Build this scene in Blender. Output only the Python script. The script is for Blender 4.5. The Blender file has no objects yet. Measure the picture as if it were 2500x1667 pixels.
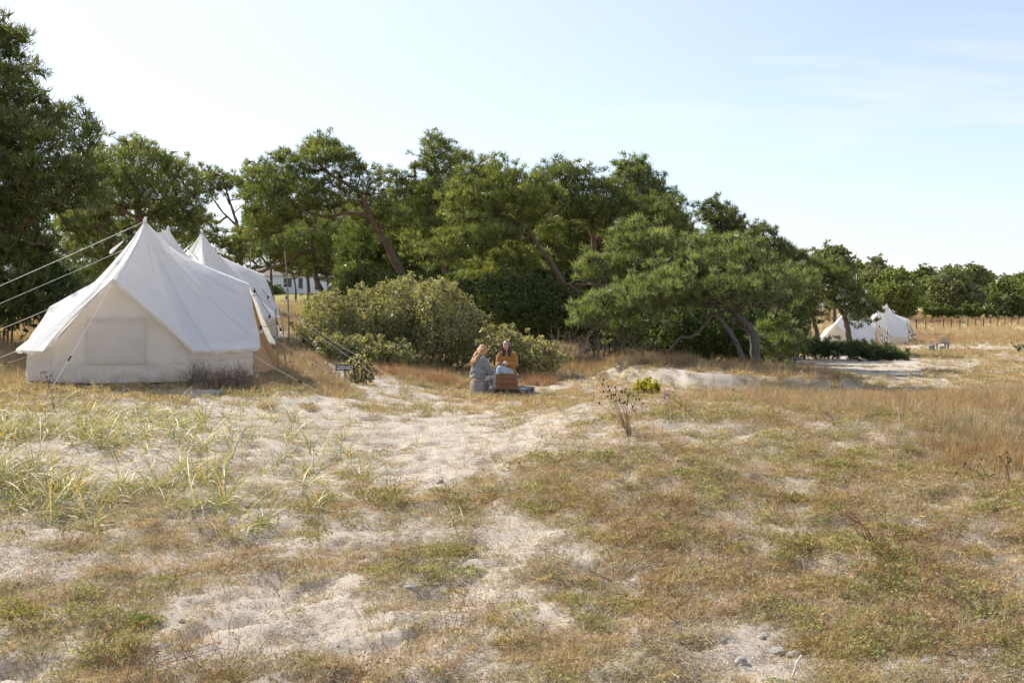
import bpy, bmesh, math, random
import numpy as np
from mathutils import Vector, Matrix, Euler, Quaternion

R = math.radians
sc = bpy.context.scene
C = sc.collection
rng = np.random.default_rng(11)
random.seed(11)

# ------------------------------------------------------------------ camera
F, HZ, CX, EYE = 2430.0, 760.0, 1250.0, 1.65      # focal length and horizon in photograph pixels, eye height in metres
cam_data = bpy.data.cameras.new('camera')
cam = bpy.data.objects.new('camera', cam_data)
C.objects.link(cam)
cam.location = (0, 0, EYE)
cam.rotation_euler = (R(90), 0, 0)
cam_data.sensor_width = 36
cam_data.lens = 36 * F / 2500
cam_data.shift_y = -(833.5 - HZ) / 2500
cam_data.clip_start = 0.05
cam_data.clip_end = 9000
sc.camera = cam

# ------------------------------------------------------------------ light
SUN_AZ, SUN_EL = -47.0, 38.0                       # degrees from +Y (negative: to the left), elevation
world = bpy.data.worlds.new('World')
sc.world = world
world.use_nodes = True
wt = world.node_tree
wt.nodes.clear()
def wn(t, **k):
    n = wt.nodes.new(t)
    for a, b in k.items():
        setattr(n, a, b)
    return n
def wl(a, b):
    wt.links.new(a, b)
w_out = wn('ShaderNodeOutputWorld')
w_bg = wn('ShaderNodeBackground')
w_bg.inputs['Strength'].default_value = 0.13
sky = wn('ShaderNodeTexSky', sky_type='NISHITA')
sky.sun_disc = False
sky.sun_elevation = R(SUN_EL)
sky.sun_rotation = R(SUN_AZ)
sky.air_density = 1.0
sky.dust_density = .4
sky.ozone_density = 3.0
w_co = wn('ShaderNodeTexCoord')
w_sep = wn('ShaderNodeSeparateXYZ')
wl(w_co.outputs['Generated'], w_sep.inputs[0])
def wmath(op, a, b=None, c=None):
    n = wn('ShaderNodeMath', operation=op)
    for i, v in enumerate((a, b, c)):
        if v is None:
            continue
        if isinstance(v, (int, float)):
            n.inputs[i].default_value = v
        else:
            wl(v, n.inputs[i])
    return n.outputs[0]
zc = wmath('MAXIMUM', w_sep.outputs[2], 0.0)
zden = wmath('ADD', zc, 0.16)
cx_ = wmath('DIVIDE', w_sep.outputs[0], zden)
cy_ = wmath('DIVIDE', w_sep.outputs[1], zden)
w_cmb = wn('ShaderNodeCombineXYZ')
wl(cx_, w_cmb.inputs[0]); wl(cy_, w_cmb.inputs[1])
# thin high cirrus, drawn out in one direction
w_map = wn('ShaderNodeMapping')
w_map.inputs['Rotation'].default_value = (0, 0, R(20))
w_map.inputs['Scale'].default_value = (0.42, 1.35, 1)
wl(w_cmb.outputs[0], w_map.inputs[0])
n1 = wn('ShaderNodeTexNoise')
n1.inputs['Scale'].default_value = 1.7
n1.inputs['Detail'].default_value = 9
n1.inputs['Roughness'].default_value = 0.55
n1.inputs['Distortion'].default_value = 0.5
wl(w_map.outputs[0], n1.inputs[0])
r1 = wn('ShaderNodeMapRange', interpolation_type='SMOOTHSTEP')
r1.inputs[1].default_value = 0.44
r1.inputs[2].default_value = 0.68
r1.inputs[3].default_value = 0.26
r1.inputs[4].default_value = 0.66
wl(n1.outputs[0], r1.inputs[0])
# low cumulus near the horizon
n2 = wn('ShaderNodeTexNoise')
n2.inputs['Scale'].default_value = 5.0
n2.inputs['Detail'].default_value = 10
n2.inputs['Roughness'].default_value = 0.56
w_map2 = wn('ShaderNodeMapping')
w_map2.inputs['Location'].default_value = (3.6, 0.4, 0)
w_map2.inputs['Scale'].default_value = (1, 1, 2.4)
wl(w_co.outputs['Generated'], w_map2.inputs[0])
wl(w_map2.outputs[0], n2.inputs[0])
r2 = wn('ShaderNodeMapRange', interpolation_type='SMOOTHSTEP')
r2.inputs[1].default_value = 0.44
r2.inputs[2].default_value = 0.57
wl(n2.outputs[0], r2.inputs[0])
lowband = wn('ShaderNodeMapRange', interpolation_type='SMOOTHSTEP')
lowband.inputs[1].default_value = 0.17
lowband.inputs[2].default_value = 0.06
wl(w_sep.outputs[2], lowband.inputs[0])
cum = wmath('MULTIPLY', r2.outputs[0], lowband.outputs[0])
cum = wmath('MULTIPLY', cum, 0.85)
cloud = wmath('MAXIMUM', r1.outputs[0], cum)
# cloud light: thin cloud scatters forward, so it is brighter round the sun
sdir = Vector((math.sin(R(SUN_AZ)) * math.cos(R(SUN_EL)), math.cos(R(SUN_AZ)) * math.cos(R(SUN_EL)), math.sin(R(SUN_EL))))
w_dot = wn('ShaderNodeVectorMath', operation='DOT_PRODUCT')
wl(w_co.outputs['Generated'], w_dot.inputs[0])
w_dot.inputs[1].default_value = sdir
d0 = wmath('MAXIMUM', w_dot.outputs['Value'], 0.0)
d1 = wmath('POWER', d0, 3.0)
fwd = wmath('MULTIPLY_ADD', d1, .35, 4.25)
fsel = wmath('MULTIPLY_ADD', wmath('POWER', d0, 2.0), 0.92, 0.08)
cover = wmath('MAXIMUM', cloud, fsel)
w_cc = wn('ShaderNodeVectorMath', operation='SCALE')
w_cc.inputs[0].default_value = (.98, 1.02, 1.07)
wl(fwd, w_cc.inputs['Scale'])
w_mix = wn('ShaderNodeMix', data_type='RGBA')
wl(cover, w_mix.inputs[0])
w_tint = wn('ShaderNodeVectorMath', operation='MULTIPLY')
wl(sky.outputs[0], w_tint.inputs[0])
w_tint.inputs[1].default_value = (1.05, .93, .97)
w_hz = wn('ShaderNodeMapRange', interpolation_type='SMOOTHSTEP')
w_hz.inputs[1].default_value = 0.0; w_hz.inputs[2].default_value = 0.16
w_hz.inputs[3].default_value = 0.76; w_hz.inputs[4].default_value = 1.0
wl(w_sep.outputs[2], w_hz.inputs[0])
w_tint2 = wn('ShaderNodeVectorMath', operation='SCALE')
wl(w_tint.outputs[0], w_tint2.inputs[0]); wl(w_hz.outputs[0], w_tint2.inputs['Scale'])
wl(w_tint2.outputs[0], w_mix.inputs[6])
wl(w_cc.outputs[0], w_mix.inputs[7])
wl(w_mix.outputs[2], w_bg.inputs[0])
wl(w_bg.outputs[0], w_out.inputs[0])

sun_data = bpy.data.lights.new('sun', 'SUN')
sun = bpy.data.objects.new('sun', sun_data)
C.objects.link(sun)
sun_data.energy = 5.0
sun_data.angle = R(0.55)
sun_data.color = (1.0, 0.94, 0.85)
sun.rotation_euler = sdir.to_track_quat('Z', 'Y').to_euler()
sun.location = (-30, 30, 40)

sc.view_settings.view_transform = 'Standard'
sc.view_settings.look = 'None'
sc.view_settings.gamma = 1
sc.view_settings.exposure = 0.82
sc.view_settings.use_curve_mapping = False
sc.render.engine = 'CYCLES'
sc.cycles.max_bounces = 4
sc.cycles.diffuse_bounces = 2
sc.cycles.transmission_bounces = 3
sc.cycles.transparent_max_bounces = 6
sc.cycles.use_denoising = True
sc.cycles.use_adaptive_sampling = True
sc.cycles.adaptive_threshold = .02
sc.cycles.sample_clamp_indirect = 6

# ------------------------------------------------------------------ helpers: pixels, noise
def P(px, py, Y):
    """photograph pixel + distance along the view axis -> world point"""
    return Vector(((px - CX) / F * Y, Y, EYE - (py - HZ) / F * Y))
def XP(px, Y):
    return (px - CX) / F * Y
def zoomer(x0, y0, s):
    return lambda pts: [(x0 + u / s, y0 + v / s) for u, v in pts]
Z1 = zoomer(0, 480, 3.015)
Z4 = zoomer(1900, 600, 3.92)
Z5 = zoomer(0, 0, 2.8)
Z6 = zoomer(560, 300, 2.614)
Z7 = zoomer(1000, 300, 2.376)
Z8 = zoomer(1380, 380, 2.704)
ZR = zoomer(2050, 560, 5.2267)
ZD = zoomer(0, 0, 0.9408)

def _hash(ix, iy, seed):
    h = (ix.astype(np.int64) * 374761393 + iy.astype(np.int64) * 668265263 + seed * 1442695041) & 0xFFFFFFFF
    h = ((h ^ (h >> 13)) * 1274126177) & 0xFFFFFFFF
    h = (h ^ (h >> 16)) & 0xFFFFFFFF
    return h / 4294967295.0
def vnoise(x, y, seed=0):
    x = np.asarray(x, float); y = np.asarray(y, float)
    ix = np.floor(x); iy = np.floor(y)
    fx = x - ix; fy = y - iy
    fx = fx * fx * (3 - 2 * fx); fy = fy * fy * (3 - 2 * fy)
    a = _hash(ix, iy, seed); b = _hash(ix + 1, iy, seed)
    c = _hash(ix, iy + 1, seed); d = _hash(ix + 1, iy + 1, seed)
    return (a + (b - a) * fx) * (1 - fy) + (c + (d - c) * fx) * fy
def fbm(x, y, seed=0, o=4):
    x = np.asarray(x, float); y = np.asarray(y, float)
    s = 0; a = 0.5; t = 0
    for i in range(o):
        s = s + a * vnoise(x * 1.03 + i * 17.3, y * 0.97 + i * 9.1, seed + i); t += a
        ca, sa = 0.8, 0.6
        x, y = (x * ca - y * sa) * 2.03, (x * sa + y * ca) * 2.03
        a *= 0.5
    return s / t

def tps_fit(u, v, w, lam):
    n = len(u)
    d2 = (u[:, None] - u[None]) ** 2 + (v[:, None] - v[None]) ** 2
    K = 0.5 * d2 * np.log(d2 + 1e-12) + lam * np.eye(n)
    A = np.zeros((n + 3, n + 3))
    A[:n, :n] = K
    Q = np.stack([np.ones(n), u, v], 1)
    A[:n, n:] = Q; A[n:, :n] = Q.T
    return np.linalg.solve(A, np.concatenate([w, np.zeros(3)]))
def tps_eval(co, u0, v0, u, v):
    out = np.zeros(len(u))
    for i0 in range(0, len(u), 40000):
        uu, vv = u[i0:i0 + 40000], v[i0:i0 + 40000]
        d2 = (uu[:, None] - u0[None]) ** 2 + (vv[:, None] - v0[None]) ** 2
        out[i0:i0 + 40000] = (0.5 * d2 * np.log(d2 + 1e-12)) @ co[:-3] + co[-3] + co[-2] * uu + co[-1] * vv
    return out

# ------------------------------------------------------------------ the lie of the land
GROUND_CTRL = []
def gc(px, *pairs):
    for Y, z in pairs:
        GROUND_CTRL.append((px, Y, z))
gc(-900, (3, -.02), (6, .05), (12, .2), (20, .4), (30, .9), (60, 2), (140, 4.4), (400, 6))
gc(-100, (3, 0), (4.4, 0), (7.2, .05), (10.5, .2), (14, .30), (17, .36), (20, .38), (23, .45), (30, .85), (60, 2.0), (140, 4.6), (400, 6))
gc(300, (4.4, 0), (7.2, .05), (10.5, .18), (14, .28), (17, .35), (20, .37), (23, .42), (27, .6), (32, .85), (60, 1.9), (115, 2.8), (140, 4.2), (400, 6))
gc(620, (4.4, 0), (7.2, .05), (10.5, .15), (14, .22), (17, .30), (20, .32), (23, .36), (29, .7), (36, 1.0), (60, 1.8), (115, 2.7), (140, 4.2), (400, 6))
gc(840, (3, 0), (4.4, 0), (8, .05), (11, .1), (14, .12), (18, .10), (22, .03), (26, .08), (32, .35), (42, .9), (60, 1.6), (115, 2.7), (140, 4.1), (400, 6))
gc(1200, (4.4, 0), (7, .05), (10, .15), (13, .15), (16, 0), (20, -.25), (24.3, -.37), (27, -.32), (32, -.05), (40, .3), (60, 1.2), (115, 2.5), (400, 5))
gc(1500, (3, 0), (4.4, 0), (7, .12), (10, .40), (12.5, .52), (15, .3), (19, -.1), (24, -.3), (28, -.2), (34, -.05), (45, .2), (60, .6), (115, 1.5), (400, 4))
gc(1850, (4.4, 0), (7, .15), (10, .40), (12.5, .46), (14.5, .30), (19, -.25), (24, -.40), (28, -.36), (31, -.36), (36, -.45), (42, -.62), (60, -.85), (76, -1), (115, -.4), (200, 1), (400, 3))
gc(2150, (3, 0), (4.4, 0), (7, .15), (10, .38), (13, .42), (15.5, .2), (20, -.35), (24, -.47), (30, -.58), (42, -.77), (60, -.92), (76, -1), (100, -.85), (150, -.3), (220, 1.0), (400, 3))
gc(2450, (4.4, 0), (7, .15), (10, .35), (14, .4), (17, .2), (20, -.2), (26, -.5), (42, -.77), (76, -.97), (110, -.75), (160, -.26), (220, 1.0), (400, 3))
gc(3400, (3, 0), (6, .1), (12, .3), (20, .0), (42, -.6), (76, -.9), (160, -.2), (400, 2))
_g = np.array(GROUND_CTRL)
_gx = (_g[:, 0] - CX) / F * _g[:, 1]; _gy = _g[:, 1]; _gz = _g[:, 2]
_extra = []
for a in range(60, 301, 30):
    for rr in (3, 12, 50, 400):
        _extra.append((rr * math.sin(R(a)), rr * math.cos(R(a)), -0.05 if rr < 100 else 1.0))
for a in range(0, 360, 30):
    _extra.append((4000 * math.sin(R(a)), 4000 * math.cos(R(a)), 4.0))
_extra.append((0, 0.5, 0)); _extra.append((0.4, -0.3, 0)); _extra.append((-0.4, -0.3, 0))
_e = np.array(_extra)
_gx = np.concatenate([_gx, _e[:, 0]]); _gy = np.concatenate([_gy, _e[:, 1]]); _gz = np.concatenate([_gz, _e[:, 2]])
def uv_of(x, y):
    """log-polar plane that keeps near and far control points evenly spread"""
    r = np.hypot(x, y) + 1.0
    th = np.arctan2(x, y)
    rho = np.log(r)
    return rho * np.sin(th), rho * np.cos(th)
_gu, _gv = uv_of(_gx, _gy)
_gco = tps_fit(_gu, _gv, _gz, 0.0008)

def base_z(x, y):
    u, v = uv_of(x, y)
    return tps_eval(_gco, _gu, _gv, u, v)

# how much grows where: (display x, display y, cover) read off the photograph, carried to the ground
COVER = []
def cv(y, *pairs):
    for x, c in pairs:
        COVER.append((x / .9408, y / .9408, c))
cv(930, (100, .6), (300, .4), (500, .08), (700, .08), (900, .25), (1000, .3), (1150, .4))
cv(1000, (50, .5), (200, .2), (400, .2), (600, .25), (800, .08), (1000, .08), (1200, .3), (1350, .6), (1500, .75), (1800, .9), (2200, 1))
cv(1080, (100, .45), (300, .25), (500, .25), (700, .15), (900, .06), (1050, .12), (1150, .55), (1300, .75), (1600, .9), (2000, .85), (2300, 1))
cv(1150, (100, .5), (300, .5), (600, .35), (750, .5), (900, .72), (1100, .78), (1300, .85), (1600, .9), (2000, .9), (2300, .95))
cv(1230, (100, .6), (300, .75), (500, .8), (700, .5), (850, .2), (1000, .35), (1150, .35), (1300, .65), (1500, .8), (1800, .75), (2200, .85))
cv(1300, (50, .35), (200, .75), (500, .85), (700, .75), (900, .8), (1000, .72), (1150, .35), (1300, .65), (1500, .75), (2000, .85), (2300, .8))
cv(1370, (100, .85), (300, .8), (480, .35), (650, .4), (800, .3), (950, .2), (1100, .3), (1250, .65), (1500, .75), (1800, .8), (2200, .7))
cv(1450, (200, .65), (400, .4), (600, .2), (750, .25), (900, .35), (1100, .4), (1250, .65), (1500, .7), (1700, .35), (1800, .4), (2000, .8), (2300, .85))
cv(1530, (100, .4), (300, .5), (500, .45), (700, .3), (900, .4), (1100, .45), (1300, .65), (1500, .5), (1700, .3), (2000, .6), (2300, .6))
EXTRA_COVER = [(860, 24, .05), (930, 23.5, .1), (1000, 20, .3), (1080, 18.5, .3), (1200, 23.5, .9), (1230, 27, .9), (1330, 25.5, .55), (1400, 27, .35), (1480, 27, .6), (1640, 24.5, .5), (1740, 25.5, .6),
               (1850, 29, .95), (2000, 31, .9), (2020, 43, .0), (2100, 46, .02), (2200, 47, .05), (2350, 48, .3), (2150, 38, .1), (2250, 34, .4), (2400, 36, .85), (2300, 55, .9), (2450, 45, .7), (2080, 33, .5),
               (2300, 70, .7), (2350, 90, 1.2), (2450, 140, 1.2), (2200, 100, 1.2), (1600, 30, 1.1), (1450, 31, 1.1), (1000, 28, 1.2), (700, 24, 1.0), (660, 20.5, .95), (300, 25, 1.0),
               (40, 17.6, 1.0), (200, 16.6, .8), (400, 16.4, .6), (600, 17, .8), (0, 22, 1.1), (700, 50, 1.2), (700, 120, 1.2), (300, 60, 1.2), (1300, 45, 1.2), (1800, 60, 1.2), (760, 19, .8), (800, 21, .9)]

_yy = np.exp(np.linspace(math.log(3.2), math.log(300), 900))
def ground_at(px, py):
    """first point where the view ray through a photograph pixel meets the land"""
    x = (px - CX) / F * _yy
    z = EYE - (py - HZ) / F * _yy
    g = base_z(x, _yy)
    k = np.nonzero(z <= g)[0]
    i = int(k[0]) if len(k) else len(_yy) - 1
    if i > 0:
        a = z[i - 1] - g[i - 1]; b = z[i] - g[i]
        t = a / (a - b + 1e-9)
        Y = _yy[i - 1] + t * (_yy[i] - _yy[i - 1])
    else:
        Y = _yy[0]
    return Vector(((px - CX) / F * Y, Y, float(base_z(np.array([(px - CX) / F * Y]), np.array([Y]))[0])))
_cp = [(*ground_at(a, b)[:2], c) for a, b, c in COVER] + [(XP(a, Y), Y, c) for a, Y, c in EXTRA_COVER]
_cp += [(rr * math.sin(R(a)), rr * math.cos(R(a)), .7 if rr < 20 else 1.1) for a in list(range(-180, 180, 30)) for rr in (2.5, 20, 400) if abs(a) > 35 or rr == 400]
_cp = np.array(_cp)
_cu, _cv = uv_of(_cp[:, 0], _cp[:, 1])
def cover_at(x, y):
    """0 bare sand .. 1 closed turf; Shepard weights in the log-polar plane, broken up with noise"""
    u, v = uv_of(x, y)
    out = np.zeros(len(u))
    for i0 in range(0, len(u), 40000):
        d2 = (u[i0:i0 + 40000, None] - _cu[None]) ** 2 + (v[i0:i0 + 40000, None] - _cv[None]) ** 2
        w = 1 / (d2 + 4e-4) ** 2
        out[i0:i0 + 40000] = (w @ _cp[:, 2]) / w.sum(1)
    n = fbm(x * 1.3, y * 1.3, 5, 4) * .45 + fbm(x * 4.6, y * 4.6, 8, 3) * .55
    n2 = fbm(x * 15, y * 15, 28, 2)
    return np.clip(.01 + out * .78 + (n - .5) * 1.35 + (n2 - .5) * 1.3 - .03, 0, 1.2)

def detail_z(x, y, cov):
    r = np.hypot(x, y)
    fade = np.clip(1.25 - r / 70, 0, 1)
    s = np.clip(1 - cov, 0, 1)
    h = (fbm(x * .55, y * .55, 21, 3) - .5) * .16
    h += (fbm(x * 2.1, y * 2.1, 31, 3) - .5) * .075
    foot = vnoise(x * 4.3, y * 4.3, 41)
    h -= np.clip(.42 - foot, 0, 1) * .19 * s
    h += (fbm(x * 9, y * 9, 51, 2) - .5) * .03
    near = np.clip(1.0 - r / 16, 0, 1)
    h += (fbm(x * 26, y * 26, 61, 2) - .5) * .024 * near
    h += np.clip(cov - .35, 0, .6) * .035
    # the dune the twisted pine stands on, with a steep bank
    dd = np.sqrt(((x - 6.3) / 3.55) ** 2 + ((y - 28.6) / 3.3) ** 2) + (fbm(x * .8, y * .8, 77, 3) - .5) * .22
    w = np.clip((1.08 - dd) / .2, 0, 1)
    h += w * w * (3 - 2 * w) * .40 * np.clip((y - 23) / 2, 0, 1)
    return h * fade
# flat stands where people camp
FLATS = [(-7.13, 20.0, 2.75, .34), (-.45, 24.4, 1.5, -.37), (0.15, 24.6, 1.2, -.37)]
def ground_z(x, y):
    x = np.atleast_1d(np.asarray(x, float)); y = np.atleast_1d(np.asarray(y, float))
    z = base_z(x, y) + detail_z(x, y, cover_at(x, y))
    for fx, fy, fr, fz in FLATS:
        d = np.hypot(x - fx, y - fy)
        w = np.clip((fr * 1.45 - d) / (fr * .45), 0, 1)
        w = w * w * (3 - 2 * w) * .93
        z = z * (1 - w) + fz * w
    return z
def gz(x, y):
    return float(ground_z([x], [y])[0])
def on_ground(px, py):
    p = ground_at(px, py)
    p.z = gz(p.x, p.y)
    return p

# ------------------------------------------------------------------ helpers: materials
def mat(name):
    m = bpy.data.materials.new(name)
    m.use_nodes = True
    return m, m.node_tree, m.node_tree.nodes['Principled BSDF']
def nnode(nt, t, **k):
    n = nt.nodes.new(t)
    for a, b in k.items():
        setattr(n, a, b)
    return n
def ramp(nt, src, stops):
    n = nt.nodes.new('ShaderNodeValToRGB')
    e = n.color_ramp.elements
    e[0].position, e[0].color = stops[0][0], (*stops[0][1], 1)
    e[1].position, e[1].color = stops[-1][0], (*stops[-1][1], 1)
    for p, c in stops[1:-1]:
        x = e.new(p); x.color = (*c, 1)
    if src is not None:
        nt.links.new(src, n.inputs[0])
    return n.outputs[0]
def noise(nt, scale, detail=4, rough=.55, vec=None, dist=0):
    n = nt.nodes.new('ShaderNodeTexNoise')
    n.inputs['Scale'].default_value = scale
    n.inputs['Detail'].default_value = detail
    n.inputs['Roughness'].default_value = rough
    n.inputs['Distortion'].default_value = dist
    if vec is not None:
        nt.links.new(vec, n.inputs[0])
    return n.outputs[0]
def objco(nt, scale=(1, 1, 1)):
    t = nt.nodes.new('ShaderNodeTexCoord')
    m = nt.nodes.new('ShaderNodeMapping')
    m.inputs['Scale'].default_value = scale
    nt.links.new(t.outputs['Object'], m.inputs[0])
    return m.outputs[0]
def mixc(nt, f, a, b, blend='MIX'):
    n = nt.nodes.new('ShaderNodeMix')
    n.data_type = 'RGBA'; n.blend_type = blend
    for i, v in ((0, f), (6, a), (7, b)):
        if isinstance(v, (int, float)):
            n.inputs[i].default_value = v
        elif isinstance(v, tuple):
            n.inputs[i].default_value = (*v, 1)
        else:
            nt.links.new(v, n.inputs[i])
    return n.outputs[2]
def attr(nt, name, typ='GEOMETRY', out='Fac'):
    n = nt.nodes.new('ShaderNodeAttribute')
    n.attribute_name = name; n.attribute_type = typ
    return n.outputs[out]
def bump(nt, bsdf, h, strength=.4, dist=.01):
    b = nt.nodes.new('ShaderNodeBump')
    b.inputs['Strength'].default_value = strength
    b.inputs['Distance'].default_value = dist
    nt.links.new(h, b.inputs['Height'])
    nt.links.new(b.outputs[0], bsdf.inputs['Normal'])
def simple(name, col, rough=.7, var=.25, scale=8, bmp=0, metal=0, stretch=(1, 1, 1)):
    m, nt, b = mat(name)
    n = noise(nt, scale, 5, .6, objco(nt, stretch))
    lo = tuple(c * (1 - var) for c in col); hi = tuple(min(1, c * (1 + var)) for c in col)
    nt.links.new(ramp(nt, n, [(.3, lo), (.7, hi)]), b.inputs['Base Color'])
    b.inputs['Roughness'].default_value = rough
    b.inputs['Metallic'].default_value = metal
    b.inputs['Specular IOR Level'].default_value = .3
    if bmp:
        bump(nt, b, n, bmp, .01)
    return m
def leafy(name, stops, trans=.35, rough=.6, tint=None, spec=.3, tcol=(.9, 1.0, .35)):
    """thin leaf: diffuse front plus light let through from behind; colour from the 'tone' of each leaf"""
    m, nt, b = mat(name)
    out = nt.nodes['Material Output']
    t = attr(nt, 'tone')
    col = ramp(nt, t, stops)
    if tint:
        col = mixc(nt, 1.0, col, attr(nt, tint, 'INSTANCER', 'Color'), 'MULTIPLY')
    nt.links.new(col, b.inputs['Base Color'])
    b.inputs['Roughness'].default_value = rough
    b.inputs['Specular IOR Level'].default_value = spec
    tr = nt.nodes.new('ShaderNodeBsdfTranslucent')
    nt.links.new(mixc(nt, 1.0, col, tcol, 'MULTIPLY'), tr.inputs[0])
    ad = nt.nodes.new('ShaderNodeMixShader')
    ad.inputs[0].default_value = trans
    nt.links.new(b.outputs[0], ad.inputs[1]); nt.links.new(tr.outputs[0], ad.inputs[2])
    nt.links.new(ad.outputs[0], out.inputs[0])
    return m

# ------------------------------------------------------------------ helpers: objects
def link(o, parent=None):
    C.objects.link(o)
    if parent is not None:
        o.parent = parent
    return o
def tag(o, label=None, cat=None, group=None, kind=None):
    for k, v in (('label', label), ('category', cat), ('group', group), ('kind', kind)):
        if v:
            o[k] = v
    return o
def empty(name, loc=(0, 0, 0), rz=0, label=None, cat=None, group=None):
    o = bpy.data.objects.new(name, None)
    o.empty_display_size = .2
    o.location = loc; o.rotation_euler = (0, 0, rz)
    C.objects.link(o)
    return tag(o, label, cat, group)
def np_mesh(name, verts, faces, tones=None, smooth=False):
    """fast mesh: verts (n,3), faces (m,k) of one size k"""
    me = bpy.data.meshes.new(name)
    verts = np.asarray(verts, np.float32); faces = np.asarray(faces, np.int32)
    me.vertices.add(len(verts)); me.vertices.foreach_set('co', verts.ravel())
    k = faces.shape[1]
    me.loops.add(faces.size); me.loops.foreach_set('vertex_index', faces.ravel())
    me.polygons.add(len(faces))
    me.polygons.foreach_set('loop_start', np.arange(0, faces.size, k, dtype=np.int32))
    me.polygons.foreach_set('loop_total', np.full(len(faces), k, np.int32))
    if smooth:
        me.polygons.foreach_set('use_smooth', np.ones(len(faces), bool))
    if tones is not None:
        for an, av in (tones if isinstance(tones, dict) else {'tone': tones}).items():
            a = me.attributes.new(an, 'FLOAT', 'POINT')
            a.data.foreach_set('value', np.asarray(av, np.float32))
    me.update(calc_edges=True)
    return me
def obj(name, me, m, parent=None):
    o = bpy.data.objects.new(name, me)
    if m is not None:
        me.materials.clear()
        me.materials.append(m)
    return link(o, parent)
class MB:
    """collects simple shapes for ONE mesh object"""
    def __init__(s):
        s.bm = bmesh.new()
    def box(s, c, size, rot=None, bevel=0):
        bm = bmesh.new()
        bmesh.ops.create_cube(bm, size=1)
        for v in bm.verts:
            v.co = Vector((v.co.x * size[0], v.co.y * size[1], v.co.z * size[2]))
        if bevel:
            bmesh.ops.bevel(bm, geom=bm.edges[:], offset=bevel, segments=1, affect='EDGES')
        M = Matrix.Translation(Vector(c)) @ ((rot if isinstance(rot, Matrix) else Euler(rot).to_matrix().to_4x4()) if rot is not None else Matrix())
        bm.transform(M)
        s._merge(bm)
        return s
    def _merge(s, bm):
        me = bpy.data.meshes.new('tmp'); bm.to_mesh(me); bm.free()
        s.bm.from_mesh(me); bpy.data.meshes.remove(me)
    def tube(s, pts, radii, sides=6, cap=True):
        pts = [Vector(p) for p in pts]
        if isinstance(radii, (int, float)):
            radii = [radii] * len(pts)
        rings = []
        prev = None
        for i, p in enumerate(pts):
            t = (pts[min(i + 1, len(pts) - 1)] - pts[max(i - 1, 0)]).normalized()
            a = t.orthogonal().normalized() if prev is None else (prev - t * prev.dot(t)).normalized()
            prev = a
            b = t.cross(a)
            rings.append([s.bm.verts.new(p + (a * math.cos(2 * math.pi * j / sides) + b * math.sin(2 * math.pi * j / sides)) * radii[i]) for j in range(sides)])
        for q, w in zip(rings, rings[1:]):
            for j in range(sides):
                f = s.bm.faces.new((q[j], q[(j + 1) % sides], w[(j + 1) % sides], w[j])); f.smooth = True
        if cap:
            s.bm.faces.new(rings[0][::-1]); s.bm.faces.new(rings[-1])
        return s
    def ball(s, c, r, sub=2, scale=(1, 1, 1)):
        bm = bmesh.new()
        bmesh.ops.create_icosphere(bm, subdivisions=sub, radius=r)
        for v in bm.verts:
            v.co = Vector((v.co.x * scale[0], v.co.y * scale[1], v.co.z * scale[2])) + Vector(c)
        for f in bm.faces:
            f.smooth = True
        s._merge(bm)
        return s
    def poly(s, pts):
        s.bm.faces.new([s.bm.verts.new(Vector(p)) for p in pts])
        return s
    def build(s, name, m, parent=None):
        me = bpy.data.meshes.new(name)
        bmesh.ops.recalc_face_normals(s.bm, faces=s.bm.faces[:])
        s.bm.to_mesh(me); s.bm.free()
        return obj(name, me, m, parent)
# ------------------------------------------------------------------ ground sheet
def ground_material():
    m, nt, b = mat('sandy_turf')
    co = objco(nt)
    cov = attr(nt, 'cover')
    nf = noise(nt, 46, 8, .72, co)
    nm = noise(nt, 6.5, 5, .6, co)
    grain = noise(nt, 420, 3, .7, co)
    sand = ramp(nt, nm, [(.25, (.325, .275, .225)), (.5, (.39, .335, .28)), (.75, (.45, .395, .335))])
    sand = mixc(nt, .35, sand, ramp(nt, grain, [(.3, (.22, .18, .14)), (.5, (.44, .385, .32)), (.72, (.58, .53, .46))]))
    turf = ramp(nt, nf, [(.25, (.17, .13, .085)), (.45, (.29, .24, .16)), (.6, (.37, .31, .21)), (.78, (.48, .42, .32))])
    turf2 = ramp(nt, noise(nt, 2.2, 4, .6, co), [(.35, (.27, .21, .135)), (.55, (.27, .24, .135)), (.7, (.37, .31, .205))])
    turf = mixc(nt, .45, turf, turf2)
    # litter breaks the edge between sand and turf
    a = nt.nodes.new('ShaderNodeMath'); a.operation = 'MULTIPLY_ADD'
    nt.links.new(nf, a.inputs[0]); a.inputs[1].default_value = 1.1
    nt.links.new(cov, a.inputs[2])
    r = nt.nodes.new('ShaderNodeMapRange'); r.interpolation_type = 'SMOOTHSTEP'
    r.inputs[1].default_value = .98; r.inputs[2].default_value = 1.26
    nt.links.new(a.outputs[0], r.inputs[0])
    # far meadow: straw coloured
    far = attr(nt, 'meadow')
    mead = ramp(nt, noise(nt, .35, 5, .6, objco(nt, (1, .35, 1))), [(.3, (.30, .205, .10)), (.5, (.37, .28, .15)), (.7, (.43, .35, .21))])
    turf = mixc(nt, far, turf, mead)
    lawn = attr(nt, 'lawn')
    turf = mixc(nt, lawn, turf, ramp(nt, noise(nt, .5, 4, .6, co), [(.3, (.20, .20, .06)), (.7, (.30, .26, .09))]))
    nt.links.new(mixc(nt, r.outputs[0], sand, turf), b.inputs['Base Color'])
    b.inputs['Roughness'].default_value = .95
    b.inputs['Specular IOR Level'].default_value = .08
    h = nt.nodes.new('ShaderNodeMath'); h.operation = 'ADD'
    nt.links.new(nf, h.inputs[0])
    nt.links.new(noise(nt, 150, 3, .6, co), h.inputs[1])
    bump(nt, b, h.outputs[0], .55, .012)
    return m
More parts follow.
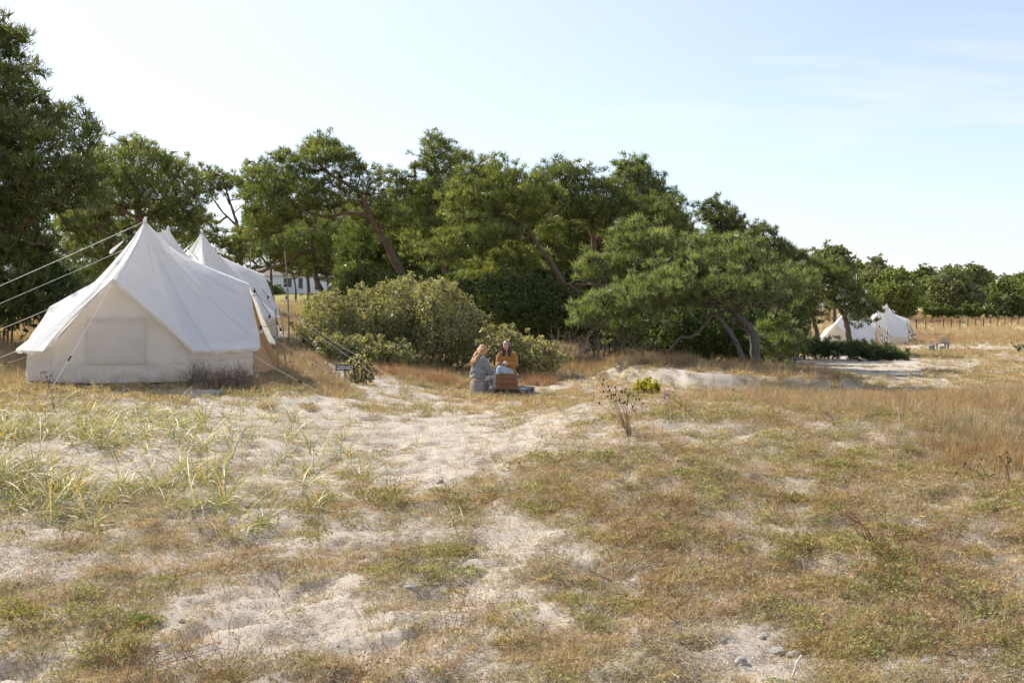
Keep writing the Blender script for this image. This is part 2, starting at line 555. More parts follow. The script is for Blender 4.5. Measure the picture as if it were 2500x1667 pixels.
def build_ground():
    th = np.concatenate([np.linspace(-180, -52, 30)[:-1], np.linspace(-52, -41, 24)[:-1], np.linspace(-41, 41, 420), np.linspace(41, 52, 24)[1:], np.linspace(52, 180, 30)[1:-1]]) * math.pi / 180
    rr = np.concatenate([np.exp(np.linspace(math.log(.3), math.log(3.2), 16))[:-1], np.exp(np.linspace(math.log(3.2), math.log(60), 370)), np.exp(np.linspace(math.log(60), math.log(6000), 80))[1:]])
    T, Rr = np.meshgrid(th, rr)
    x = (Rr * np.sin(T)).ravel(); y = (Rr * np.cos(T)).ravel()
    z = ground_z(x, y)
    cov = np.clip(cover_at(x, y), 0, 1.2)
    n, k = len(rr), len(th)
    i = np.arange(n - 1)[:, None] * k + np.arange(k)[None]
    j = np.arange(n - 1)[:, None] * k + ((np.arange(k) + 1) % k)[None]
    f = np.stack([i, i + k, j + k, j], -1).reshape(-1, 4)
    # close the middle under the camera
    v = np.stack([x, y, z], 1)
    px = CX + F * x / np.maximum(y, .1)
    mead = np.clip((y - 66) / 25, 0, 1) * np.clip((px - 1750) / 200, 0, 1) * (y > 1)
    lawn = np.clip((y - 70) / 20, 0, 1) * np.clip((1500 - px) / 200, 0, 1) * (y > 1)
    me = np_mesh('ground', v, f, {'cover': cov, 'meadow': mead, 'lawn': lawn}, smooth=True)
    bm = bmesh.new(); bm.from_mesh(me); bm.verts.ensure_lookup_table()
    bm.faces.new([bm.verts[q] for q in range(k)][::-1])
    bmesh.ops.recalc_face_normals(bm, faces=bm.faces[:])
    bm.normal_update()
    bm.faces.ensure_lookup_table()
    if bm.faces[k * 30].normal.z < 0:
        bmesh.ops.reverse_faces(bm, faces=bm.faces[:])
    bm.to_mesh(me); bm.free()
    o = obj('ground', me, ground_material())
    tag(o, 'pale sand with patchy dry turf running back over low dunes', 'ground', kind='structure')
build_ground()

# ------------------------------------------------------------------ ground cover: clumps carried by points of one object
def blade_set(n, foot, l0, l1, lean0, lean1, w, segs=2, droop=.5, seed=0, comb=None):
    """n tapered grass blades round the origin: verts, tri faces, tone per vertex"""
    g = np.random.default_rng(seed)
    V, Fc, T = [], [], []
    for i in range(n):
        a = g.uniform(0, 2 * math.pi) if comb is None else comb + g.normal(0, .9)
        rad = foot * math.sqrt(g.uniform())
        ba = g.uniform(0, 2 * math.pi)
        p = np.array([rad * math.cos(ba), rad * math.sin(ba), -.004])
        L = g.uniform(l0, l1); lean = g.uniform(lean0, lean1)
        d = np.array([math.cos(a), math.sin(a), 0.])
        side = np.array([-math.sin(a), math.cos(a), 0.])
        tw = g.uniform(-.8, .8)
        side = side * math.cos(tw) + np.array([0, 0, math.sin(tw)])
        base = len(V); tone = g.uniform()
        for s in range(segs):
            t = s / segs
            ww = w * (1 - t * .75) * .5
            V += [p - side * ww, p + side * ww]; T += [tone, tone]
            ang = lean + droop * (s / max(1, segs - 1) if segs > 1 else 0) * lean
            p = p + (d * math.sin(ang) + np.array([0, 0, math.cos(ang)])) * L / segs
            p[2] = max(p[2], .002)
        V.append(p); T.append(tone)
        for s in range(segs - 1):
            q = base + 2 * s
            Fc += [(q, q + 1, q + 3), (q, q + 3, q + 2)]
        q = base + 2 * (segs - 1)
        Fc.append((q, q + 1, q + 2))
    return np.array(V), np.array(Fc), np.array(T)
def herb_set(n, foot, h, leaf, seed=0):
    g = np.random.default_rng(seed)
    V, Fc, T = [], [], []
    for i in range(n):
        rad = foot * g.uniform() ** .6; a = g.uniform(0, 6.283)
        top = h * (1 - (rad / foot) ** 2 * .8) * g.uniform(.35, 1)
        c = np.array([rad * math.cos(a), rad * math.sin(a), top])
        u = g.normal(size=3); u /= np.linalg.norm(u)
        w = np.cross(u, g.normal(size=3)); w /= np.linalg.norm(w)
        s = leaf * g.uniform(.6, 1.4); b = len(V); t = g.uniform()
        V += [c - u * s, c + w * s * .35, c + u * s, c - w * s * .35]; T += [t] * 4
        Fc += [(b, b + 1, b + 2), (b, b + 2, b + 3)]
    return np.array(V), np.array(Fc), np.array(T)
def twig_set(n, L, seed=0, heads=False):
    g = np.random.default_rng(seed)
    V, Fc, T = [], [], []
    def seg(p, q, w, t):
        d = q - p; s = np.cross(d, g.normal(size=3)); s = s / (np.linalg.norm(s) + 1e-9) * w
        b = len(V); V.extend([p - s, p + s, q + s * .6, q - s * .6]); T.extend([t] * 4)
        Fc.extend([(b, b + 1, b + 2), (b, b + 2, b + 3)])
        s2 = np.cross(d, s); s2 = s2 / (np.linalg.norm(s2) + 1e-9) * w
        b = len(V); V.extend([p - s2, p + s2, q + s2 * .6, q - s2 * .6]); T.extend([t] * 4)
        Fc.extend([(b, b + 1, b + 2), (b, b + 2, b + 3)])
    for i in range(n):
        a = g.uniform(0, 6.283); lean = g.uniform(.35, 1.35); t = g.uniform()
        d = np.array([math.cos(a) * math.sin(lean), math.sin(a) * math.sin(lean), math.cos(lean)])
        p = np.zeros(3); l = L * g.uniform(.6, 1.2); w = .0012
        for k in range(5):
            d = d + g.normal(0, .16, 3) + np.array([0, 0, .05]); d /= np.linalg.norm(d)
            q = p + d * l / 5; q[2] = max(q[2], .006)
            seg(p, q, w, t)
            if k > 1:
                for _ in range(2):
                    dd = d + g.normal(0, .6, 3); dd /= np.linalg.norm(dd)
                    e = q + dd * l * g.uniform(.08, .2); seg(q, e, w * .7, t)
                    for _ in range(2):
                        o_ = g.normal(0, .008, 3); seg(e + o_, e + o_ + g.normal(0, .004, 3), .0016, min(1, t + .2))
            p = q; w *= .85
    return np.array(V), np.array(Fc), np.array(T)

def scatter(name, protos, pts, rot, scl, tint, m, label, cat):
    """one object of kind stuff: its own loose points carry its own clump shapes (geometry nodes, no helper objects)"""
    V, Fc, T, PR = [], [], [], []
    off = 0
    for k, (v, f, t) in enumerate(protos):
        V.append(v); Fc.append(f + off); T.append(t); PR.append(np.full(len(v), k + 1)); off += len(v)
    V.append(pts); T.append(np.zeros(len(pts))); PR.append(np.zeros(len(pts)))
    V = np.concatenate(V); Fc = np.concatenate(Fc)
    me = np_mesh(name, V, Fc, {'tone': np.concatenate(T)})
    def put(an, typ, arr, key):
        a = me.attributes.new(an, typ, 'POINT')
        a.data.foreach_set(key, arr)
    put('proto', 'INT', np.concatenate(PR).astype(np.int32), 'value')
    npr = off; n = len(V)
    rr_ = np.zeros((n, 3), np.float32); rr_[npr:] = rot
    put('rot', 'FLOAT_VECTOR', rr_.ravel(), 'vector')
    ss = np.ones(n, np.float32); ss[npr:] = scl
    put('scl', 'FLOAT', ss, 'value')
    tt = np.ones((n, 3), np.float32); tt[npr:] = tint
    put('tint', 'FLOAT_VECTOR', tt.ravel(), 'vector')
    ii = np.zeros(n, np.int32); ii[npr:] = rng.integers(0, len(protos), len(pts))
    put('pick', 'INT', ii, 'value')
    o = obj(name, me, m)
    ng = bpy.data.node_groups.new(name + '_nodes', 'GeometryNodeTree')
    ng.interface.new_socket('Geometry', in_out='INPUT', socket_type='NodeSocketGeometry')
    ng.interface.new_socket('Geometry', in_out='OUTPUT', socket_type='NodeSocketGeometry')
    N = ng.nodes.new; L = ng.links.new
    gi = N('NodeGroupInput'); go = N('NodeGroupOutput')
    def at(an, typ):
        a = N('GeometryNodeInputNamedAttribute'); a.data_type = typ; a.inputs[0].default_value = an
        return [s for s in a.outputs if s.enabled and s.name == 'Attribute'][0]
    cmp_ = N('FunctionNodeCompare'); cmp_.data_type = 'INT'; cmp_.operation = 'GREATER_THAN'
    ia = [s for s in cmp_.inputs if s.enabled]
    L(at('proto', 'INT'), ia[0]); ia[1].default_value = 0
    sp = N('GeometryNodeSeparateGeometry'); sp.domain = 'POINT'
    L(gi.outputs[0], sp.inputs[0]); L(cmp_.outputs[0], sp.inputs['Selection'])
    st = N('GeometryNodeSplitToInstances'); st.domain = 'POINT'
    L(sp.outputs[0], st.inputs[0]); L(at('proto', 'INT'), st.inputs['Group ID'])
    ip = N('GeometryNodeInstanceOnPoints')
    L(sp.outputs[1], ip.inputs['Points']); L(st.outputs[0], ip.inputs['Instance'])
    ip.inputs['Pick Instance'].default_value = True
    L(at('pick', 'INT'), ip.inputs['Instance Index'])
    L(at('rot', 'FLOAT_VECTOR'), ip.inputs['Rotation'])
    L(at('scl', 'FLOAT'), ip.inputs['Scale'])
    L(ip.outputs[0], go.inputs[0])
    md = o.modifiers.new('clumps', 'NODES'); md.node_group = ng
    tag(o, label, cat, kind='stuff')
    return o

def wedge(n, r0, r1, half=31, p=1.0):
    if r1 < 20:                                        # near ground: go on well past the picture edges
        n, half, r0 = int(n * 1.55), 42, min(r0, 2.6) if r0 < 4 else r0
    elif r1 < 40:
        n, half = int(n * 1.25), 38
    th = np.radians(rng.uniform(-half, half, n))
    r = np.exp(math.log(r0) + rng.uniform(0, 1, n) ** p * (math.log(r1) - math.log(r0)))
    return r * np.sin(th), r * np.cos(th)
def pxof(x, y):
    return CX + F * x / np.maximum(y, .1)
def rots(n, tilt=.25):
    r = rng.normal(0, tilt, (n, 3)); r[:, 2] = rng.uniform(0, 6.283, n)
    return r
PAL = np.array([(1.12, 1.05, .92), (1.2, 1.0, .82), (1.32, 1.15, .95), (.92, .98, .74), (1.05, .90, .80), (1.4, 1.3, 1.15), (1.05, 1.05, 1.0), (1.12, .86, .72)])
def palette(x, y, scale, seed, probs=None):
    """clump colour varies in patches, not clump by clump"""
    a = np.clip((fbm(x * scale, y * scale, seed, 3) - .2) / .6, 0, .999)
    b = rng.uniform(0, 1, len(x))
    t = np.where(rng.uniform(0, 1, len(x)) < .6, a, b)
    return PAL[(t * len(PAL)).astype(int)] * rng.uniform(.75, 1.2, (len(x), 1))
NOGO = [(-7.13, 20.0, 2.1, 3.1)]
def clear(x, y):
    ok = np.ones(len(x), bool)
    for cx, cy, a, b in NOGO:
        ok &= ((x - cx) / a) ** 2 + ((y - cy) / b) ** 2 > 1
    return ok

turf_m = leafy('turf_leaf', [(0, (0.190, 0.146, 0.086)), (.35, (0.308, 0.255, 0.140)), (.65, (0.403, 0.338, 0.202)), (.9, (0.530, 0.456, 0.328)), (1, (0.657, 0.597, 0.498))], .3, .75, 'tint', .1, (1, .95, .6))
herb_m = leafy('herb_leaf', [(0, (0.162, 0.159, 0.066)), (.5, (0.259, 0.261, 0.109)), (1, (0.390, 0.391, 0.189))], .3, .7, 'tint', .15, (1, 1, .5))
dry_m = leafy('dry_grass_leaf', [(0, (0.222, 0.168, 0.108)), (.4, (0.315, 0.255, 0.175)), (.75, (0.408, 0.360, 0.270)), (1, (0.521, 0.501, 0.445))], .35, .7, 'tint', .15, (1, .9, .6))
lyme_m = leafy('lyme_grass_leaf', [(0, (0.179, 0.216, 0.101)), (.35, (0.252, 0.284, 0.133)), (.6, (0.378, 0.333, 0.109)), (.8, (0.525, 0.353, 0.078)), (1, (0.693, 0.608, 0.374))], .35, .5, 'tint', .4, (1, 1, .6))
twig_m = leafy('dry_twig', [(0, (.10, .05, .03)), (.6, (.19, .09, .05)), (1, (.30, .17, .09))], .1, .8, 'tint', .1)

turf_near = [blade_set(58, .085, .010, .042, .5, 1.5, .0021, 2, .5, 100 + i) for i in range(7)]
turf_mid = [blade_set(70, .17, .05, .13, .4, 1.4, .008, 2, .4, 120 + i) for i in range(6)]
herbs = [herb_set(80, .065, .028, .0068, 140 + i) for i in range(6)]
drys = [blade_set(26, .06, .10, .30, .05, .75, .0045, 3, .8, 160 + i) for i in range(7)]
drys_mid = [blade_set(40, .22, .2, .55, .05, .65, .012, 3, .7, 180 + i) for i in range(6)]
lymes = [blade_set(11, .06, .25, .58, .45, 1.35, .0085, 5, 1.0, 200 + i) for i in range(8)]
twigs = [twig_set(5, .2, 220 + i) for i in range(7)]

def place(x, y, dz=0.):
    return np.stack([x, y, ground_z(x, y) + dz], 1)
# short turf in front
x, y = wedge(105000, 3.6, 17)
c = cover_at(x, y)
k = (rng.uniform(0, 1, len(x)) < np.clip((c - .30) * 1.1, 0.03, .88)) & clear(x, y)
x, y = x[k], y[k]
scatter('turf', turf_near, place(x, y), rots(len(x)), rng.uniform(.6, 1.35, len(x)) * (1 + np.hypot(x, y) / 22), palette(x, y, .8, 71), turf_m, 'short dry turf spread over the sandy foreground', 'turf')
# low herbs and moss cushions
x, y = wedge(26000, 3.6, 18)
c = cover_at(x, y) + (fbm(x * 1.7, y * 1.7, 91, 3) - .5) * 1.4
k = (rng.uniform(0, 1, len(x)) < np.clip((c - .6) * .9, 0.0, .8)) & clear(x, y)
x, y = x[k], y[k]
scatter('creeping_herbs', herbs, place(x, y), rots(len(x), .15), rng.uniform(.6, 1.6, len(x)) * (1 + np.hypot(x, y) / 25), palette(x, y, 1.1, 73), herb_m, 'low green and brown creeping herbs among the foreground turf', 'herbs')
# turf further back
x, y = wedge(60000, 15, 75, 31)
c = cover_at(x, y)
k = (rng.uniform(0, 1, len(x)) < np.clip((c - .25) * 1.2, 0.01, 1)) & clear(x, y)
x, y = x[k], y[k]
scatter('meadow_turf', turf_mid, place(x, y), rots(len(x)), rng.uniform(.6, 1.3, len(x)) * (.5 + np.hypot(x, y) / 42), palette(x, y, .35, 75), turf_m, 'short grass around the tents and the seated people', 'turf')
# taller dry grass: right crest, fringe of the trees, round the tents
x, y = wedge(60000, 9, 34, 31)
px = pxof(x, y)
dens = np.zeros(len(x))
dens += np.clip((px - 1650) / 450, 0, 1) * np.clip((y - 10.5) / 2.5, 0, 1) * np.clip((17.5 - y) / 2, 0, 1) * .6
dens += np.clip((px - 2150) / 200, 0, 1) * np.clip((y - 8) / 2, 0, 1) * np.clip((12 - y) / 2, 0, 1) * .5
dens += ((px > 1270) & (px < 1700) & (y > 27.2 + (px - 1270) * .0015) & (y < 31.5)) * 1.3
dens += ((px > 850) & (px < 1330) & (y > 25.6) & (y < 30)) * .55
dens += ((px > 640) & (px < 850) & (y > 20) & (y < 30)) * .55
dens += ((px < 700) & (y > 15.9) & (y < 17.6)) * .05
dens += ((px > 620) & (px < 860) & (y > 17.8) & (y < 21)) * .2
dens += ((px > 1690) & (px < 2050) & (y > 24) & (y < 33)) * .35
dens += ((px < 100) & (y > 17)) * .4
c = cover_at(x, y)
k = (rng.uniform(0, 1, len(x)) < dens * np.clip(c * 1.3 - .15, 0, 1) * np.clip(.4 + fbm(x * 1.1, y * 1.1, 95, 3) * 1.2, 0, 1)) & clear(x, y)
x, y = x[k], y[k]
tnt = palette(x, y, .6, 77)
warm = np.clip(fbm(x * .5, y * .5, 97, 2) * 2 - .6, 0, 1)[:, None]
tnt = tnt * (1 - warm * .5) + np.array([(1.2, .92, .62)]) * warm * .5
scatter('dry_grass', drys, place(x, y), rots(len(x), .15), rng.uniform(.6, 1.3, len(x)) * (.45 + y / 34), tnt, dry_m, 'knee-high brown grass along the dune crest and tree edge', 'grass')
# meadow beyond the far tents and slope behind the near tents
x, y = wedge(45000, 34, 260, 31, .8)
px = pxof(x, y)
dens = np.where(px > 1800, np.clip((y - 70) / 14, 0, 1), .6 * np.clip((y - 30) / 20, 0, 1))
dens = np.where((px < 1200) & (y > 117), 0, dens)
dens = np.where((px > 800) & (px < 1960) & (y < 78), 0, dens)
dens = np.where((px > 1800) & (y > 112) & (y < 160), dens * .5, dens)
k = rng.uniform(0, 1, len(x)) < dens
x, y = x[k], y[k]
tnt = palette(x, y, .06, 79)
tnt = tnt * .45 + np.where((fbm(x * .02, y * .06, 98, 3) > .5)[:, None], np.array([(1.12, .85, .58)]), np.array([(1.25, 1.12, .85)])) * .6
scatter('meadow_grass', drys_mid, place(x, y), rots(len(x), .12), rng.uniform(.7, 1.3, len(x)) * np.clip(y / 95, .6, 1.8), tnt, dry_m, 'tall golden meadow grass behind the far tents', 'grass')
# lyme grass on the open sand at the left
x, y = wedge(44000, 5, 17)
px = pxof(x, y)
py = HZ + F * (EYE - base_z(x, y)) / y
g1 = np.exp(-(((px - 120) / 330) ** 2 + ((py - 1190) / 75) ** 2)) * 1.1
g2 = np.exp(-(((px - 60) / 260) ** 2 + ((py - 1060) / 60) ** 2)) * .9
g3 = np.exp(-(((px - 480) / 260) ** 2 + ((py - 1060) / 55) ** 2)) * .75
g4 = np.exp(-(((px - 780) / 170) ** 2 + ((py - 1140) / 40) ** 2)) * .3
g5 = np.exp(-(((px - 600) / 300) ** 2 + ((py - 1250) / 45) ** 2)) * .3
w = g1 + g2 + g3 + g4 + g5
k = rng.uniform(0, 1, len(x)) < w * np.clip((fbm(x * 1.3, y * 1.3, 99, 3) - .28) * 2.0, .02, 1) * .32
x, y = x[k], y[k]
scatter('lyme_grass', lymes, place(x, y), rots(len(x), .12), rng.uniform(.6, 1.3, len(x)), rng.uniform(.8, 1.2, (len(x), 1)) * np.array([(1, 1, 1)]) , lyme_m, 'long blue-green and yellow lyme grass on the open sand', 'grass')
# dry twiggy stems
x, y = wedge(9000, 3.8, 15)
c = cover_at(x, y)
k = rng.uniform(0, 1, len(x)) < np.clip(c - .2, 0.04, 1) * .26 * np.clip(fbm(x * .8, y * .8, 101, 2) * 2 - .5, 0, 1)
x, y = x[k], y[k]
scatter('dry_stems', twigs, place(x, y), rots(len(x), .1), rng.uniform(.5, 1.5, len(x)), rng.uniform(.7, 1.6, (len(x), 1)) * np.array([(1.1, 1, .9)]), twig_m, 'thin reddish-brown dead stems scattered through the turf', 'stems')

# tussocks that stand out of the short turf
x, y = wedge(5200, 3.8, 14)
c = cover_at(x, y)
k = (rng.uniform(0, 1, len(x)) < np.clip((fbm(x * 1.6, y * 1.6, 131, 3) - .5) * 5, 0, 1) * np.clip(c * 1.4 - .5, 0, 1)) & clear(x, y)
x, y = x[k], y[k]
scatter('grass_tussocks', drys, place(x, y), rots(len(x), .2), rng.uniform(.28, .62, len(x)), palette(x, y, 1.4, 81), dry_m, 'small tussocks standing out of the foreground turf', 'grass')
# straw, dead moss and plant crumbs lying flat on sand and turf alike
litter = [blade_set(34, .10, .008, .036, 1.35, 1.56, .0022, 1, 0, 240 + i) for i in range(7)]
litter_m = leafy('plant_litter', [(0, (.07, .045, .03)), (.3, (.17, .115, .07)), (.6, (.36, .29, .18)), (.85, (.55, .48, .36)), (1, (.68, .63, .53))], .1, .85, 'tint', .1, (1, 1, .8))
x, y = wedge(60000, 3.6, 15)
c = cover_at(x, y)
k = (rng.uniform(0, 1, len(x)) < np.clip(.16 + c * .85, 0, .8) * np.clip(fbm(x * 2.6, y * 2.6, 111, 3) * 2.2 - .55, 0.05, 1)) & clear(x, y)
x, y = x[k], y[k]
scatter('plant_litter', litter, place(x, y, .004), rots(len(x), .12), rng.uniform(.6, 1.5, len(x)) * (1 + np.hypot(x, y) / 25), rng.uniform(.6, 1.15, (len(x), 1)) * np.array([(1, .97, .92)]), litter_m, 'straw and dead plant crumbs lying over the foreground sand', 'litter')

# ------------------------------------------------------------------ tents
def canvas_material(name, col, trans=.28):
    m, nt, b = mat(name)
    out = nt.nodes['Material Output']
    co = objco(nt)
    n = noise(nt, 2.2, 5, .6, co)
    fine = noise(nt, 60, 3, .6, co)
    c0 = ramp(nt, n, [(.3, tuple(q * .93 for q in col)), (.7, col)])
    seam = attr(nt, 'seam')
    c1 = mixc(nt, seam, c0, tuple(q * .86 for q in col))
    # weathering near the ground
    stain = attr(nt, 'stain')
    sm = nt.nodes.new('ShaderNodeMath'); sm.operation = 'MULTIPLY'
    nt.links.new(stain, sm.inputs[0]); nt.links.new(ramp(nt, noise(nt, 5, 5, .7, co), [(.35, (0, 0, 0)), (.75, (1, 1, 1))]), sm.inputs[1])
    c1 = mixc(nt, sm.outputs[0], c1, (.42, .36, .28))
    nt.links.new(c1, b.inputs['Base Color'])
    b.inputs['Roughness'].default_value = .85
    b.inputs['Specular IOR Level'].default_value = .15
    b.inputs['Sheen Weight'].default_value = .1
    hh = nt.nodes.new('ShaderNodeMath'); hh.operation = 'MULTIPLY_ADD'
    nt.links.new(noise(nt, 3.5, 3, .5, objco(nt, (1, 1, .6)), .6), hh.inputs[0]); hh.inputs[1].default_value = 6
    nt.links.new(fine, hh.inputs[2])
    bump(nt, b, hh.outputs[0], .38, .02)
    tr = nt.nodes.new('ShaderNodeBsdfTranslucent')
    nt.links.new(mixc(nt, 1.0, c1, (1, .93, .80), 'MULTIPLY'), tr.inputs[0])
    mx = nt.nodes.new('ShaderNodeMixShader'); mx.inputs[0].default_value = trans
    nt.links.new(b.outputs[0], mx.inputs[1]); nt.links.new(tr.outputs[0], mx.inputs[2])
    nt.links.new(mx.outputs[0], out.inputs[0])
    return m
canvas_roof = canvas_material('canvas_roof', (.87, .87, .875), .42)
canvas_wall = canvas_material('canvas_wall', (.83, .785, .735), .45)
canvas_door = canvas_material('canvas_tan_glow', (.62, .40, .22), .45)  # warm transmitted sunlight painted into the tan of the door flaps
hem_m = simple('stitched_hem', (.58, .52, .44), .9, .12, 40)
rope_m = simple('cotton_rope', (.72, .68, .60), .8, .12, 60)
cable_m = simple('black_cable', (.02, .02, .02), .5, .2)
dark_m = simple('dark_gap', (.03, .028, .025), .9, .2)
sheet_m = simple('blue_groundsheet', (.25, .48, .56), .5, .2, 3)
metal_m = simple('steel_peg', (.35, .35, .36), .4, .15, 20, metal=1)
pole_m = simple('tent_pole_wood', (.45, .33, .2), .7, .2, 6, stretch=(8, 8, 1))

SPINE = 1.0; RW = 2.0; EAVE = .60; PEAK = 2.92
PERIM = 2 * math.pi * RW + 4 * SPINE
def stadium(s):
    """s in metres along the outline, 0 at the near end, growing to the right -> spine point, outward direction"""
    s = s % PERIM
    q = math.pi * RW / 2
    if s < q:
        a = -math.pi / 2 + s / RW
        return Vector((0, -SPINE, 0)), Vector((math.cos(a), math.sin(a), 0))
    if s < q + 2 * SPINE:
        return Vector((0, -SPINE + (s - q), 0)), Vector((1, 0, 0))
    if s < 3 * q + 2 * SPINE:
        a = (s - q - 2 * SPINE) / RW
        return Vector((0, SPINE, 0)), Vector((math.cos(a), math.sin(a), 0))
    if s < 3 * q + 4 * SPINE:
        return Vector((0, SPINE - (s - 3 * q - 2 * SPINE), 0)), Vector((-1, 0, 0))
    a = math.pi + (s - 3 * q - 4 * SPINE) / RW
    return Vector((0, -SPINE, 0)), Vector((math.cos(a), math.sin(a), 0))
Q = math.pi * RW / 2
APEX = [(0.0, 1.78, 1.22, .06), (Q + SPINE, 1.80, 1.25, .46), (2 * Q + 2 * SPINE, 1.75, 1.6, .06), (3 * Q + 3 * SPINE, 1.32, 1.1, .2)]   # where, height, half width, how far the frame leans in
def apex_lift(s):
    h, near, lean = EAVE, 0, 0
    for s0, ah, hw, ln_ in APEX:
        d = abs((s - s0 + PERIM / 2) % PERIM - PERIM / 2)
        if d < hw:
            t = 1 - d / hw
            h = max(h, EAVE + (ah - EAVE) * t ** (1.0 if s0 == 0 else 1.12))
            near = max(near, t)
            lean = max(lean, ln_ * t)
    return h, near, lean
def rope_between(a, b, sag=.04, r=.007, n=7):
    a = Vector(a); b = Vector(b)
    pts = [a.lerp(b, i / n) - Vector((0, 0, sag * 4 * (i / n) * (1 - i / n))) for i in range(n + 1)]
    return MB().tube(pts, r, 5)

def make_tent(name, loc, rz, scale, label, group, detail=True, terrain=True, side_guys=True, door=True):
    root = empty(name, loc, rz, label, 'tent', group)
    root.scale = (scale,) * 3
    MW = Matrix.Translation(Vector(loc)) @ Matrix.Rotation(rz, 4, 'Z') @ Matrix.Scale(scale, 4)
    MI = MW.inverted()
    def ground_local(p):
        w = MW @ Vector(p)
        return MI @ Vector((w.x, w.y, gz(w.x, w.y) - .02))
    NS = 232 if detail else 128
    NT = 26 if detail else 14
    V, T_seam, T_st = [], [], []
    ds = PERIM / NS
    panel = PERIM / 22
    for k in range(NS):
        s = k * ds
        sp, n = stadium(s)
        hb, near, lean = apex_lift(s)
        over = .20 + .05 * near - lean
        top = sp + Vector((0, 0, PEAK - (.17 * (1 - abs(sp.y) / SPINE) ** .8 if abs(n.x) > .999 else 0)))
        low = sp + n * (RW + over) + Vector((0, 0, hb - .06 * (1 - near)))
        sm = (s / panel) % 1
        scallop = (0.5 - abs(sm - .5)) * .03
        for j in range(NT + 1):
            t = j / NT
            p = top.lerp(low, t)
            sag = .17 * (1 - .75 * near * t)
            p.z -= sag * 4 * t * (1 - t) * (1 - .35 * t)
            p -= n * (.03 + scallop) * 4 * t * (1 - t)
            # tension folds that run down from the pole and gather at the lifted gables
            p += n * (.010 * math.sin(s * 8.1 + 2.2 * t) * t * t + .016 * near * math.sin(t * 26 + s * 3) * max(0, t - .55))
            if t < .16:                                            # stiff cap at the pole top
                p.z += .05 * (1 - t / .16) ** 2
            V.append(p)
            dist_seam = min(sm, 1 - sm) * panel * (.15 + .85 * t)
            T_seam.append(1.0 if dist_seam < .017 and detail else 0.0)
            T_st.append(max(0, t - .85) * 1.2)
    Fc = []
    for k in range(NS):
        k2 = (k + 1) % NS
        for j in range(NT):
            Fc.append((k * (NT + 1) + j, k * (NT + 1) + j + 1, k2 * (NT + 1) + j + 1, k2 * (NT + 1) + j))
    me = np_mesh('roof', [tuple(v) for v in V], Fc, {'seam': T_seam, 'stain': T_st}, True)
    roof = obj('roof', me, canvas_roof, root)
    # valance: short hanging hem along the eave
    V, Fc = [], []
    for k in range(NS):
        sp, n = stadium(k * ds)
        hb, near, lean = apex_lift(k * ds)
        low = sp + n * (RW + .20 + .05 * near - lean) + Vector((0, 0, hb - .06 * (1 - near)))
        wob = .012 * math.sin(k * .9) + .008 * math.sin(k * 2.3)
        V += [low, low - Vector((0, 0, .05 + wob)) + n * (.012 + wob * .5)]
    for k in range(NS):
        k2 = (k + 1) % NS
        Fc.append((2 * k, 2 * k + 1, 2 * k2 + 1, 2 * k2))
    obj('valance', np_mesh('valance', [tuple(v) for v in V], Fc, {'seam': [0.] * len(V), 'stain': [.35] * len(V)}, True), canvas_wall, roof)
    # wall, left open at the door
    V, Fc, S_, ST = [], [], [], []
    NW = 12
    sd = Q + SPINE
    hh = []
    for k in range(NS + 1):
        s = k * ds
        sp, n = stadium(s)
        hb, near, lean = apex_lift(s)
        for j in range(NW + 1):
            t = j / NW
            z = t * (hb + .02)
            bulge = .05 * math.sin(math.pi * t) * (.6 + .4 * math.sin(s * 3.1)) if near < .2 else .02 * math.sin(math.pi * t)
            fold = .012 * math.sin(s * 9 + 3 * t) * (1 - t)
            V.append(tuple(sp + n * (RW + .03 * (1 - t) + bulge * .6 + fold - lean * t) + Vector((0, 0, z))))
            S_.append(1.0 if abs(z - .34) < .05 and detail and j % 2 else 0.0); ST.append(max(0, .32 - z) * 3.2)
    for k in range(NS):
        s = (k + .5) * ds
        if door and abs(s - sd) < .95:
            continue
        for j in range(NW):
            a = k * (NW + 1) + j; b = (k + 1) * (NW + 1) + j
            Fc.append((a, b, b + 1, a + 1))
    wall = obj('wall', np_mesh('wall', V, Fc, {'seam': S_, 'stain': ST}, True), canvas_wall, root)
    # window flap on the near gable
    def panel_patch(s0, s1, z0, z1, off, nx=16, nz=8, wr=.006):
        V, Fc, sm, st = [], [], [], []
        for i in range(nx + 1):
            for j in range(nz + 1):
                s = s0 + (s1 - s0) * i / nx
                sp, n = stadium(s)
                z = z0 + (z1 - z0) * j / nz
                w_ = wr * math.sin(j * 2.1 + i * .5) + wr * .6 * math.sin(j * 4.7 - i * .8)
                V.append(tuple(sp + n * (RW + off + w_) + Vector((0, 0, z))))
                sm.append(1.0 if i in (0, nx) or j in (0, nz) else 0.0); st.append(.05)
        for i in range(nx):
            for j in range(nz):
                a = i * (nz + 1) + j
                Fc.append((a, a + nz + 1, a + nz + 2, a + 1))
        return np_mesh('window_flap', V, Fc, {'seam': sm, 'stain': st}, True)
    for s0 in (0.0,) if detail else ():
        fl = obj('window_flap', panel_patch(s0 - .47, s0 + .47, .34, 1.08, .065), canvas_wall, root)
        # stitched hems and toggles round it
        def line(sa, za, sb, zb, off=.078, r=.005):
            pts = []
            for i in range(9):
                s = sa + (sb - sa) * i / 8
                sp, n = stadium(s)
                pts.append(sp + n * (RW + off) + Vector((0, 0, za + (zb - za) * i / 8)))
            return MB().tube(pts, r, 4)
        for q in ((-.49, .33, .49, .33), (-.49, 1.09, .49, 1.09), (-.49, .33, -.49, 1.09), (.49, .33, .49, 1.09)):
            line(*q).build('hem', hem_m, fl)
        for q in ((-1.75, .315, 1.75, .315), (-1.22, .02, -1.22, .60), (1.22, .02, 1.22, .60), (-.78, 1.12, .78, 1.12)):
            line(*q, .052 if q[1] < .1 else .058, .0035).build('seam', hem_m, wall)
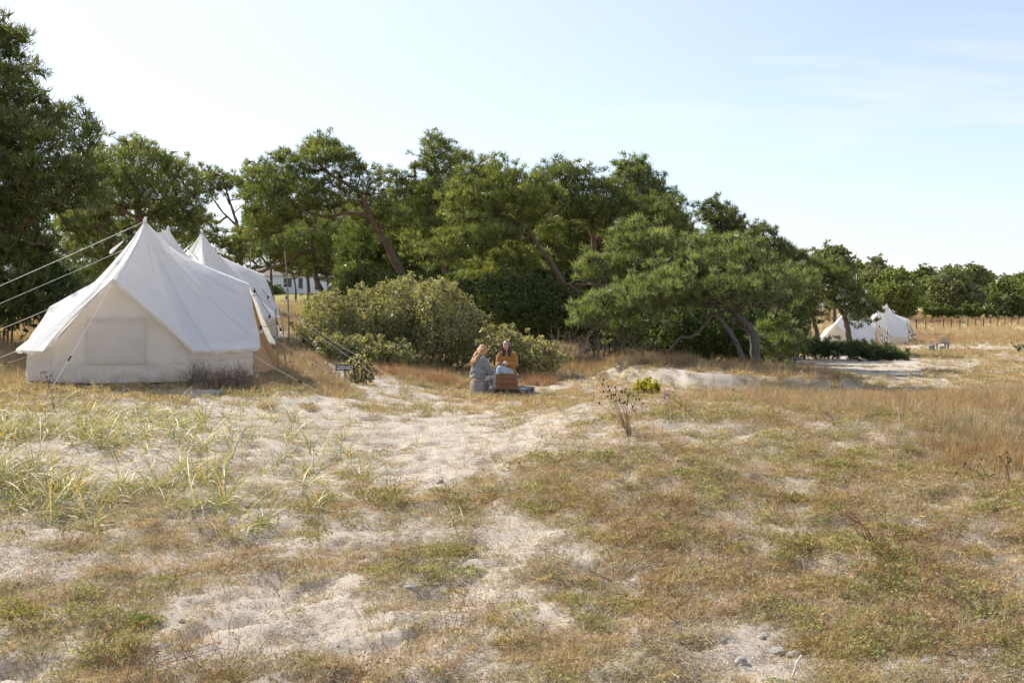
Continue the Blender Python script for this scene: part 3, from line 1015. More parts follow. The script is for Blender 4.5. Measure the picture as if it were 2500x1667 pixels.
        for sx in (-.3, .3):
            line(sx, 1.09, sx, 1.02, .085, .008).build('tie', rope_m, fl)
    # hooded vents near the pole tops
    for y0 in (-SPINE, SPINE):
        for sx, sy in ((-.86, -.5 * (1 if y0 < 0 else -1)), (.86, -.5 * (1 if y0 < 0 else -1))):
            d = Vector((sx, sy, 0)).normalized()
            c = Vector((0, y0, 0)) + d * .50 + Vector((0, 0, PEAK - .62))
            mb = MB()
            side = Vector((-d.y, d.x, 0))
            ring_a, ring_b = [], []
            for i in range(7):
                a = math.pi * i / 6
                ring_a.append(c + side * (.07 * math.cos(a)) + Vector((0, 0, .075 * math.sin(a))) + d * .13)
                ring_b.append(c + side * (.03 * math.cos(a)) + Vector((0, 0, .02 * math.sin(a) + .23)) - d * .09)
            for i in range(6):
                mb.poly((ring_a[i], ring_a[i + 1], ring_b[i + 1], ring_b[i]))
            v = mb.build('vent_hood', canvas_roof, root)
            for an in ('seam', 'stain'):
                v.data.attributes.new(an, 'FLOAT', 'POINT')
    # pole finials
    for y0 in (-SPINE, SPINE):
        MB().tube([(0, y0, PEAK - .02), (0, y0, PEAK + .06), (0, y0, PEAK + .11)], [.05, .03, .008], 8).build('pole_cap', canvas_roof, root)
        MB().tube([(0, y0, 0.0), (0, y0, PEAK)], .025, 8).build('pole', pole_m, root)
    # floor: deck painted near-black as shade under the wall, blue groundsheet peeping out
    outl = [stadium(i * PERIM / 80) for i in range(80)]
    def slab(grow, z0, z1):
        mb = MB()
        lo = [mb.bm.verts.new(a + b * (RW + grow) + Vector((0, 0, z0))) for a, b in outl]
        hi = [mb.bm.verts.new(a + b * (RW + grow) + Vector((0, 0, z1))) for a, b in outl]
        for i in range(80):
            mb.bm.faces.new((lo[i], lo[(i + 1) % 80], hi[(i + 1) % 80], hi[i]))
        mb.bm.faces.new(hi); mb.bm.faces.new(lo[::-1])
        return mb
    slab(.0, -.30, .012).build('deck', dark_m, root)
    slab(.10, -.075, -.045).build('groundsheet', sheet_m, root)
    # door: flaps painted with warm light shining through, one tied back, one hanging outwards
    if door:
        apex = Vector((RW - .22, 0, 1.72))
        def flap(sgn, outw):
            V, Fc = [], []
            for j in range(15):
                t = j / 14
                top = apex.copy()
                foot_in = Vector((RW + .03, sgn * .95, .02))
                foot_out = Vector((RW + outw, sgn * (.30 if sgn < 0 else .42), .05))
                for i in range(9):
                    u = i / 8
                    e = foot_in.lerp(foot_out, u)
                    e += Vector((.045 * math.sin(u * 14), .03 * math.cos(u * 11), 0))
                    gather = 1 - .45 * math.sin(math.pi * min(1, t * 1.1)) * u
                    p = top.lerp(Vector((foot_in.x + (e.x - foot_in.x) * gather, foot_in.y + (e.y - foot_in.y) * gather, e.z)), t)
                    V.append(tuple(p))
            for j in range(14):
                for i in range(8):
                    a = j * 9 + i
                    Fc.append((a, a + 1, a + 10, a + 9))
            return np_mesh('door_flap', V, Fc, {'seam': [0.] * len(V), 'stain': [.2] * len(V)}, True)
        obj('door_flap', flap(-1, .30), canvas_door, root)
        obj('door_flap', flap(1, .42), canvas_door, root)
    # guy ropes with pegs
    def guy(a, b, peg=True, r=.005):
        b = ground_local(b) + Vector((0, 0, .05)) if terrain else Vector(b)
        g = rope_between(a, b, .03, r / scale).build('guy_rope', rope_m, root)
        t = .68
        pm = Vector(a).lerp(Vector(b), t) - Vector((0, 0, .03 * 4 * t * (1 - t)))
        dr = (Vector(b) - Vector(a)).normalized() * .05
        MB().tube([pm - dr, pm + dr], .014, 5).build('slider', dark_m if detail else rope_m, g)
        if peg:
            MB().tube([b + Vector((0, 0, .04)), b - Vector((0, 0, .10))], .008, 5).build('peg', metal_m, g)
    for s0, ah, hw, ln_ in APEX:
        sp, n = stadium(s0)
        guy(sp + n * (RW + .23 - ln_) + Vector((0, 0, ah - .03)), sp + n * (RW + (1.55 if s0 == 0 else 3.1)) + (Vector((-.62, 0, 0)) if s0 == 0 else Vector((0, -.35, 0))))
    step = PERIM / 11
    for i in range(11):
        s = (i + .5) * step
        hb, near, lean = apex_lift(s)
        if near > .45:
            continue
        sp, n = stadium(s)
        if n.y < -.55 and detail and abs(n.x) < .55:
            continue
        guy(sp + n * (RW + .19) + Vector((0, 0, hb - .08)), sp + n * (RW + 1.9))
    for y0 in (-SPINE, SPINE):
        guy((0, y0, PEAK + .02), (-6.2, y0 - .6, 0)) if side_guys else None
    if side_guys:
        guy((RW - .22, -.02, 1.74), (RW + 3.4, .9, 0))
    return root
tent_a = make_tent('bell_tent', (-7.13, 20.0, .425), R(6.9), 1.0, 'big white bell tent with gable window, nearest the camera on the sand', 'white canvas tents')


tent_b = make_tent('bell_tent', (XP(468, 29.3) + .0, 30.2, gz(XP(480, 30), 29.0) + .12), R(18.5), 1.04, 'white bell tent half hidden behind the big near tent', 'white canvas tents', side_guys=False, door=False)
def far_tent(px, Y, rz, label, sc_=1.0, near_pole=True):
    """px of the near pole top; the stand height comes from the land"""
    ax = Vector((-math.sin(rz), math.cos(rz), 0))
    p = Vector((XP(px, Y), Y, 0)) + ax * SPINE * sc_
    z = gz(p.x, p.y)
    return make_tent('bell_tent', (p.x, p.y, z + .03), rz, sc_, label, 'white canvas tents', detail=False, side_guys=False)
tent_c = far_tent(2067, 74, R(-40), 'distant white bell tent behind the leaning pine trunk', 1.0)
tent_d = far_tent(2150, 81, R(-33), 'distant white bell tent at the edge of the golden meadow', 1.08)
# ------------------------------------------------------------------ trees and shrubs
def bark_material(name, low, high):
    m, nt, b = mat(name)
    co = objco(nt, (5, 5, 1.3))
    n = noise(nt, 3.2, 6, .7, co, .8)
    h = attr(nt, 'tone')
    c0 = ramp(nt, n, [(.3, tuple(q * .35 for q in low)), (.55, low), (.75, tuple(min(1, q * 1.5) for q in low))])
    c1 = ramp(nt, n, [(.3, tuple(q * .45 for q in high)), (.55, high), (.75, tuple(min(1, q * 1.35) for q in high))])
    nt.links.new(mixc(nt, h, c0, c1), b.inputs['Base Color'])
    b.inputs['Roughness'].default_value = .9
    b.inputs['Specular IOR Level'].default_value = .15
    bump(nt, b, n, .9, .04)
    return m
pine_bark = bark_material('pine_bark', (.14, .115, .095), (.19, .11, .07))
grey_bark = bark_material('weathered_wood', (.165, .145, .125), (.15, .11, .085))
leaf_bark = bark_material('grey_brown_bark', (.11, .09, .07), (.13, .10, .07))
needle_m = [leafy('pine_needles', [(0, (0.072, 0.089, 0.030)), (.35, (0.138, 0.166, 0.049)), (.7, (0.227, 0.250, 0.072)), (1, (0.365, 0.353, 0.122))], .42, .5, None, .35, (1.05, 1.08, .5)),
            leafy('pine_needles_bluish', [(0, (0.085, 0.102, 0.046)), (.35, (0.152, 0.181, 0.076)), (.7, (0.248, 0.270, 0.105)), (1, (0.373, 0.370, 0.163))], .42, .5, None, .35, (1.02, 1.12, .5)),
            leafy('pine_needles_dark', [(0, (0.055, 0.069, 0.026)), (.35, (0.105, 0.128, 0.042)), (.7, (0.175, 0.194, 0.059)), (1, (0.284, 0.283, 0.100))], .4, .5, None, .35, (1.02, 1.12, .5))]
juniper_m = leafy('juniper_needles', [(0, (0.033, 0.052, 0.019)), (.5, (0.065, 0.101, 0.031)), (1, (0.143, 0.182, 0.058))], .28, .55, None, .3)
willow_m = leafy('willow_leaves', [(0, (0.120, 0.134, 0.078)), (.35, (0.241, 0.251, 0.131)), (.65, (0.371, 0.354, 0.177)), (.9, (0.548, 0.503, 0.242)), (1, (0.709, 0.580, 0.187))], .42, .5, None, .4, (1.2, 1.1, .45))
thicket_m = leafy('thicket_leaves', [(0, (0.048, 0.066, 0.026)), (.5, (0.102, 0.132, 0.048)), (1, (0.228, 0.240, 0.078))], .38, .65, None, .2)
oak_m = leafy('broad_leaves', [(0, (0.090, 0.120, 0.036)), (.5, (0.168, 0.204, 0.066)), (1, (0.300, 0.312, 0.108))], .42, .55, None, .3)
oak2_m = leafy('broad_leaves_dull', [(0, (0.115, 0.132, 0.063)), (.5, (0.196, 0.207, 0.098)), (1, (0.310, 0.299, 0.149))], .4, .55, None, .3)
yellow_m = leafy('yellowing_leaves', [(0, (0.297, 0.280, 0.036)), (.5, (0.608, 0.504, 0.048)), (1, (0.800, 0.672, 0.072))], .4, .5, None, .3)
brush_m = leafy('dry_brush', [(0, (.20, .14, .10)), (.5, (.32, .235, .175)), (1, (.44, .35, .27))], .15, .8, None, .1, (1, .9, .8))
red_m = leafy('reddish_herb', [(0, (.22, .09, .05)), (.5, (.33, .15, .08)), (1, (.40, .24, .11))], .3, .7, None, .1, (1, .8, .6))

def in_poly(x, z, poly):
    ins = np.zeros(len(x), bool)
    n = len(poly)
    for i in range(n):
        x0, z0 = poly[i]; x1, z1 = poly[(i + 1) % n]
        c = ((z0 > z) != (z1 > z))
        xi = (x1 - x0) * (z - z0) / (z1 - z0 + 1e-12) + x0
        ins ^= c & (x < xi)
    return ins
def edge_dist(x, z, poly):
    d = np.full(len(x), 1e9)
    n = len(poly)
    for i in range(n):
        a = np.array(poly[i]); b = np.array(poly[(i + 1) % n])
        ab = b - a
        t = np.clip(((x - a[0]) * ab[0] + (z - a[1]) * ab[1]) / (ab @ ab + 1e-12), 0, 1)
        d = np.minimum(d, np.hypot(x - a[0] - t * ab[0], z - a[1] - t * ab[1]))
    return d
def make_pads(poly_px, Y, depth, rp, fill=1.0, holes=(), tilt=0.0, g=None):
    """foliage pads that fill an outline read off the photograph: centre + radius, spread in depth as a real crown is"""
    s = Y / F
    poly = [((a - CX) * s, EYE - (b - HZ) * s) for a, b in poly_px]
    xs = [p[0] for p in poly]; zs = [p[1] for p in poly]
    area = (max(xs) - min(xs)) * (max(zs) - min(zs))
    n = int(area / (rp * rp) * 14)
    x = g.uniform(min(xs), max(xs), n); z = g.uniform(min(zs), max(zs), n)
    k = in_poly(x, z, poly)
    x, z = x[k], z[k]
    e = edge_dist(x, z, poly)
    r = rp * g.uniform(.62, 1.25, len(x))
    r = np.minimum(r, np.maximum(e * 1.25, .34 * rp))
    D = np.minimum(depth, e * 1.25 + .25 * rp)
    y = Y + g.uniform(-1, 1, len(x)) * D
    for hx, hz, hr in holes:
        hX, hZ = (hx - CX) * s, EYE - (hz - HZ) * s
        k = np.hypot(x - hX, z - hZ) > hr * s
        x, y, z, r = x[k], y[k], z[k], r[k]
    keep = []
    pts = np.stack([x, y, z], 1)
    for i in np.argsort(-r * g.uniform(.7, 1, len(r))):
        if keep:
            q = pts[keep]
            d = np.sqrt((q[:, 0] - pts[i, 0]) ** 2 + (q[:, 1] - pts[i, 1]) ** 2 + ((q[:, 2] - pts[i, 2]) * 1.35) ** 2)
            if (d < (r[keep] + r[i]) * .60 / fill).any():
                continue
        keep.append(i)
    return pts[keep], r[keep]
def tufts(pads, rads, dens, L, w, K, g, flat=.62, spread=.55, up=.55, ragged=.12, tone_bias=0.0):
    """needle tufts over the upper side of each pad"""
    n = np.maximum(6, (dens * rads ** 2).astype(int))
    idx = np.repeat(np.arange(len(pads)), n)
    N = len(idx)
    d = g.normal(size=(N, 3)); d[:, 2] += .35
    d /= np.linalg.norm(d, axis=1)[:, None]
    rr = rads[idx][:, None] * (g.uniform(.35, 1, (N, 1)) ** .5)
    rr = np.where(g.uniform(0, 1, (N, 1)) < ragged, rr * g.uniform(1.05, 1.45, (N, 1)), rr)
    # clumps within the pad
    lump = np.sin(d * 5.3 + idx[:, None] * 1.7).sum(1)[:, None] * .10
    pos = pads[idx] + d * rr * (1 + lump) * np.array([1.25, 1.25, flat])
    ax = d * .75 + np.array([-.22, 0, up]); ax /= np.linalg.norm(ax, axis=1)[:, None]
    pt = g.uniform(0, 1, len(pads))[idx]
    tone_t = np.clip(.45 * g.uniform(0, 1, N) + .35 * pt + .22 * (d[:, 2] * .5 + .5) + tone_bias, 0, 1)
    nd = ax[:, None, :] + g.normal(0, spread, (N, K, 3))
    nd /= np.linalg.norm(nd, axis=2)[:, :, None]
    l = L * g.uniform(.7, 1.25, (N, K, 1))
    sd = np.cross(nd, g.normal(size=(N, K, 3))); sd /= np.linalg.norm(sd, axis=2)[:, :, None] + 1e-9
    b = pos[:, None, :] + g.normal(0, L * .22, (N, K, 3))
    V = np.stack([b - sd * w * .5, b + sd * w * .5, b + nd * l], 2).reshape(-1, 3)
    Fc = np.arange(len(V)).reshape(-1, 3)
    tone = np.repeat(np.clip(tone_t[:, None] + g.normal(0, .07, (N, K)), 0, 1).ravel(), 3)
    return V, Fc, tone
def leaves(pads, rads, dens, size, g, flat=.9, up=.2, ragged=.12, aspect=.5, tone_bias=0.0):
    n = np.maximum(8, (dens * rads ** 2).astype(int))
    idx = np.repeat(np.arange(len(pads)), n)
    N = len(idx)
    d = g.normal(size=(N, 3)); d[:, 2] += up
    d /= np.linalg.norm(d, axis=1)[:, None]
    rr = rads[idx][:, None] * (g.uniform(.2, 1, (N, 1)) ** .45)
    rr = np.where(g.uniform(0, 1, (N, 1)) < ragged, rr * g.uniform(1.05, 1.5, (N, 1)), rr)
    lump = np.sin(d * 6.1 + idx[:, None] * 2.3).sum(1)[:, None] * .09
    pos = pads[idx] + d * rr * (1 + lump) * np.array([1.1, 1.1, flat])
    u = g.normal(size=(N, 3)) + d * .5; u /= np.linalg.norm(u, axis=1)[:, None]
    w = np.cross(u, g.normal(size=(N, 3))); w /= np.linalg.norm(w, axis=1)[:, None]
    s = size * g.uniform(.6, 1.3, (N, 1))
    V = np.stack([pos - u * s * .5, pos + w * s * aspect * .5, pos + u * s * .5, pos - w * s * aspect * .5], 1).reshape(-1, 3)
    Fc = np.arange(len(V)).reshape(-1, 4)
    pt = g.uniform(0, 1, len(pads))[idx]
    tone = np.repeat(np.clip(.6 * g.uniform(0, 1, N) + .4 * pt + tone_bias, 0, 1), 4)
    return V, Fc, tone

def tube_arrays(pts, radii, sides, V, Fc, T, tones):
    """append a tapered tube to python lists"""
    prev = None; base = len(V)
    for i, p in enumerate(pts):
        t = (pts[min(i + 1, len(pts) - 1)] - pts[max(i - 1, 0)])
        if t.length < 1e-6:
            t = Vector((0, 0, 1))
        t.normalize()
        a = t.orthogonal().normalized() if prev is None else (prev - t * prev.dot(t))
        if a.length < 1e-6:
            a = t.orthogonal()
        a.normalize(); prev = a
        b = t.cross(a)
        for j in range(sides):
            q = 2 * math.pi * j / sides
            V.append(p + (a * math.cos(q) + b * math.sin(q)) * radii[i]); T.append(tones[i])
    for i in range(len(pts) - 1):
        for j in range(sides):
            Fc.append((base + i * sides + j, base + i * sides + (j + 1) % sides, base + (i + 1) * sides + (j + 1) % sides, base + (i + 1) * sides + j))
def smooth_line(pts, per=4):
    out = []
    n = len(pts)
    for i in range(n - 1):
        p0, p1, p2, p3 = pts[max(i - 1, 0)], pts[i], pts[i + 1], pts[min(i + 2, n - 1)]
        for k in range(per):
            t = k / per
            out.append(.5 * ((2 * p1) + (p2 - p0) * t + (2 * p0 - 5 * p1 + 4 * p2 - p3) * t * t + (3 * p1 - p0 - 3 * p2 + p3) * t ** 3))
    out.append(pts[-1])
    return out
def make_skeleton(trunks, pads, ground, g, r_tip=.012, bark_h=3.0, extra=(), sides=6, limb_sides=4, r_scale=1.0):
    """trunk lines plus a branch to every pad, grown outwards from the nearest wood; returns mesh arrays"""
    V, Fc, T = [], [], []
    nodes, nrad = [], []
    for line, r0, r1 in trunks:
        ln = smooth_line(line)
        for i, p in enumerate(ln):
            t = i / (len(ln) - 1)
            wob = Vector(g.normal(0, .012, 3)) * (1 if 0 < i < len(ln) - 1 else 0)
            ln[i] = p + wob
        rad = [r0 + (r1 - r0) * (i / (len(ln) - 1)) ** .8 for i in range(len(ln))]
        rad[0] *= 1.35
        rad = [q_ * (1 + .10 * math.sin(i * 2.7 + r0 * 90) + g.normal(0, .05)) for i, q_ in enumerate(rad)]
        tones = [min(1, max(0, (p.z - ground - bark_h * .35) / bark_h)) for p in ln]
        tube_arrays(ln, rad, sides + 2, V, Fc, T, tones)
        for i, p in enumerate(ln):
            if i > len(ln) * .3:
                nodes.append(p.copy()); nrad.append(rad[i])
    parent = [-1] * len(nodes); n0 = len(nodes)
    arr = [tuple(p) for p in nodes]
    order = np.argsort([min(((p - np.array(q)) ** 2).sum() for q in arr[:n0]) for p in pads]) if len(pads) else []
    segs = []
    for i in order:
        p = Vector(pads[i])
        A = np.array(arr)
        d = np.sqrt(((A - pads[i]) ** 2).sum(1)) + np.maximum(0, A[:, 2] - p.z) * .6
        d[:n0] += .0
        k = int(np.argmin(d))
        q = Vector(arr[k])
        dv = p - q
        m1 = q.lerp(p, .35) + Vector((g.normal(0, .06), g.normal(0, .06), -.04 - .04 * dv.length)) * min(1, dv.length)
        m2 = q.lerp(p, .7) + Vector((g.normal(0, .06), g.normal(0, .06), -.05 * dv.length)) * min(1, dv.length)
        ids = [k]
        for w_ in (m1, m2, p - Vector((0, 0, .08))):
            arr.append(tuple(w_)); parent.append(ids[-1]); ids.append(len(arr) - 1)
        segs.append(ids)
    cnt = np.zeros(len(arr))
    for ids in segs:
        j = ids[-1]; steps = 0
        while j >= n0 and steps < 500:
            cnt[j] += 1; j = parent[j]; steps += 1
    for ids in segs:
        rad = []
        for j in ids:
            rr = r_tip * r_scale * (1 + 1.05 * math.sqrt(cnt[j])) if j >= n0 else 0
            rad.append(rr)
        rad[0] = max(rad[0], rad[1] * 1.1)
        rad[-1] = min(rad[-1], r_tip * r_scale * 1.2)
        pts = [Vector(arr[j]) for j in ids]
        tube_arrays(pts, rad, limb_sides, V, Fc, T, [min(1, max(0, (p.z - ground - bark_h * .35) / bark_h)) for p in pts])
    for line, r0, r1, tone in extra:
        ln = smooth_line(line)
        tube_arrays(ln, [r0 + (r1 - r0) * i / (len(ln) - 1) for i in range(len(ln))], limb_sides + 1, V, Fc, T, [tone] * len(ln))
    return V, Fc, T
def bare_twigs(starts, g, L=1.2, spread=.7, r=.012):
    """dead forking branches: lines for make_skeleton(extra=...)"""
    out = []
    for p, d in starts:
        p = Vector(p); d = Vector(d).normalized()
        def grow(p, d, L, r, lev):
            pts = [p]
            for i in range(3):
                d = (d + Vector(g.normal(0, .22, 3))).normalized()
                pts.append(pts[-1] + d * L / 3)
            out.append((pts, r, r * .4, .25))
            if lev:
                for i in (1, 2, 3):
                    grow(pts[i], (d + Vector(g.normal(0, spread, 3))).normalized(), L * .55, r * .5, lev - 1)
        grow(p, d, L, r, 2)
    return out
TREE_N = [0]
def tree(name, label, cat, Y, polys, trunks, depth=2.2, rp=.55, dens=260, L=.19, w=.027, K=8, m=None, bark=None, kind='needle', fill=.95, holes=(), group=None,
         size=.1, flat=.50, up=.75, spread=.46, ragged=.25, extra=(), base=None, r_tip=.009, aspect=.5, tone_bias=0., crown='crown', bark_h=3.0, trunkname='trunk', sides=6, carry_all=False, thick=.7, core=11, core_size=.22, sprig=.75):
    """polys: [(pixels outline, distance offset, depth or None)], trunks: [([(px,py,dy)...], r0, r1)]; the first trunk point is carried down to the land"""
    TREE_N[0] += 1
    g = np.random.default_rng(1000 + TREE_N[0])
    if kind == 'needle' and rp < .8:
        rp = rp * .85
    pads, rads = [], []
    for q in polys:
        poly, dy, dp = q[0], q[1], (q[2] or depth)
        a, b = make_pads(poly, Y + dy, dp, rp, fill, holes, 0, g)
        pads.append(a); rads.append(b)
        if sprig:
            s_ = (Y + dy) / F
            pm = [((u - CX) * s_, EYE - (v - HZ) * s_) for u, v in poly]
            ar = sum(pm[i][0] * pm[(i + 1) % len(pm)][1] - pm[(i + 1) % len(pm)][0] * pm[i][1] for i in range(len(pm)))
            for i in range(len(pm)):
                e0 = np.array(pm[i]); e1 = np.array(pm[(i + 1) % len(pm)]); ev = e1 - e0; el = np.linalg.norm(ev)
                nn = int(el / (rp * .30) + g.uniform()); sg = 1 if ar > 0 else -1
                nv = np.array([ev[1], -ev[0]]) / (el + 1e-9) * sg
                for _ in range(nn):
                    if g.uniform() > sprig:
                        continue
                    q2 = e0 + ev * g.uniform() + nv * rp * g.uniform(-.3, .75)
                    pads.append(np.array([[q2[0], Y + dy + g.uniform(-.5, .5) * min(dp, 1.2), q2[1]]])); rads.append(np.array([rp * g.uniform(.14, .36)]))
    pads = np.concatenate(pads); rads = np.concatenate(rads)
    tl = []
    gzv = None
    for line, r0, r1 in trunks:
        ln = [P(a, b, Y + c) for a, b, c in line]
        z0 = gz(ln[0].x, ln[0].y) - .08
        if gzv is None:
            gzv = z0
        if tl and ln[0].z > z0 + .6 and not carry_all:
            pass                                                   # a limb that starts on the trunk
        elif ln[0].z > z0 + .15:
            ln.insert(0, Vector((ln[0].x + (ln[0].x - ln[1].x) * .15, ln[0].y, z0)))
        else:
            ln[0].z = z0
        tl.append((ln, r0 * thick, r1 * thick))
    root = empty(name, (tl[0][0][0].x, tl[0][0][0].y, gzv), 0, label, cat, group)
    k = pads[:, 2] > gzv + .05
    pads, rads = pads[k], rads[k]
    if kind == 'needle':
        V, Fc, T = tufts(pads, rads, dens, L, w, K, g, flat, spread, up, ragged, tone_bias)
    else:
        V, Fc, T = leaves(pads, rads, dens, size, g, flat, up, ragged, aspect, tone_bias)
    # coarse dark-toned faces added to block light and darken the heart of each pad
    n = np.maximum(4, (core * (rads / rp) ** 2).astype(int))
    idx = np.repeat(np.arange(len(pads)), n)
    d = g.normal(size=(len(idx), 3)); d /= np.linalg.norm(d, axis=1)[:, None]
    pos = pads[idx] + d * rads[idx][:, None] * g.uniform(0, .78, (len(idx), 1)) ** .6 * np.array([1.15, 1.15, flat])
    a1 = g.normal(size=(len(idx), 3)); a1 /= np.linalg.norm(a1, axis=1)[:, None]
    a2 = np.cross(a1, g.normal(size=(len(idx), 3))); a2 /= np.linalg.norm(a2, axis=1)[:, None]
    cs = core_size * g.uniform(.6, 1.3, (len(idx), 1))
    if kind == 'needle':
        V2 = np.stack([pos - a2 * cs * .22, pos + a2 * cs * .22, pos + a1 * cs], 1).reshape(-1, 3); q_ = 3
    else:
        V2 = np.stack([pos - a1 * cs * .5, pos + a2 * cs * .3, pos + a1 * cs * .5, pos - a2 * cs * .3], 1).reshape(-1, 3); q_ = 4
    Fc = np.concatenate([Fc, np.arange(len(V2)).reshape(-1, q_) + len(V)])
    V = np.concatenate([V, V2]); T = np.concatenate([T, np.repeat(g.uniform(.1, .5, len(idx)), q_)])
    off = np.array(root.location)
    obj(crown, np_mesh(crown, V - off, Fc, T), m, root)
    V, Fc, T = make_skeleton(tl, pads, gzv, g, r_tip, bark_h, extra, sides)
    obj(trunkname, np_mesh(trunkname, np.array([tuple(v) for v in V]) - off, Fc, T, True), bark or pine_bark, root)
    return root
PG = 'wind-bent pines along the tent field'
N0, N1, N2 = needle_m
# far-left tall pine
tree('pine_tree', 'tall dark pine cut off by the left picture edge', 'tree', 27,
     [(Z5([(-420, 330), (-200, 240), (-60, 165), (0, 150), (55, 185), (25, 235), (110, 225), (192, 240), (165, 305), (120, 335), (132, 425), (55, 445), (130, 470), (205, 480), (208, 560), (130, 640), (188, 690), (195, 742), (330, 757), (440, 790), (500, 770), (570, 752), (622, 910), (590, 1000), (640, 1100), (690, 1150), (665, 1250), (620, 1290), (662, 1370), (540, 1425), (400, 1445), (290, 1420), (260, 1500), (120, 1567), (-100, 1567), (-500, 1500), (-560, 800)]), 0, 2.6),
      (Z1([(-500, -60), (0, -40), (150, 40), (290, 130), (300, 260), (430, 330), (400, 420), (330, 420), (260, 520), (250, 640), (230, 830), (180, 900), (60, 890), (-60, 800), (-300, 700)]), 1.0, 1.6)],
     [([(-60, 860, 0), (-50, 600, 0), (-40, 380, 0), (-20, 200, 0), (-5, 90, 0)], .30, .05)],
     rp=.66, dens=300, m=N2, holes=[(68, 405, 34), (40, 700, 20), (110, 560, 22), (10, 640, 25)], group=PG, L=.2)
# pine behind the near tent
tree('pine_tree', 'broad round-topped pine rising behind the big near tent', 'tree', 37,
     [(Z5([(590, 1030), (650, 998), (690, 1050), (740, 1010), (800, 998), (850, 1040), (880, 985), (965, 968), (1050, 1020), (1125, 1050), (1135, 1090), (1220, 1083), (1290, 1120), (1335, 1160), (1300, 1240), (1345, 1330), (1370, 1440), (1400, 1540), (1330, 1600), (1230, 1540), (1150, 1440), (1050, 1390), (930, 1420), (800, 1460), (640, 1540), (480, 1600), (430, 1567), (470, 1450), (560, 1420), (620, 1300), (660, 1200)]), 0, None),
      (Z1([(430, 120), (700, 60), (830, 200), (800, 330), (830, 420), (760, 560), (660, 640), (640, 480), (560, 420), (460, 280)]), .5, 1.4),
      (Z1([(1100, 120), (1300, 100), (1420, 200), (1330, 330), (1230, 250)]), .3, 1.0)],
     [([(345, 800, 0), (345, 640, 0), (342, 530, 0), (330, 470, .2), (300, 410, .2), (290, 380, 0)], .27, .06), ([(343, 560, 0), (395, 490, .2), (430, 430, 0)], .12, .04), ([(343, 540, 0), (270, 490, -.3), (240, 440, 0)], .11, .04)],
     rp=.62, dens=250, m=N0, holes=[(300, 480, 22), (390, 490, 18), (220, 520, 22)], group=PG,
     extra=bare_twigs([(P(315, 480, 35.5), (-.2, -.3, -1)), (P(300, 470, 35.5), (-1, -.2, -.2)), (P(340, 500, 35.6), (.5, -.3, .3)), (P(255, 520, 36), (-1, 0, -.4))], np.random.default_rng(5), 1.3))
# thin open pine with bare limbs
tree('pine_tree', 'sparse open pine with bare limbs showing sky, right of the tent peak', 'tree', 50,
     [(Z5([(1335, 1190), (1430, 1163), (1500, 1200), (1560, 1188), (1640, 1225), (1672, 1270), (1650, 1310), (1560, 1290), (1480, 1310), (1400, 1330), (1340, 1290)]), 0, None),
      (Z1([(1440, 130), (1560, 190), (1600, 300), (1520, 360), (1430, 290)]), 0, 1.0), (Z1([(1600, 330), (1760, 270), (1840, 360), (1800, 460), (1700, 420)]), 0, 1.0), (Z1([(1800, 120), (1900, 100), (1950, 200), (1850, 240)]), 0, .8),
      (Z1([(1420, 340), (1500, 400), (1640, 440), (1700, 520), (1620, 500), (1480, 420)]), 2, .8)],
     [([(592, 700, 0), (588, 640, 0), (584, 580, 0), (576, 540, 0), (560, 490, .3), (545, 440, 0)], .24, .06), ([(582, 580, 0), (600, 520, .3), (595, 460, 0)], .1, .03), ([(578, 550, 0), (545, 520, 0), (510, 470, .3)], .1, .03)],
     rp=.5, dens=190, m=N0, fill=1.0, group=PG,
     extra=bare_twigs([(P(560, 490, 50), (.6, 0, .8)), (P(570, 520, 50), (.9, .1, .5)), (P(545, 520, 50), (-.5, 0, .6)), (P(580, 560, 50), (.8, 0, .4)), (P(560, 500, 50), (-.6, .3, .8))], np.random.default_rng(6), 1.9, .8, .03))
# the leaning pine
tree('pine_tree', 'pine with a long trunk leaning to the left above the willow bush', 'tree', 43,
     [(Z6([(95, 295), (170, 250), (250, 265), (330, 270), (400, 300), (480, 330), (600, 400), (700, 430), (740, 470), (720, 530), (600, 560), (480, 600), (330, 660), (200, 770), (120, 760), (105, 640), (150, 560), (100, 500), (130, 400)]), -.4, None),
      (Z6([(305, 235), (320, 180), (390, 200), (480, 178), (492, 90), (540, 115), (592, 72), (645, 120), (740, 160), (790, 230), (860, 282), (930, 370), (980, 450), (1000, 540), (1150, 600), (1180, 660), (1080, 700), (1000, 650), (930, 560), (860, 430), (800, 400), (700, 350), (560, 330), (400, 300)]), .3, None),
      (Z6([(700, 480), (760, 440), (830, 470), (880, 560), (900, 640), (820, 640), (740, 570)]), .8, 1.0)],
     [([(985, 690, 0), (960, 630, 0), (935, 583, 0), (915, 549, 0), (893, 500, 0), (874, 468, 0), (828, 438, 0), (790, 411, 0), (760, 370, 0)], .31, .05), ([(905, 530, 0), (850, 520, -.4), (790, 530, -.6), (720, 500, -.8), (650, 440, -.5)], .13, .03)],
     rp=.60, dens=250, m=N0, holes=[(850, 490, 14), (868, 520, 12)], group=PG)
# pine before the cottage with a low sweeping limb
tree('pine_tree', 'stout pine in front of the white cottage with a low sweeping limb', 'tree', 72,
     [(Z6([(330, 640), (500, 590), (700, 600), (860, 640), (960, 720), (1000, 860), (930, 930), (840, 990), (740, 960), (660, 900), (560, 880), (480, 900), (400, 870), (300, 880), (190, 850), (130, 800), (170, 730)]), 0, 3.0)],
     [([(790, 722, 0), (775, 690, 0), (765, 640, 0), (762, 590, 0), (758, 545, 0)], .42, .12), ([(766, 610, 0), (730, 620, -1), (700, 640, -1.5), (660, 655, -1.5), (620, 668, -1), (604, 676, -1)], .22, .09)],
     rp=.95, dens=120, L=.24, w=.032, m=N2, group=PG, r_tip=.02)
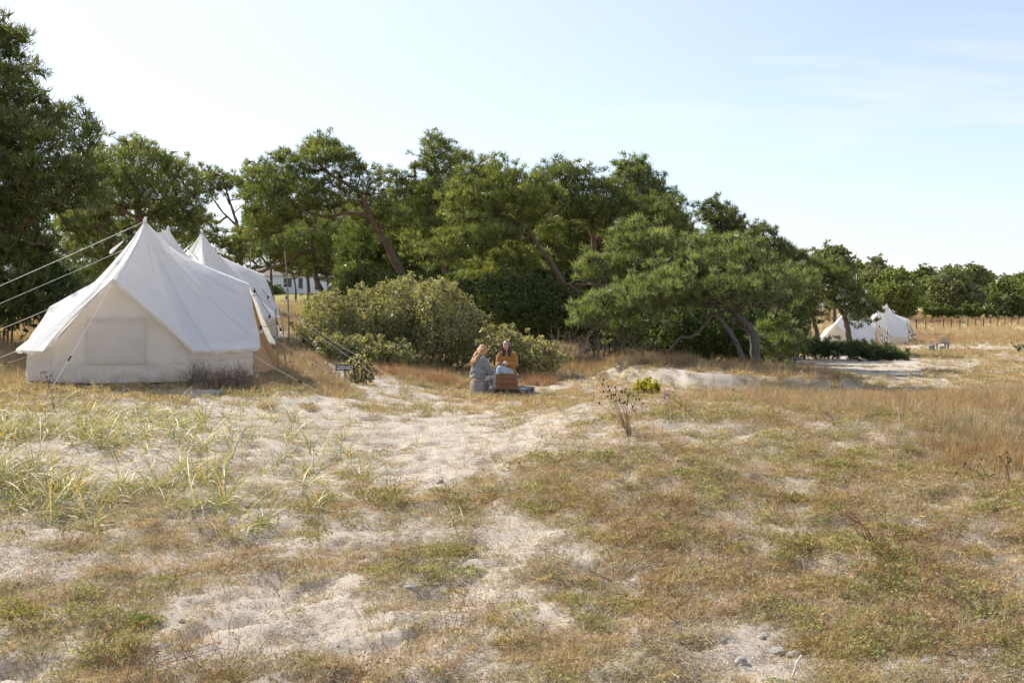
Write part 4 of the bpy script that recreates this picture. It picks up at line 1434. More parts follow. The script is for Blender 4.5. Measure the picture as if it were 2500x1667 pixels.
# slim trunks on the lawn before the cottage
for i, (bx, tx, top, lb, yy) in enumerate(((722, 712, 640, 'slim pine with a forked foot on the lawn by the cottage window', 112), (752, 748, 640, 'straight slim pine on the lawn right of the cottage window', 114), (801, 792, 640, 'dark slim pine on the lawn at the right end of the cottage', 108), (832, 828, 650, 'slender pine beside the cottage corner nearest the bush', 116))):
    tree('pine_tree', lb, 'tree', yy, [([(tx - 45, 655), (tx - 30, 610), (tx, 590), (tx + 40, 605), (tx + 55, 650), (tx + 20, 668), (tx - 15, 664)], 0, 2.0)],
         [([(bx, 718, 0), (bx - 2, 690, 0), (tx, 660, 0), (tx, 610, 0)], .20, .09)], rp=1.0, dens=60, L=.34, w=.05, K=7, m=N2, group=PG, r_tip=.03)
# pointed pine
tree('pine_tree', 'pine with the ragged pointed top left of centre', 'tree', 52,
     [(Z6([(1270, 55), (1300, 90), (1345, 110), (1402, 155), (1388, 200), (1430, 235), (1440, 300), (1430, 400), (1400, 500), (1330, 480), (1240, 440), (1240, 370), (1300, 330), (1230, 320), (1150, 270), (1200, 245), (1250, 245), (1285, 215), (1230, 145), (1270, 110)]), 0, 1.6),
      (Z6([(960, 330), (1000, 308), (1080, 330), (1130, 372), (1240, 368), (1330, 430), (1430, 480), (1450, 640), (1440, 760), (1330, 820), (1200, 860), (1120, 800), (1130, 690), (1180, 640), (1120, 560), (1030, 470), (1010, 400)]), 1, None),
      (Z6([(1430, 215), (1480, 165), (1525, 220), (1580, 290), (1660, 235), (1720, 330), (1700, 420), (1600, 420), (1500, 400), (1430, 320)]), 1.5, 1.5)],
     [([(1090, 720, 0), (1080, 620, 0), (1075, 520, 0), (1070, 450, 0), (1060, 390, 0), (1048, 340, 0)], .28, .04)],
     rp=.66, dens=230, m=N0, holes=[(1003, 487, 12)], group=PG, L=.21, w=.03)
# main pines in the middle
tree('pine_tree', 'big spreading pine with a reddish trunk slanting left, in the middle', 'tree', 36.5,
     [(Z7([(235, 420), (240, 355), (330, 322), (420, 345), (440, 260), (480, 198), (590, 270), (700, 290), (740, 330), (860, 400), (850, 500), (760, 560), (690, 600), (600, 560), (520, 540), (430, 520), (370, 560), (300, 600), (240, 560)]), 0, None),
      (Z7([(80, 760), (100, 700), (190, 660), (300, 600), (420, 580), (560, 600), (640, 640), (600, 690), (470, 720), (440, 770), (360, 790), (220, 800)]), -.8, 1.3),
      (Z7([(250, 920), (300, 870), (420, 830), (560, 770), (680, 720), (760, 790), (700, 860), (560, 920), (400, 960)]), .4, 1.2),
      (Z7([(480, 760), (600, 730), (700, 730), (640, 800), (520, 820)]), 0, .9)],
     [([(1416, 734, 0), (1379, 696, 0), (1349, 649, 0), (1320, 611, 0), (1295, 569, 0), (1269, 544, 0), (1225, 529, 0), (1190, 519, 0), (1156, 494, 0)], .235, .05),
      ([(1291, 583, 0), (1230, 583, -.4), (1180, 590, -.7), (1120, 600, -.9)], .09, .03), ([(1300, 615, 0), (1260, 640, 0), (1220, 660, .3)], .07, .025)],
     rp=.60, dens=290, m=N0, group=PG, tone_bias=.08,
     extra=[([P(1421, 729, 36.5), P(1402, 706, 36.4), P(1387, 694, 36.3)], .12, .07, .7), ([P(1387, 694, 36.3), P(1340, 697, 36), P(1300, 715, 35.8), P(1270, 745, 35.6)], .06, .02, .6), ([P(1387, 693, 36.3), P(1430, 695, 36.6), P(1460, 690, 37)], .06, .04, .8)])
tree('pine_tree', 'upright reddish pine with a rounded crown, right of the slanting trunk', 'tree', 39.5,
     [(Z7([(700, 300), (780, 268), (840, 222), (930, 238), (1000, 298), (1060, 298), (1100, 330), (1165, 362), (1210, 410), (1270, 450), (1250, 560), (1180, 640), (1080, 600), (980, 540), (900, 560), (800, 520), (740, 400)]), 0, None),
      (Z7([(1230, 470), (1320, 440), (1440, 455), (1540, 482), (1612, 530), (1645, 625), (1620, 665), (1530, 660), (1400, 620), (1280, 600), (1180, 640), (1160, 560)]), .4, None),
      (Z7([(1180, 640), (1290, 600), (1290, 700), (1200, 760), (1130, 720)]), 1.0, 1.2), (Z7([(780, 560), (930, 580), (1040, 640), (1040, 740), (930, 800), (820, 730), (760, 650)]), 1.6, 1.2)],
     [([(1459, 737, 0), (1455, 670, 0), (1451, 611, 0), (1446, 560, 0), (1438, 530, 0), (1420, 506, 0), (1392, 476, 0), (1370, 440, 0)], .25, .06), ([(1442, 540, 0), (1480, 500, .3), (1530, 500, .6), (1600, 520, .6)], .12, .03)],
     rp=.62, dens=270, m=N2, holes=[(1475, 572, 14), (1462, 590, 8)], group=PG,
     extra=bare_twigs([(P(1447, 545, 39.3), (.8, -.3, .4)), (P(1449, 560, 39.3), (.9, -.2, -.1))], np.random.default_rng(9), .9))
tree('pine_tree', 'small bushy pine top standing above the others against the sky', 'tree', 47,
     [(Z8([(340, 110), (370, 38), (420, 55), (482, 33), (552, 70), (540, 112), (580, 130), (592, 172), (657, 168), (622, 222), (720, 243), (748, 290), (720, 325), (640, 330), (560, 330), (500, 310), (400, 292), (378, 212), (330, 192), (345, 150)]), 0, 1.7), (Z8([(400, 300), (560, 330), (700, 330), (760, 420), (700, 480), (560, 470), (440, 420)]), .5, 1.6)],
     [([(1590, 720, 0), (1580, 600, 0), (1570, 520, 0), (1562, 470, 0), (1555, 430, 0), (1545, 405, 0)], .22, .03)],
     rp=.48, dens=260, m=N1, group=PG, fill=1.1)
tree('pine_tree', 'pine with a feathery top bent to the left, over the dune pine', 'tree', 41,
     [(Z8([(868, 370), (930, 322), (975, 286), (1020, 325), (1092, 345), (1112, 420), (1152, 462), (1130, 500), (1060, 480), (1000, 470), (930, 440), (960, 405), (905, 390)]), 0, 1.0),
      (Z8([(930, 520), (1000, 480), (1152, 462), (1230, 500), (1272, 560), (1290, 680), (1240, 760), (1100, 720), (960, 680), (880, 620)]), .3, None)],
     [([(1815, 760, 0), (1810, 680, 0), (1800, 610, 0), (1785, 560, 0), (1765, 530, 0), (1745, 505, 0)], .2, .03)],
     rp=.44, dens=330, m=N2, group=PG, L=.175, w=.024)
tree('pine_tree', 'small pine spire right of the bent feathery top', 'tree', 44,
     [(Z8([(1258, 472), (1310, 447), (1372, 480), (1372, 530), (1412, 550), (1400, 600), (1480, 598), (1545, 650), (1600, 660), (1640, 720), (1560, 760), (1480, 770), (1400, 790), (1300, 770), (1270, 690), (1292, 570), (1248, 512)]), 0, 1.8)],
     [([(1885, 800, 0), (1880, 700, 0), (1872, 630, 0), (1868, 585, 0), (1862, 560, 0)], .2, .03)],
     rp=.44, dens=300, m=N2, group=PG, L=.175, w=.024)
# the dune pine in front
g_ = np.random.default_rng(21)
tree('pine_tree', 'low wide pine on the dune with a twisted grey trunk', 'tree', 30.5,
     [(Z8([(330, 490), (450, 458), (560, 460), (680, 520), (682, 600), (640, 680), (560, 740), (420, 760), (330, 820), (200, 840), (112, 800), (100, 735), (112, 662), (180, 650), (260, 690), (330, 640)]), 1.2, 1.6),
      (Z8([(640, 690), (680, 610), (800, 560), (872, 530), (950, 592), (1060, 600), (1200, 560), (1270, 602), (1282, 720), (1300, 762), (1400, 792), (1482, 762), (1560, 770), (1650, 805), (1670, 860), (1560, 900), (1500, 950), (1400, 960), (1300, 930), (1200, 900), (1050, 900), (900, 880), (780, 880), (680, 800)]), .3, 2.6),
      (Z8([(60, 1070), (100, 1035), (100, 972), (180, 940), (260, 900), (400, 850), (560, 770), (700, 740), (860, 820), (960, 900), (940, 960), (800, 990), (700, 1010), (520, 1030), (420, 1050), (350, 1080), (240, 1130), (130, 1125)]), -1.0, 1.6),
      (Z8([(900, 860), (1050, 800), (1280, 800), (1400, 850), (1380, 940), (1250, 960), (1120, 960), (980, 950)]), -1.4, 1.0),
      (Z8([(260, 1130), (350, 1090), (450, 1080), (440, 1140), (330, 1180), (250, 1170)]), .2, .6),
      (Z8([(1265, 1120), (1400, 1085), (1545, 1170), (1530, 1220), (1480, 1262), (1505, 1320), (1400, 1300), (1300, 1280)]), .8, .9)],
     [([(1848, 900, 0), (1845, 860, 0), (1840, 818, 0), (1820, 790, 0), (1792, 762, 0), (1768, 742, 0), (1730, 724, -.2), (1690, 700, -.4)], .26, .10),
      ([(1826, 896, -.2), (1802, 845, -.3), (1770, 795, -.4), (1745, 768, -.5), (1736, 765, -.5)], .12, .08),
      ([(1775, 750, 0), (1700, 745, -.5), (1620, 745, -.8), (1540, 762, -1), (1460, 775, -1)], .13, .03), ([(1800, 770, 0), (1815, 748, -.2), (1822, 735, -.3), (1812, 720, -.2)], .09, .04),
      ([(1790, 765, 0), (1830, 720, .3), (1880, 700, .5), (1940, 700, .6)], .12, .03)],
     rp=.46, dens=400, m=N1, bark=grey_bark, group=PG, L=.165, w=.023, bark_h=2.6, tone_bias=.06,
     extra=[([P(1738, 764, 30), P(1720, 794, 29.8), P(1687, 823, 29.6), P(1660, 824, 29.5), P(1640, 850, 29.4), P(1622, 862, 29.3)], .07, .035, 1.0)]
     + bare_twigs([(P(1800, 740, 29.5), (1, -.3, .3)), (P(1830, 735, 29.6), (1, -.2, .5)), (P(1825, 810, 30.3), (-1, -.4, .4))], g_, .9, .6, .02))
# right-hand pair
tree('pine_tree', 'small dark pine with a bent trunk in front of the distant tents', 'tree', 58,
     [(Z4([(225, 195), (330, 158), (440, 170), (520, 205), (620, 220), (685, 280), (690, 325), (600, 300), (520, 310), (480, 380), (400, 420), (370, 350), (330, 260)]), 0, 2.0),
      (Z4([(480, 480), (500, 340), (590, 305), (690, 340), (740, 420), (850, 460), (930, 530), (992, 640), (910, 660), (860, 705), (800, 742), (720, 700), (660, 620), (560, 580)]), -.3, 1.8)],
     [([(2074, 842, 0), (2071, 812, 0), (2063, 776, 0), (2050, 753, 0), (2032, 738, 0), (2018, 720, 0), (2010, 702, 0), (2021, 684, 0)], .30, .10), ([(2050, 755, 0), (2085, 740, -.3), (2110, 745, -.4), (2130, 760, -.4)], .12, .04), ([(2068, 800, 0), (2076, 775, 0), (2070, 755, 0)], .05, .02)],
     rp=.58, dens=260, m=N2, group=PG, L=.2, w=.026)
tree('pine_tree', 'dense pine with a pale slim trunk left of the distant tents', 'tree', 62,
     [(Z4([(-60, 300), (60, 255), (200, 250), (330, 270), (390, 350), (410, 430), (500, 520), (490, 620), (430, 680), (310, 650), (240, 720), (120, 700), (-40, 660), (-120, 500)]), 0, 2.4)],
     [([(1996, 826, 0), (1990, 795, 0), (1985, 770, 0), (1978, 740, 0), (1970, 700, 0)], .28, .1)],
     rp=.7, dens=220, m=N0, group=PG, L=.2, w=.026, bark=grey_bark)
# pines that fill the wood behind
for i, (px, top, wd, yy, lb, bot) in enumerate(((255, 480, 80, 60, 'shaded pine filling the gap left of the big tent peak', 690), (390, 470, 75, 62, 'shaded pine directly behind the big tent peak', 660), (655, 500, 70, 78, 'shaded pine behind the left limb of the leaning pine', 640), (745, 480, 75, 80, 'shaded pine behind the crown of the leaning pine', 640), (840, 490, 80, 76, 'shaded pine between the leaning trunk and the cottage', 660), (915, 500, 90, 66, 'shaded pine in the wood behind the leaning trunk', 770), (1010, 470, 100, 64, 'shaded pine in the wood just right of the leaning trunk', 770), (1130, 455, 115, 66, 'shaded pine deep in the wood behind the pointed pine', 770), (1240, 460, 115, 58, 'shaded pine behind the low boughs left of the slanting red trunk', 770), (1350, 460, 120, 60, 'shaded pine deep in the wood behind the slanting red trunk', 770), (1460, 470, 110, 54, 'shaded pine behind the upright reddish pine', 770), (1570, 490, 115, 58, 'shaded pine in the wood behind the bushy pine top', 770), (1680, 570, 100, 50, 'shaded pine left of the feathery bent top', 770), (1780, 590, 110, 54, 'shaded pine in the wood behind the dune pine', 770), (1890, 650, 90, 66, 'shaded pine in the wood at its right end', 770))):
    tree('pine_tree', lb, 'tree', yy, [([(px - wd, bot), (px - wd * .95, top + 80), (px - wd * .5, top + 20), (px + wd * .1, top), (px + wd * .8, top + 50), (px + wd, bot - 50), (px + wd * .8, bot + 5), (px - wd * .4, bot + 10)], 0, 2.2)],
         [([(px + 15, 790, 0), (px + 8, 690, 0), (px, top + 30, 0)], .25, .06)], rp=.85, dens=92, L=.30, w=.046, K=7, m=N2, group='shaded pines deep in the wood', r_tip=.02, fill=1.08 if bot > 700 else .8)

# ---- shrubs
def bush(name, label, Y, poly, m, depth=1.6, rp=.36, dens=2700, size=.062, cat='bush', stems=5, group=None, kind='leaf', py0=None, tone_bias=0., aspect=.5, flat=.95, up=.2, L=.1, w=.012, K=7, spread=.6, fill=1.05, bark=None, polys=None, ragged=.3, core=34):
    pl = polys or [(poly, 0, depth)]
    xs = [p[0] for p in pl[0][0]]; c = sum(xs) / len(xs); wd = max(xs) - min(xs)
    bot = max(p[1] for p in pl[0][0]); top = min(p[1] for p in pl[0][0])
    tr = []
    for i in range(stems):
        f = (i + .5) / stems
        bx = c + (f - .5) * wd * .35
        tr.append(([(bx, bot, 0), (bx + (f - .5) * wd * .2, bot + (top - bot) * .4, (i % 2 - .5) * .4), (c + (f - .5) * wd * .7, bot + (top - bot) * .72, (i % 3 - 1) * .4)], .035, .012))
    return tree(name, label, cat, Y, pl, tr, depth, rp, dens, L, w, K, m, bark or leaf_bark, kind, fill, (), group, size, flat, up, spread, ragged, (), None, .006, aspect, tone_bias, 'foliage', 1.0, 'stems', 4, True, 1.0, core, size * 2.2 if kind == 'leaf' else L * 1.5)
WG = 'grey-green willow bushes behind the people'
bush('willow_bush', 'tall grey-green willow bush at the left end, beside the tent ropes', 30.5, Z6([(470, 1180), (520, 1120), (620, 1080), (700, 1110), (760, 1190), (790, 1330), (760, 1450), (640, 1490), (500, 1440), (430, 1330)]), willow_m, group=WG)
bush('willow_bush', 'high domed grey-green willow bush in the middle of the thicket', 31.0, Z6([(700, 1130), (790, 1080), (900, 1070), (1000, 1030), (1090, 985), (1180, 1010), (1250, 1080), (1280, 1220), (1260, 1400), (1150, 1500), (960, 1520), (780, 1480), (720, 1340)]), willow_m, 1.8, group=WG)
bush('willow_bush', 'dome of grey-green willow behind the blonde woman', 30.2, Z6([(1180, 1060), (1280, 1010), (1360, 1000), (1440, 1060), (1530, 1140), (1590, 1220), (1650, 1290), (1640, 1450), (1560, 1520), (1380, 1545), (1240, 1520), (1180, 1360)]), willow_m, 1.6, group=WG)
bush('willow_bush', 'low green willow bush right behind the woman in the brown jacket', 28.7, Z7([(420, 1215), (500, 1190), (600, 1215), (680, 1250), (760, 1275), (850, 1310), (900, 1350), (890, 1410), (800, 1435), (640, 1440), (520, 1420), (440, 1330)]), willow_m, 1.0, .34, 2600, .07, group=WG, tone_bias=.08)
bush('willow_bush', 'low willow fringe at the foot of the thicket near the sign', 28.6, Z6([(560, 1380), (700, 1350), (900, 1400), (1080, 1420), (1180, 1450), (1200, 1530), (1000, 1560), (760, 1550), (600, 1500)]), willow_m, .9, .32, 2600, .07, group=WG, tone_bias=-.03)
TG = 'dark thicket under the pines'
bush('thicket_bush', 'dark leafy bush under the slanting red pine trunk', 34.5, Z7([(200, 900), (380, 930), (560, 900), (700, 880), (840, 930), (960, 1000), (1010, 1100), (960, 1200), (800, 1230), (640, 1200), (480, 1130), (330, 1040)]), thicket_m, 1.8, .5, 1000, .10, group=TG)
bush('thicket_bush', 'dark bush in the shade left of the dune pine', 34, Z7([(930, 1060), (1080, 1060), (1250, 1120), (1350, 1200), (1330, 1290), (1180, 1310), (1000, 1280), (900, 1200)]), thicket_m, 1.6, .5, 1000, .10, group=TG)
bush('thicket_bush', 'dark low bush behind the twisted dune pine trunk', 34.5, Z8([(640, 1090), (860, 1050), (1060, 1060), (1300, 1060), (1420, 1120), (1440, 1240), (1300, 1330), (1000, 1340), (760, 1330), (620, 1240)]), thicket_m, 1.6, .5, 1000, .10, group=TG)
bush('thicket_bush', 'shady bush between the dune pine and the distant tents', 40, Z8([(1380, 1000), (1520, 980), (1600, 1040), (1590, 1180), (1530, 1300), (1440, 1330), (1360, 1250)]), thicket_m, 1.6, .5, 900, .10, group=TG)
bush('thicket_bush', 'dark holly-like bush behind the willow thicket', 40, Z6([(720, 960), (900, 930), (1080, 960), (1240, 960), (1420, 980), (1560, 1050), (1560, 1180), (1300, 1160), (1100, 1060), (900, 1090), (740, 1100)]), thicket_m, 1.8, .55, 800, .11, group=TG)
for a, b, t, yy, lb in ((880, 1060, 700, 44, 'dark thicket behind the left willow domes'), (1040, 1230, 690, 45, 'dark thicket under the pointed pine'), (1210, 1400, 715, 44, 'dark thicket under the low boughs of the slanting pine'), (1390, 1560, 730, 43, 'dark thicket between the reddish pine trunks'), (1540, 1720, 740, 41, 'dark thicket under the left arm of the dune pine'), (1700, 1880, 745, 40, 'dark thicket behind the leaning grey dead trunk'), (1850, 1960, 760, 46, 'dark thicket at the right end of the wood')):
    zb = [(a, 860), (a - 4, (t + 860) / 2), (a + (b - a) * .2, t + 18), (a + (b - a) * .6, t), (b - 10, t + 30), (b + 4, (t + 860) / 2), (b, 860)]
    bush('thicket_bush', lb, yy, zb, thicket_m, 1.5, .62, 620, .13, group=TG, stems=6)
bush('juniper_bush', 'dark upright juniper left of the big near tent', 29, Z1([(290, 480), (385, 448), (450, 490), (560, 525), (602, 600), (580, 690), (545, 770), (480, 810), (470, 900), (330, 930), (240, 880), (200, 740), (230, 600)]), juniper_m, 1.2, .40, 520, kind='needle', L=.12, w=.014, K=7, up=.7, flat=.9)
bush('juniper_bush', 'leafy dark undergrowth at the left edge beside the juniper', 28, Z1([(-250, 640), (-60, 600), (60, 620), (180, 680), (230, 800), (190, 940), (60, 960), (-200, 930)]), thicket_m, 1.2, .42, 520, .08)
bush('juniper_bush', 'dark spreading juniper carpet under the bent pine', 53, Z4([(180, 905), (260, 885), (360, 915), (520, 925), (700, 935), (760, 1000), (700, 1050), (480, 1060), (260, 1050), (170, 990)]), juniper_m, 1.8, .42, 420, kind='needle', L=.15, w=.02, K=7, up=.5, flat=.8)
bush('juniper_bush', 'low juniper mat running right from the bent pine', 51, Z4([(680, 945), (860, 945), (1000, 975), (1130, 1010), (1240, 1050), (1180, 1085), (900, 1080), (700, 1060)]), juniper_m, 1.4, .36, 420, kind='needle', L=.15, w=.02, K=7, up=.5, flat=.8)
bush('thicket_bush', 'bright green bush beside the white sign on the right', 45, Z4([(-30, 820), (80, 810), (190, 850), (200, 930), (150, 1000), (60, 1060), (-60, 1060)]), oak_m, 1.0, .36, 520, .09)
bush('rose_bush', 'bright green little bush behind the white-lettered sign', 23.6, [(846, 882), (860, 873), (885, 876), (905, 892), (910, 915), (905, 935), (880, 938), (850, 932)], willow_m, .35, .14, 2600, .045, stems=4, tone_bias=.3, core=8)
bush('yellow_shrub', 'small shrub with yellow leaves on the dune crest', 17.0, [(1556, 935), (1570, 928), (1592, 930), (1612, 940), (1608, 955), (1592, 968), (1575, 975), (1560, 968), (1553, 950)], yellow_m, .26, .10, 5200, .032, stems=3, fill=1.1)
def dead_brush(label, px0, px1, Y, hgt, n, dep=.8):
    """leafless forking stems rising from the land"""
    TREE_N[0] += 1
    g = np.random.default_rng(2000 + TREE_N[0])
    starts = []
    for i in range(n):
        yv = Y + g.uniform(-dep, dep); xv = XP(g.uniform(px0, px1), Y)
        starts.append(((xv, yv, gz(xv, yv) - .03), (g.normal(0, .4), g.normal(0, .3), 1)))
    root = empty('dead_brush', starts[0][0], 0, label, 'brush', 'dead brush')
    o = Vector(starts[0][0])
    V, Fc, T = [], [], []
    for p_, d_ in starts:
        for ln, r0, r1, tn in bare_twigs([(p_, d_)], g, hgt * g.uniform(.6, 1.1), .55, .009):
            tube_arrays(ln, [r0 + (r1 - r0) * i / (len(ln) - 1) for i in range(len(ln))], 3, V, Fc, T, [g.uniform()] * len(ln))
    obj('stems', np_mesh('stems', [tuple(v - o) for v in V], Fc, T), brush_m, root)
dead_brush('brown dead brush right of the willow thicket', 1345, 1450, 31.5, .95, 60)
dead_brush('reddish dead brush in front of the dune pine shade', 1450, 1580, 32.0, .9, 70)
dead_brush('grey-brown twiggy shrub at the foot of the big tent', 462, 605, 16.95, .34, 150, .28)
dead_brush('grey dead weeds between the tent ropes and the sign', 770, 830, 23.2, .42, 40, .5)
# small round plant and grey weed on the open ground right
bush('heath_tuft', 'little round dark green plant standing alone on the right', 41, Z4([(1350, 1215), (1380, 1190), (1415, 1215), (1410, 1260), (1360, 1262)]), juniper_m, .22, .12, 2000, .03, stems=3, cat='plant')
bush('heath_tuft', 'small green mound at the far right edge of the field', 62, Z4([(2250, 960), (2290, 940), (2340, 950), (2345, 980), (2270, 985)]), oak_m, .6, .3, 700, .06, stems=3, cat='plant')
# red-tinged herbs along the willow foot
x = np.concatenate([rng.uniform(XP(880, 27), XP(1110, 27), 300), rng.uniform(XP(1275, 27), XP(1360, 27), 130)])
y = rng.uniform(26.3, 27.6, len(x))
scatter('reddish_herbs', drys, place(x, y), rots(len(x), .2), rng.uniform(.7, 1.3, len(x)), rng.uniform(.8, 1.3, (len(x), 1)) * np.array([(1.05, .74, .60)]), dry_m, 'reddish tall herbs at the foot of the willow thicket', 'herbs')

# ---- far trees
FG = 'leafy trees beyond the meadow'
def broad(label, Y, poly, m, rp=1.25, dens=130, size=.42, depth=4, group=FG, base=None, tone_bias=0., name='leafy_tree', kind='leaf'):
    xs = [p[0] for p in poly]; c = sum(xs) / len(xs); top = min(p[1] for p in poly); bot = max(p[1] for p in poly)
    return tree(name, label, 'tree', Y, [(poly, 0, depth)], [([(c, max(bot, 764), 0), (c + 1, (bot + top) / 2, 0), (c, top + 12, 0)], .35, .1)], depth, rp, dens, .5, .07, 7, m, leaf_bark, kind, 1.12, (), group, size, .8, .35, .55, .22, (), None, .03, .8, tone_bias, 'crown', 3.0, 'trunk', 4)
broad('pale oak top rising behind the small pines', 105, Z4([(320, 120), (400, 28), (500, 8), (600, 18), (660, 80), (700, 130), (730, 190), (700, 280), (640, 330), (520, 330), (380, 300), (320, 220)]), oak2_m, 1.0, 190, .3, 3.0)
broad('dark slim tree directly behind the flagpole', 235, ZR([(60, 480), (180, 440), (260, 410), (310, 470), (330, 600), (320, 760), (180, 780), (60, 700)]), oak_m, tone_bias=-.15)
broad('tree with a tufted top right of the flagpole', 215, ZR([(300, 600), (360, 480), (420, 450), (370, 395), (460, 350), (540, 385), (545, 450), (600, 480), (560, 620), (480, 720), (400, 800), (310, 740)]), oak2_m)
broad('bright green round tree behind the distant tent', 165, ZR([(420, 760), (490, 680), (540, 620), (545, 530), (620, 510), (720, 515), (800, 500), (870, 540), (920, 640), (980, 740), (980, 980), (900, 1060), (640, 1050), (520, 1000), (430, 900)]), oak_m, 1.3, 110, .42, tone_bias=.08)
broad('dark umbrella-topped tree in the middle of the far row', 250, ZR([(900, 560), (980, 540), (1060, 480), (1150, 490), (1215, 550), (1230, 620), (1150, 660), (1040, 640), (930, 640)]), oak_m, tone_bias=-.15)
broad('yellow-green tree between two darker ones in the far row', 230, ZR([(960, 720), (1040, 640), (1120, 620), (1200, 660), (1200, 800), (1180, 960), (1060, 1020), (960, 960)]), oak_m, tone_bias=.15)
broad('large grey-green tree in the far row', 185, ZR([(1130, 860), (1170, 720), (1230, 610), (1300, 540), (1390, 475), (1530, 500), (1540, 600), (1620, 660), (1740, 760), (1830, 850), (1800, 980), (1700, 1040), (1400, 1050), (1200, 1030)]), oak2_m, 1.4, 110, .42)
broad('tall dull olive tree near the right end of the far row', 225, ZR([(1570, 620), (1600, 480), (1660, 440), (1760, 470), (1830, 540), (1900, 620), (1930, 740), (1860, 880), (1740, 760), (1640, 680)]), oak2_m, tone_bias=-.05)
broad('flat-topped dark pine behind the far row', 260, ZR([(1830, 580), (1900, 545), (1980, 590), (1992, 660), (1960, 720), (1900, 680)]), oak_m, tone_bias=-.2)
broad('broad green tree at the right edge of the far row', 195, ZR([(1900, 800), (1980, 680), (2080, 650), (2200, 630), (2330, 650), (2460, 700), (2500, 900), (2420, 1050), (2200, 1060), (2000, 1040), (1850, 960), (1850, 860)]), oak_m, 1.4, 110, .42)
broad('dark row of tall trees at the far right skyline', 270, ZR([(2060, 640), (2140, 590), (2230, 595), (2320, 560), (2460, 560), (2520, 680), (2400, 720), (2150, 690)]), oak_m, tone_bias=-.2)
HG = 'round hedge bushes at the meadow edge'
for a, b, t, lb in ((1050, 1420, 995, 'long dark hedge bush under the far grey-green tree'), (1420, 1560, 1020, 'low hedge bush beside the long dark hedge'), (1560, 1760, 970, 'rounded green hedge bush right of the low hedge'), (1760, 2000, 1015, 'flat hedge bush under the dull olive tree'), (2000, 2180, 830, 'tall dark shrub before the broad right-edge tree'), (2180, 2420, 850, 'dark shrub at the right picture edge behind the fence'), (640, 960, 900, 'dark hedge behind the tip of the distant tent')):
    yy = 178 if t < 960 else 172
    bush('hedge_bush', lb, yy, ZR([(a, 1085), (a + 10, (t + 1085) / 2), (a + (b - a) * .3, t + 6), (a + (b - a) * .7, t), (b - 6, (t + 1085) / 2), (b, 1085)]), oak_m if t != 830 else oak2_m, 1.8, .9, 130, .4, group=HG, tone_bias=-.15, stems=3)
# ------------------------------------------------------------------ houses behind
white_wall = simple('white_render', (.74, .75, .77), .85, .06, 1.5)
grey_wall = simple('beige_panel', (.36, .33, .29), .85, .1, 1.5)
roof_m = simple('felt_roof', (.16, .14, .12), .9, .25, 3)
glass_m, _nt, _b = mat('window_glass')
_b.inputs['Base Color'].default_value = (.03, .035, .045, 1); _b.inputs['Roughness'].default_value = .08
_nt.links.new(ramp(_nt, noise(_nt, 2, 2, .5, objco(_nt)), [(.3, (.02, .025, .03)), (.7, (.05, .06, .07))]), _b.inputs['Base Color'])
frame_m = simple('dark_window_frame', (.05, .05, .06), .6, .2)
trim_m = simple('white_trim', (.72, .70, .66), .7, .08)
wood_m = simple('weathered_planks', (.30, .265, .22), .85, .3, 5, .5, 0, (1, 1, 6))
crate_m, _nt, _b = mat('brown_crate_board')
_co = objco(_nt, (2.5, 2.5, 14))
_nt.links.new(ramp(_nt, noise(_nt, 3, 6, .65, _co, 1.2), [(.25, (.10, .042, .018)), (.5, (.215, .098, .042)), (.75, (.30, .155, .07))]), _b.inputs['Base Color'])
_b.inputs['Roughness'].default_value = .75
bump(_nt, _b, noise(_nt, 6, 5, .6, _co), .3, .005)
pale_wood = simple('pale_board', (.46, .36, .24), .8, .25, 6, .3, 0, (1, 1, 8))
grey_wood = simple('grey_board', (.25, .23, .21), .88, .3, 6, .5, 0, (6, 1, 6))
post_m = simple('dark_fence_post', (.055, .05, .045), .85, .3, 6)
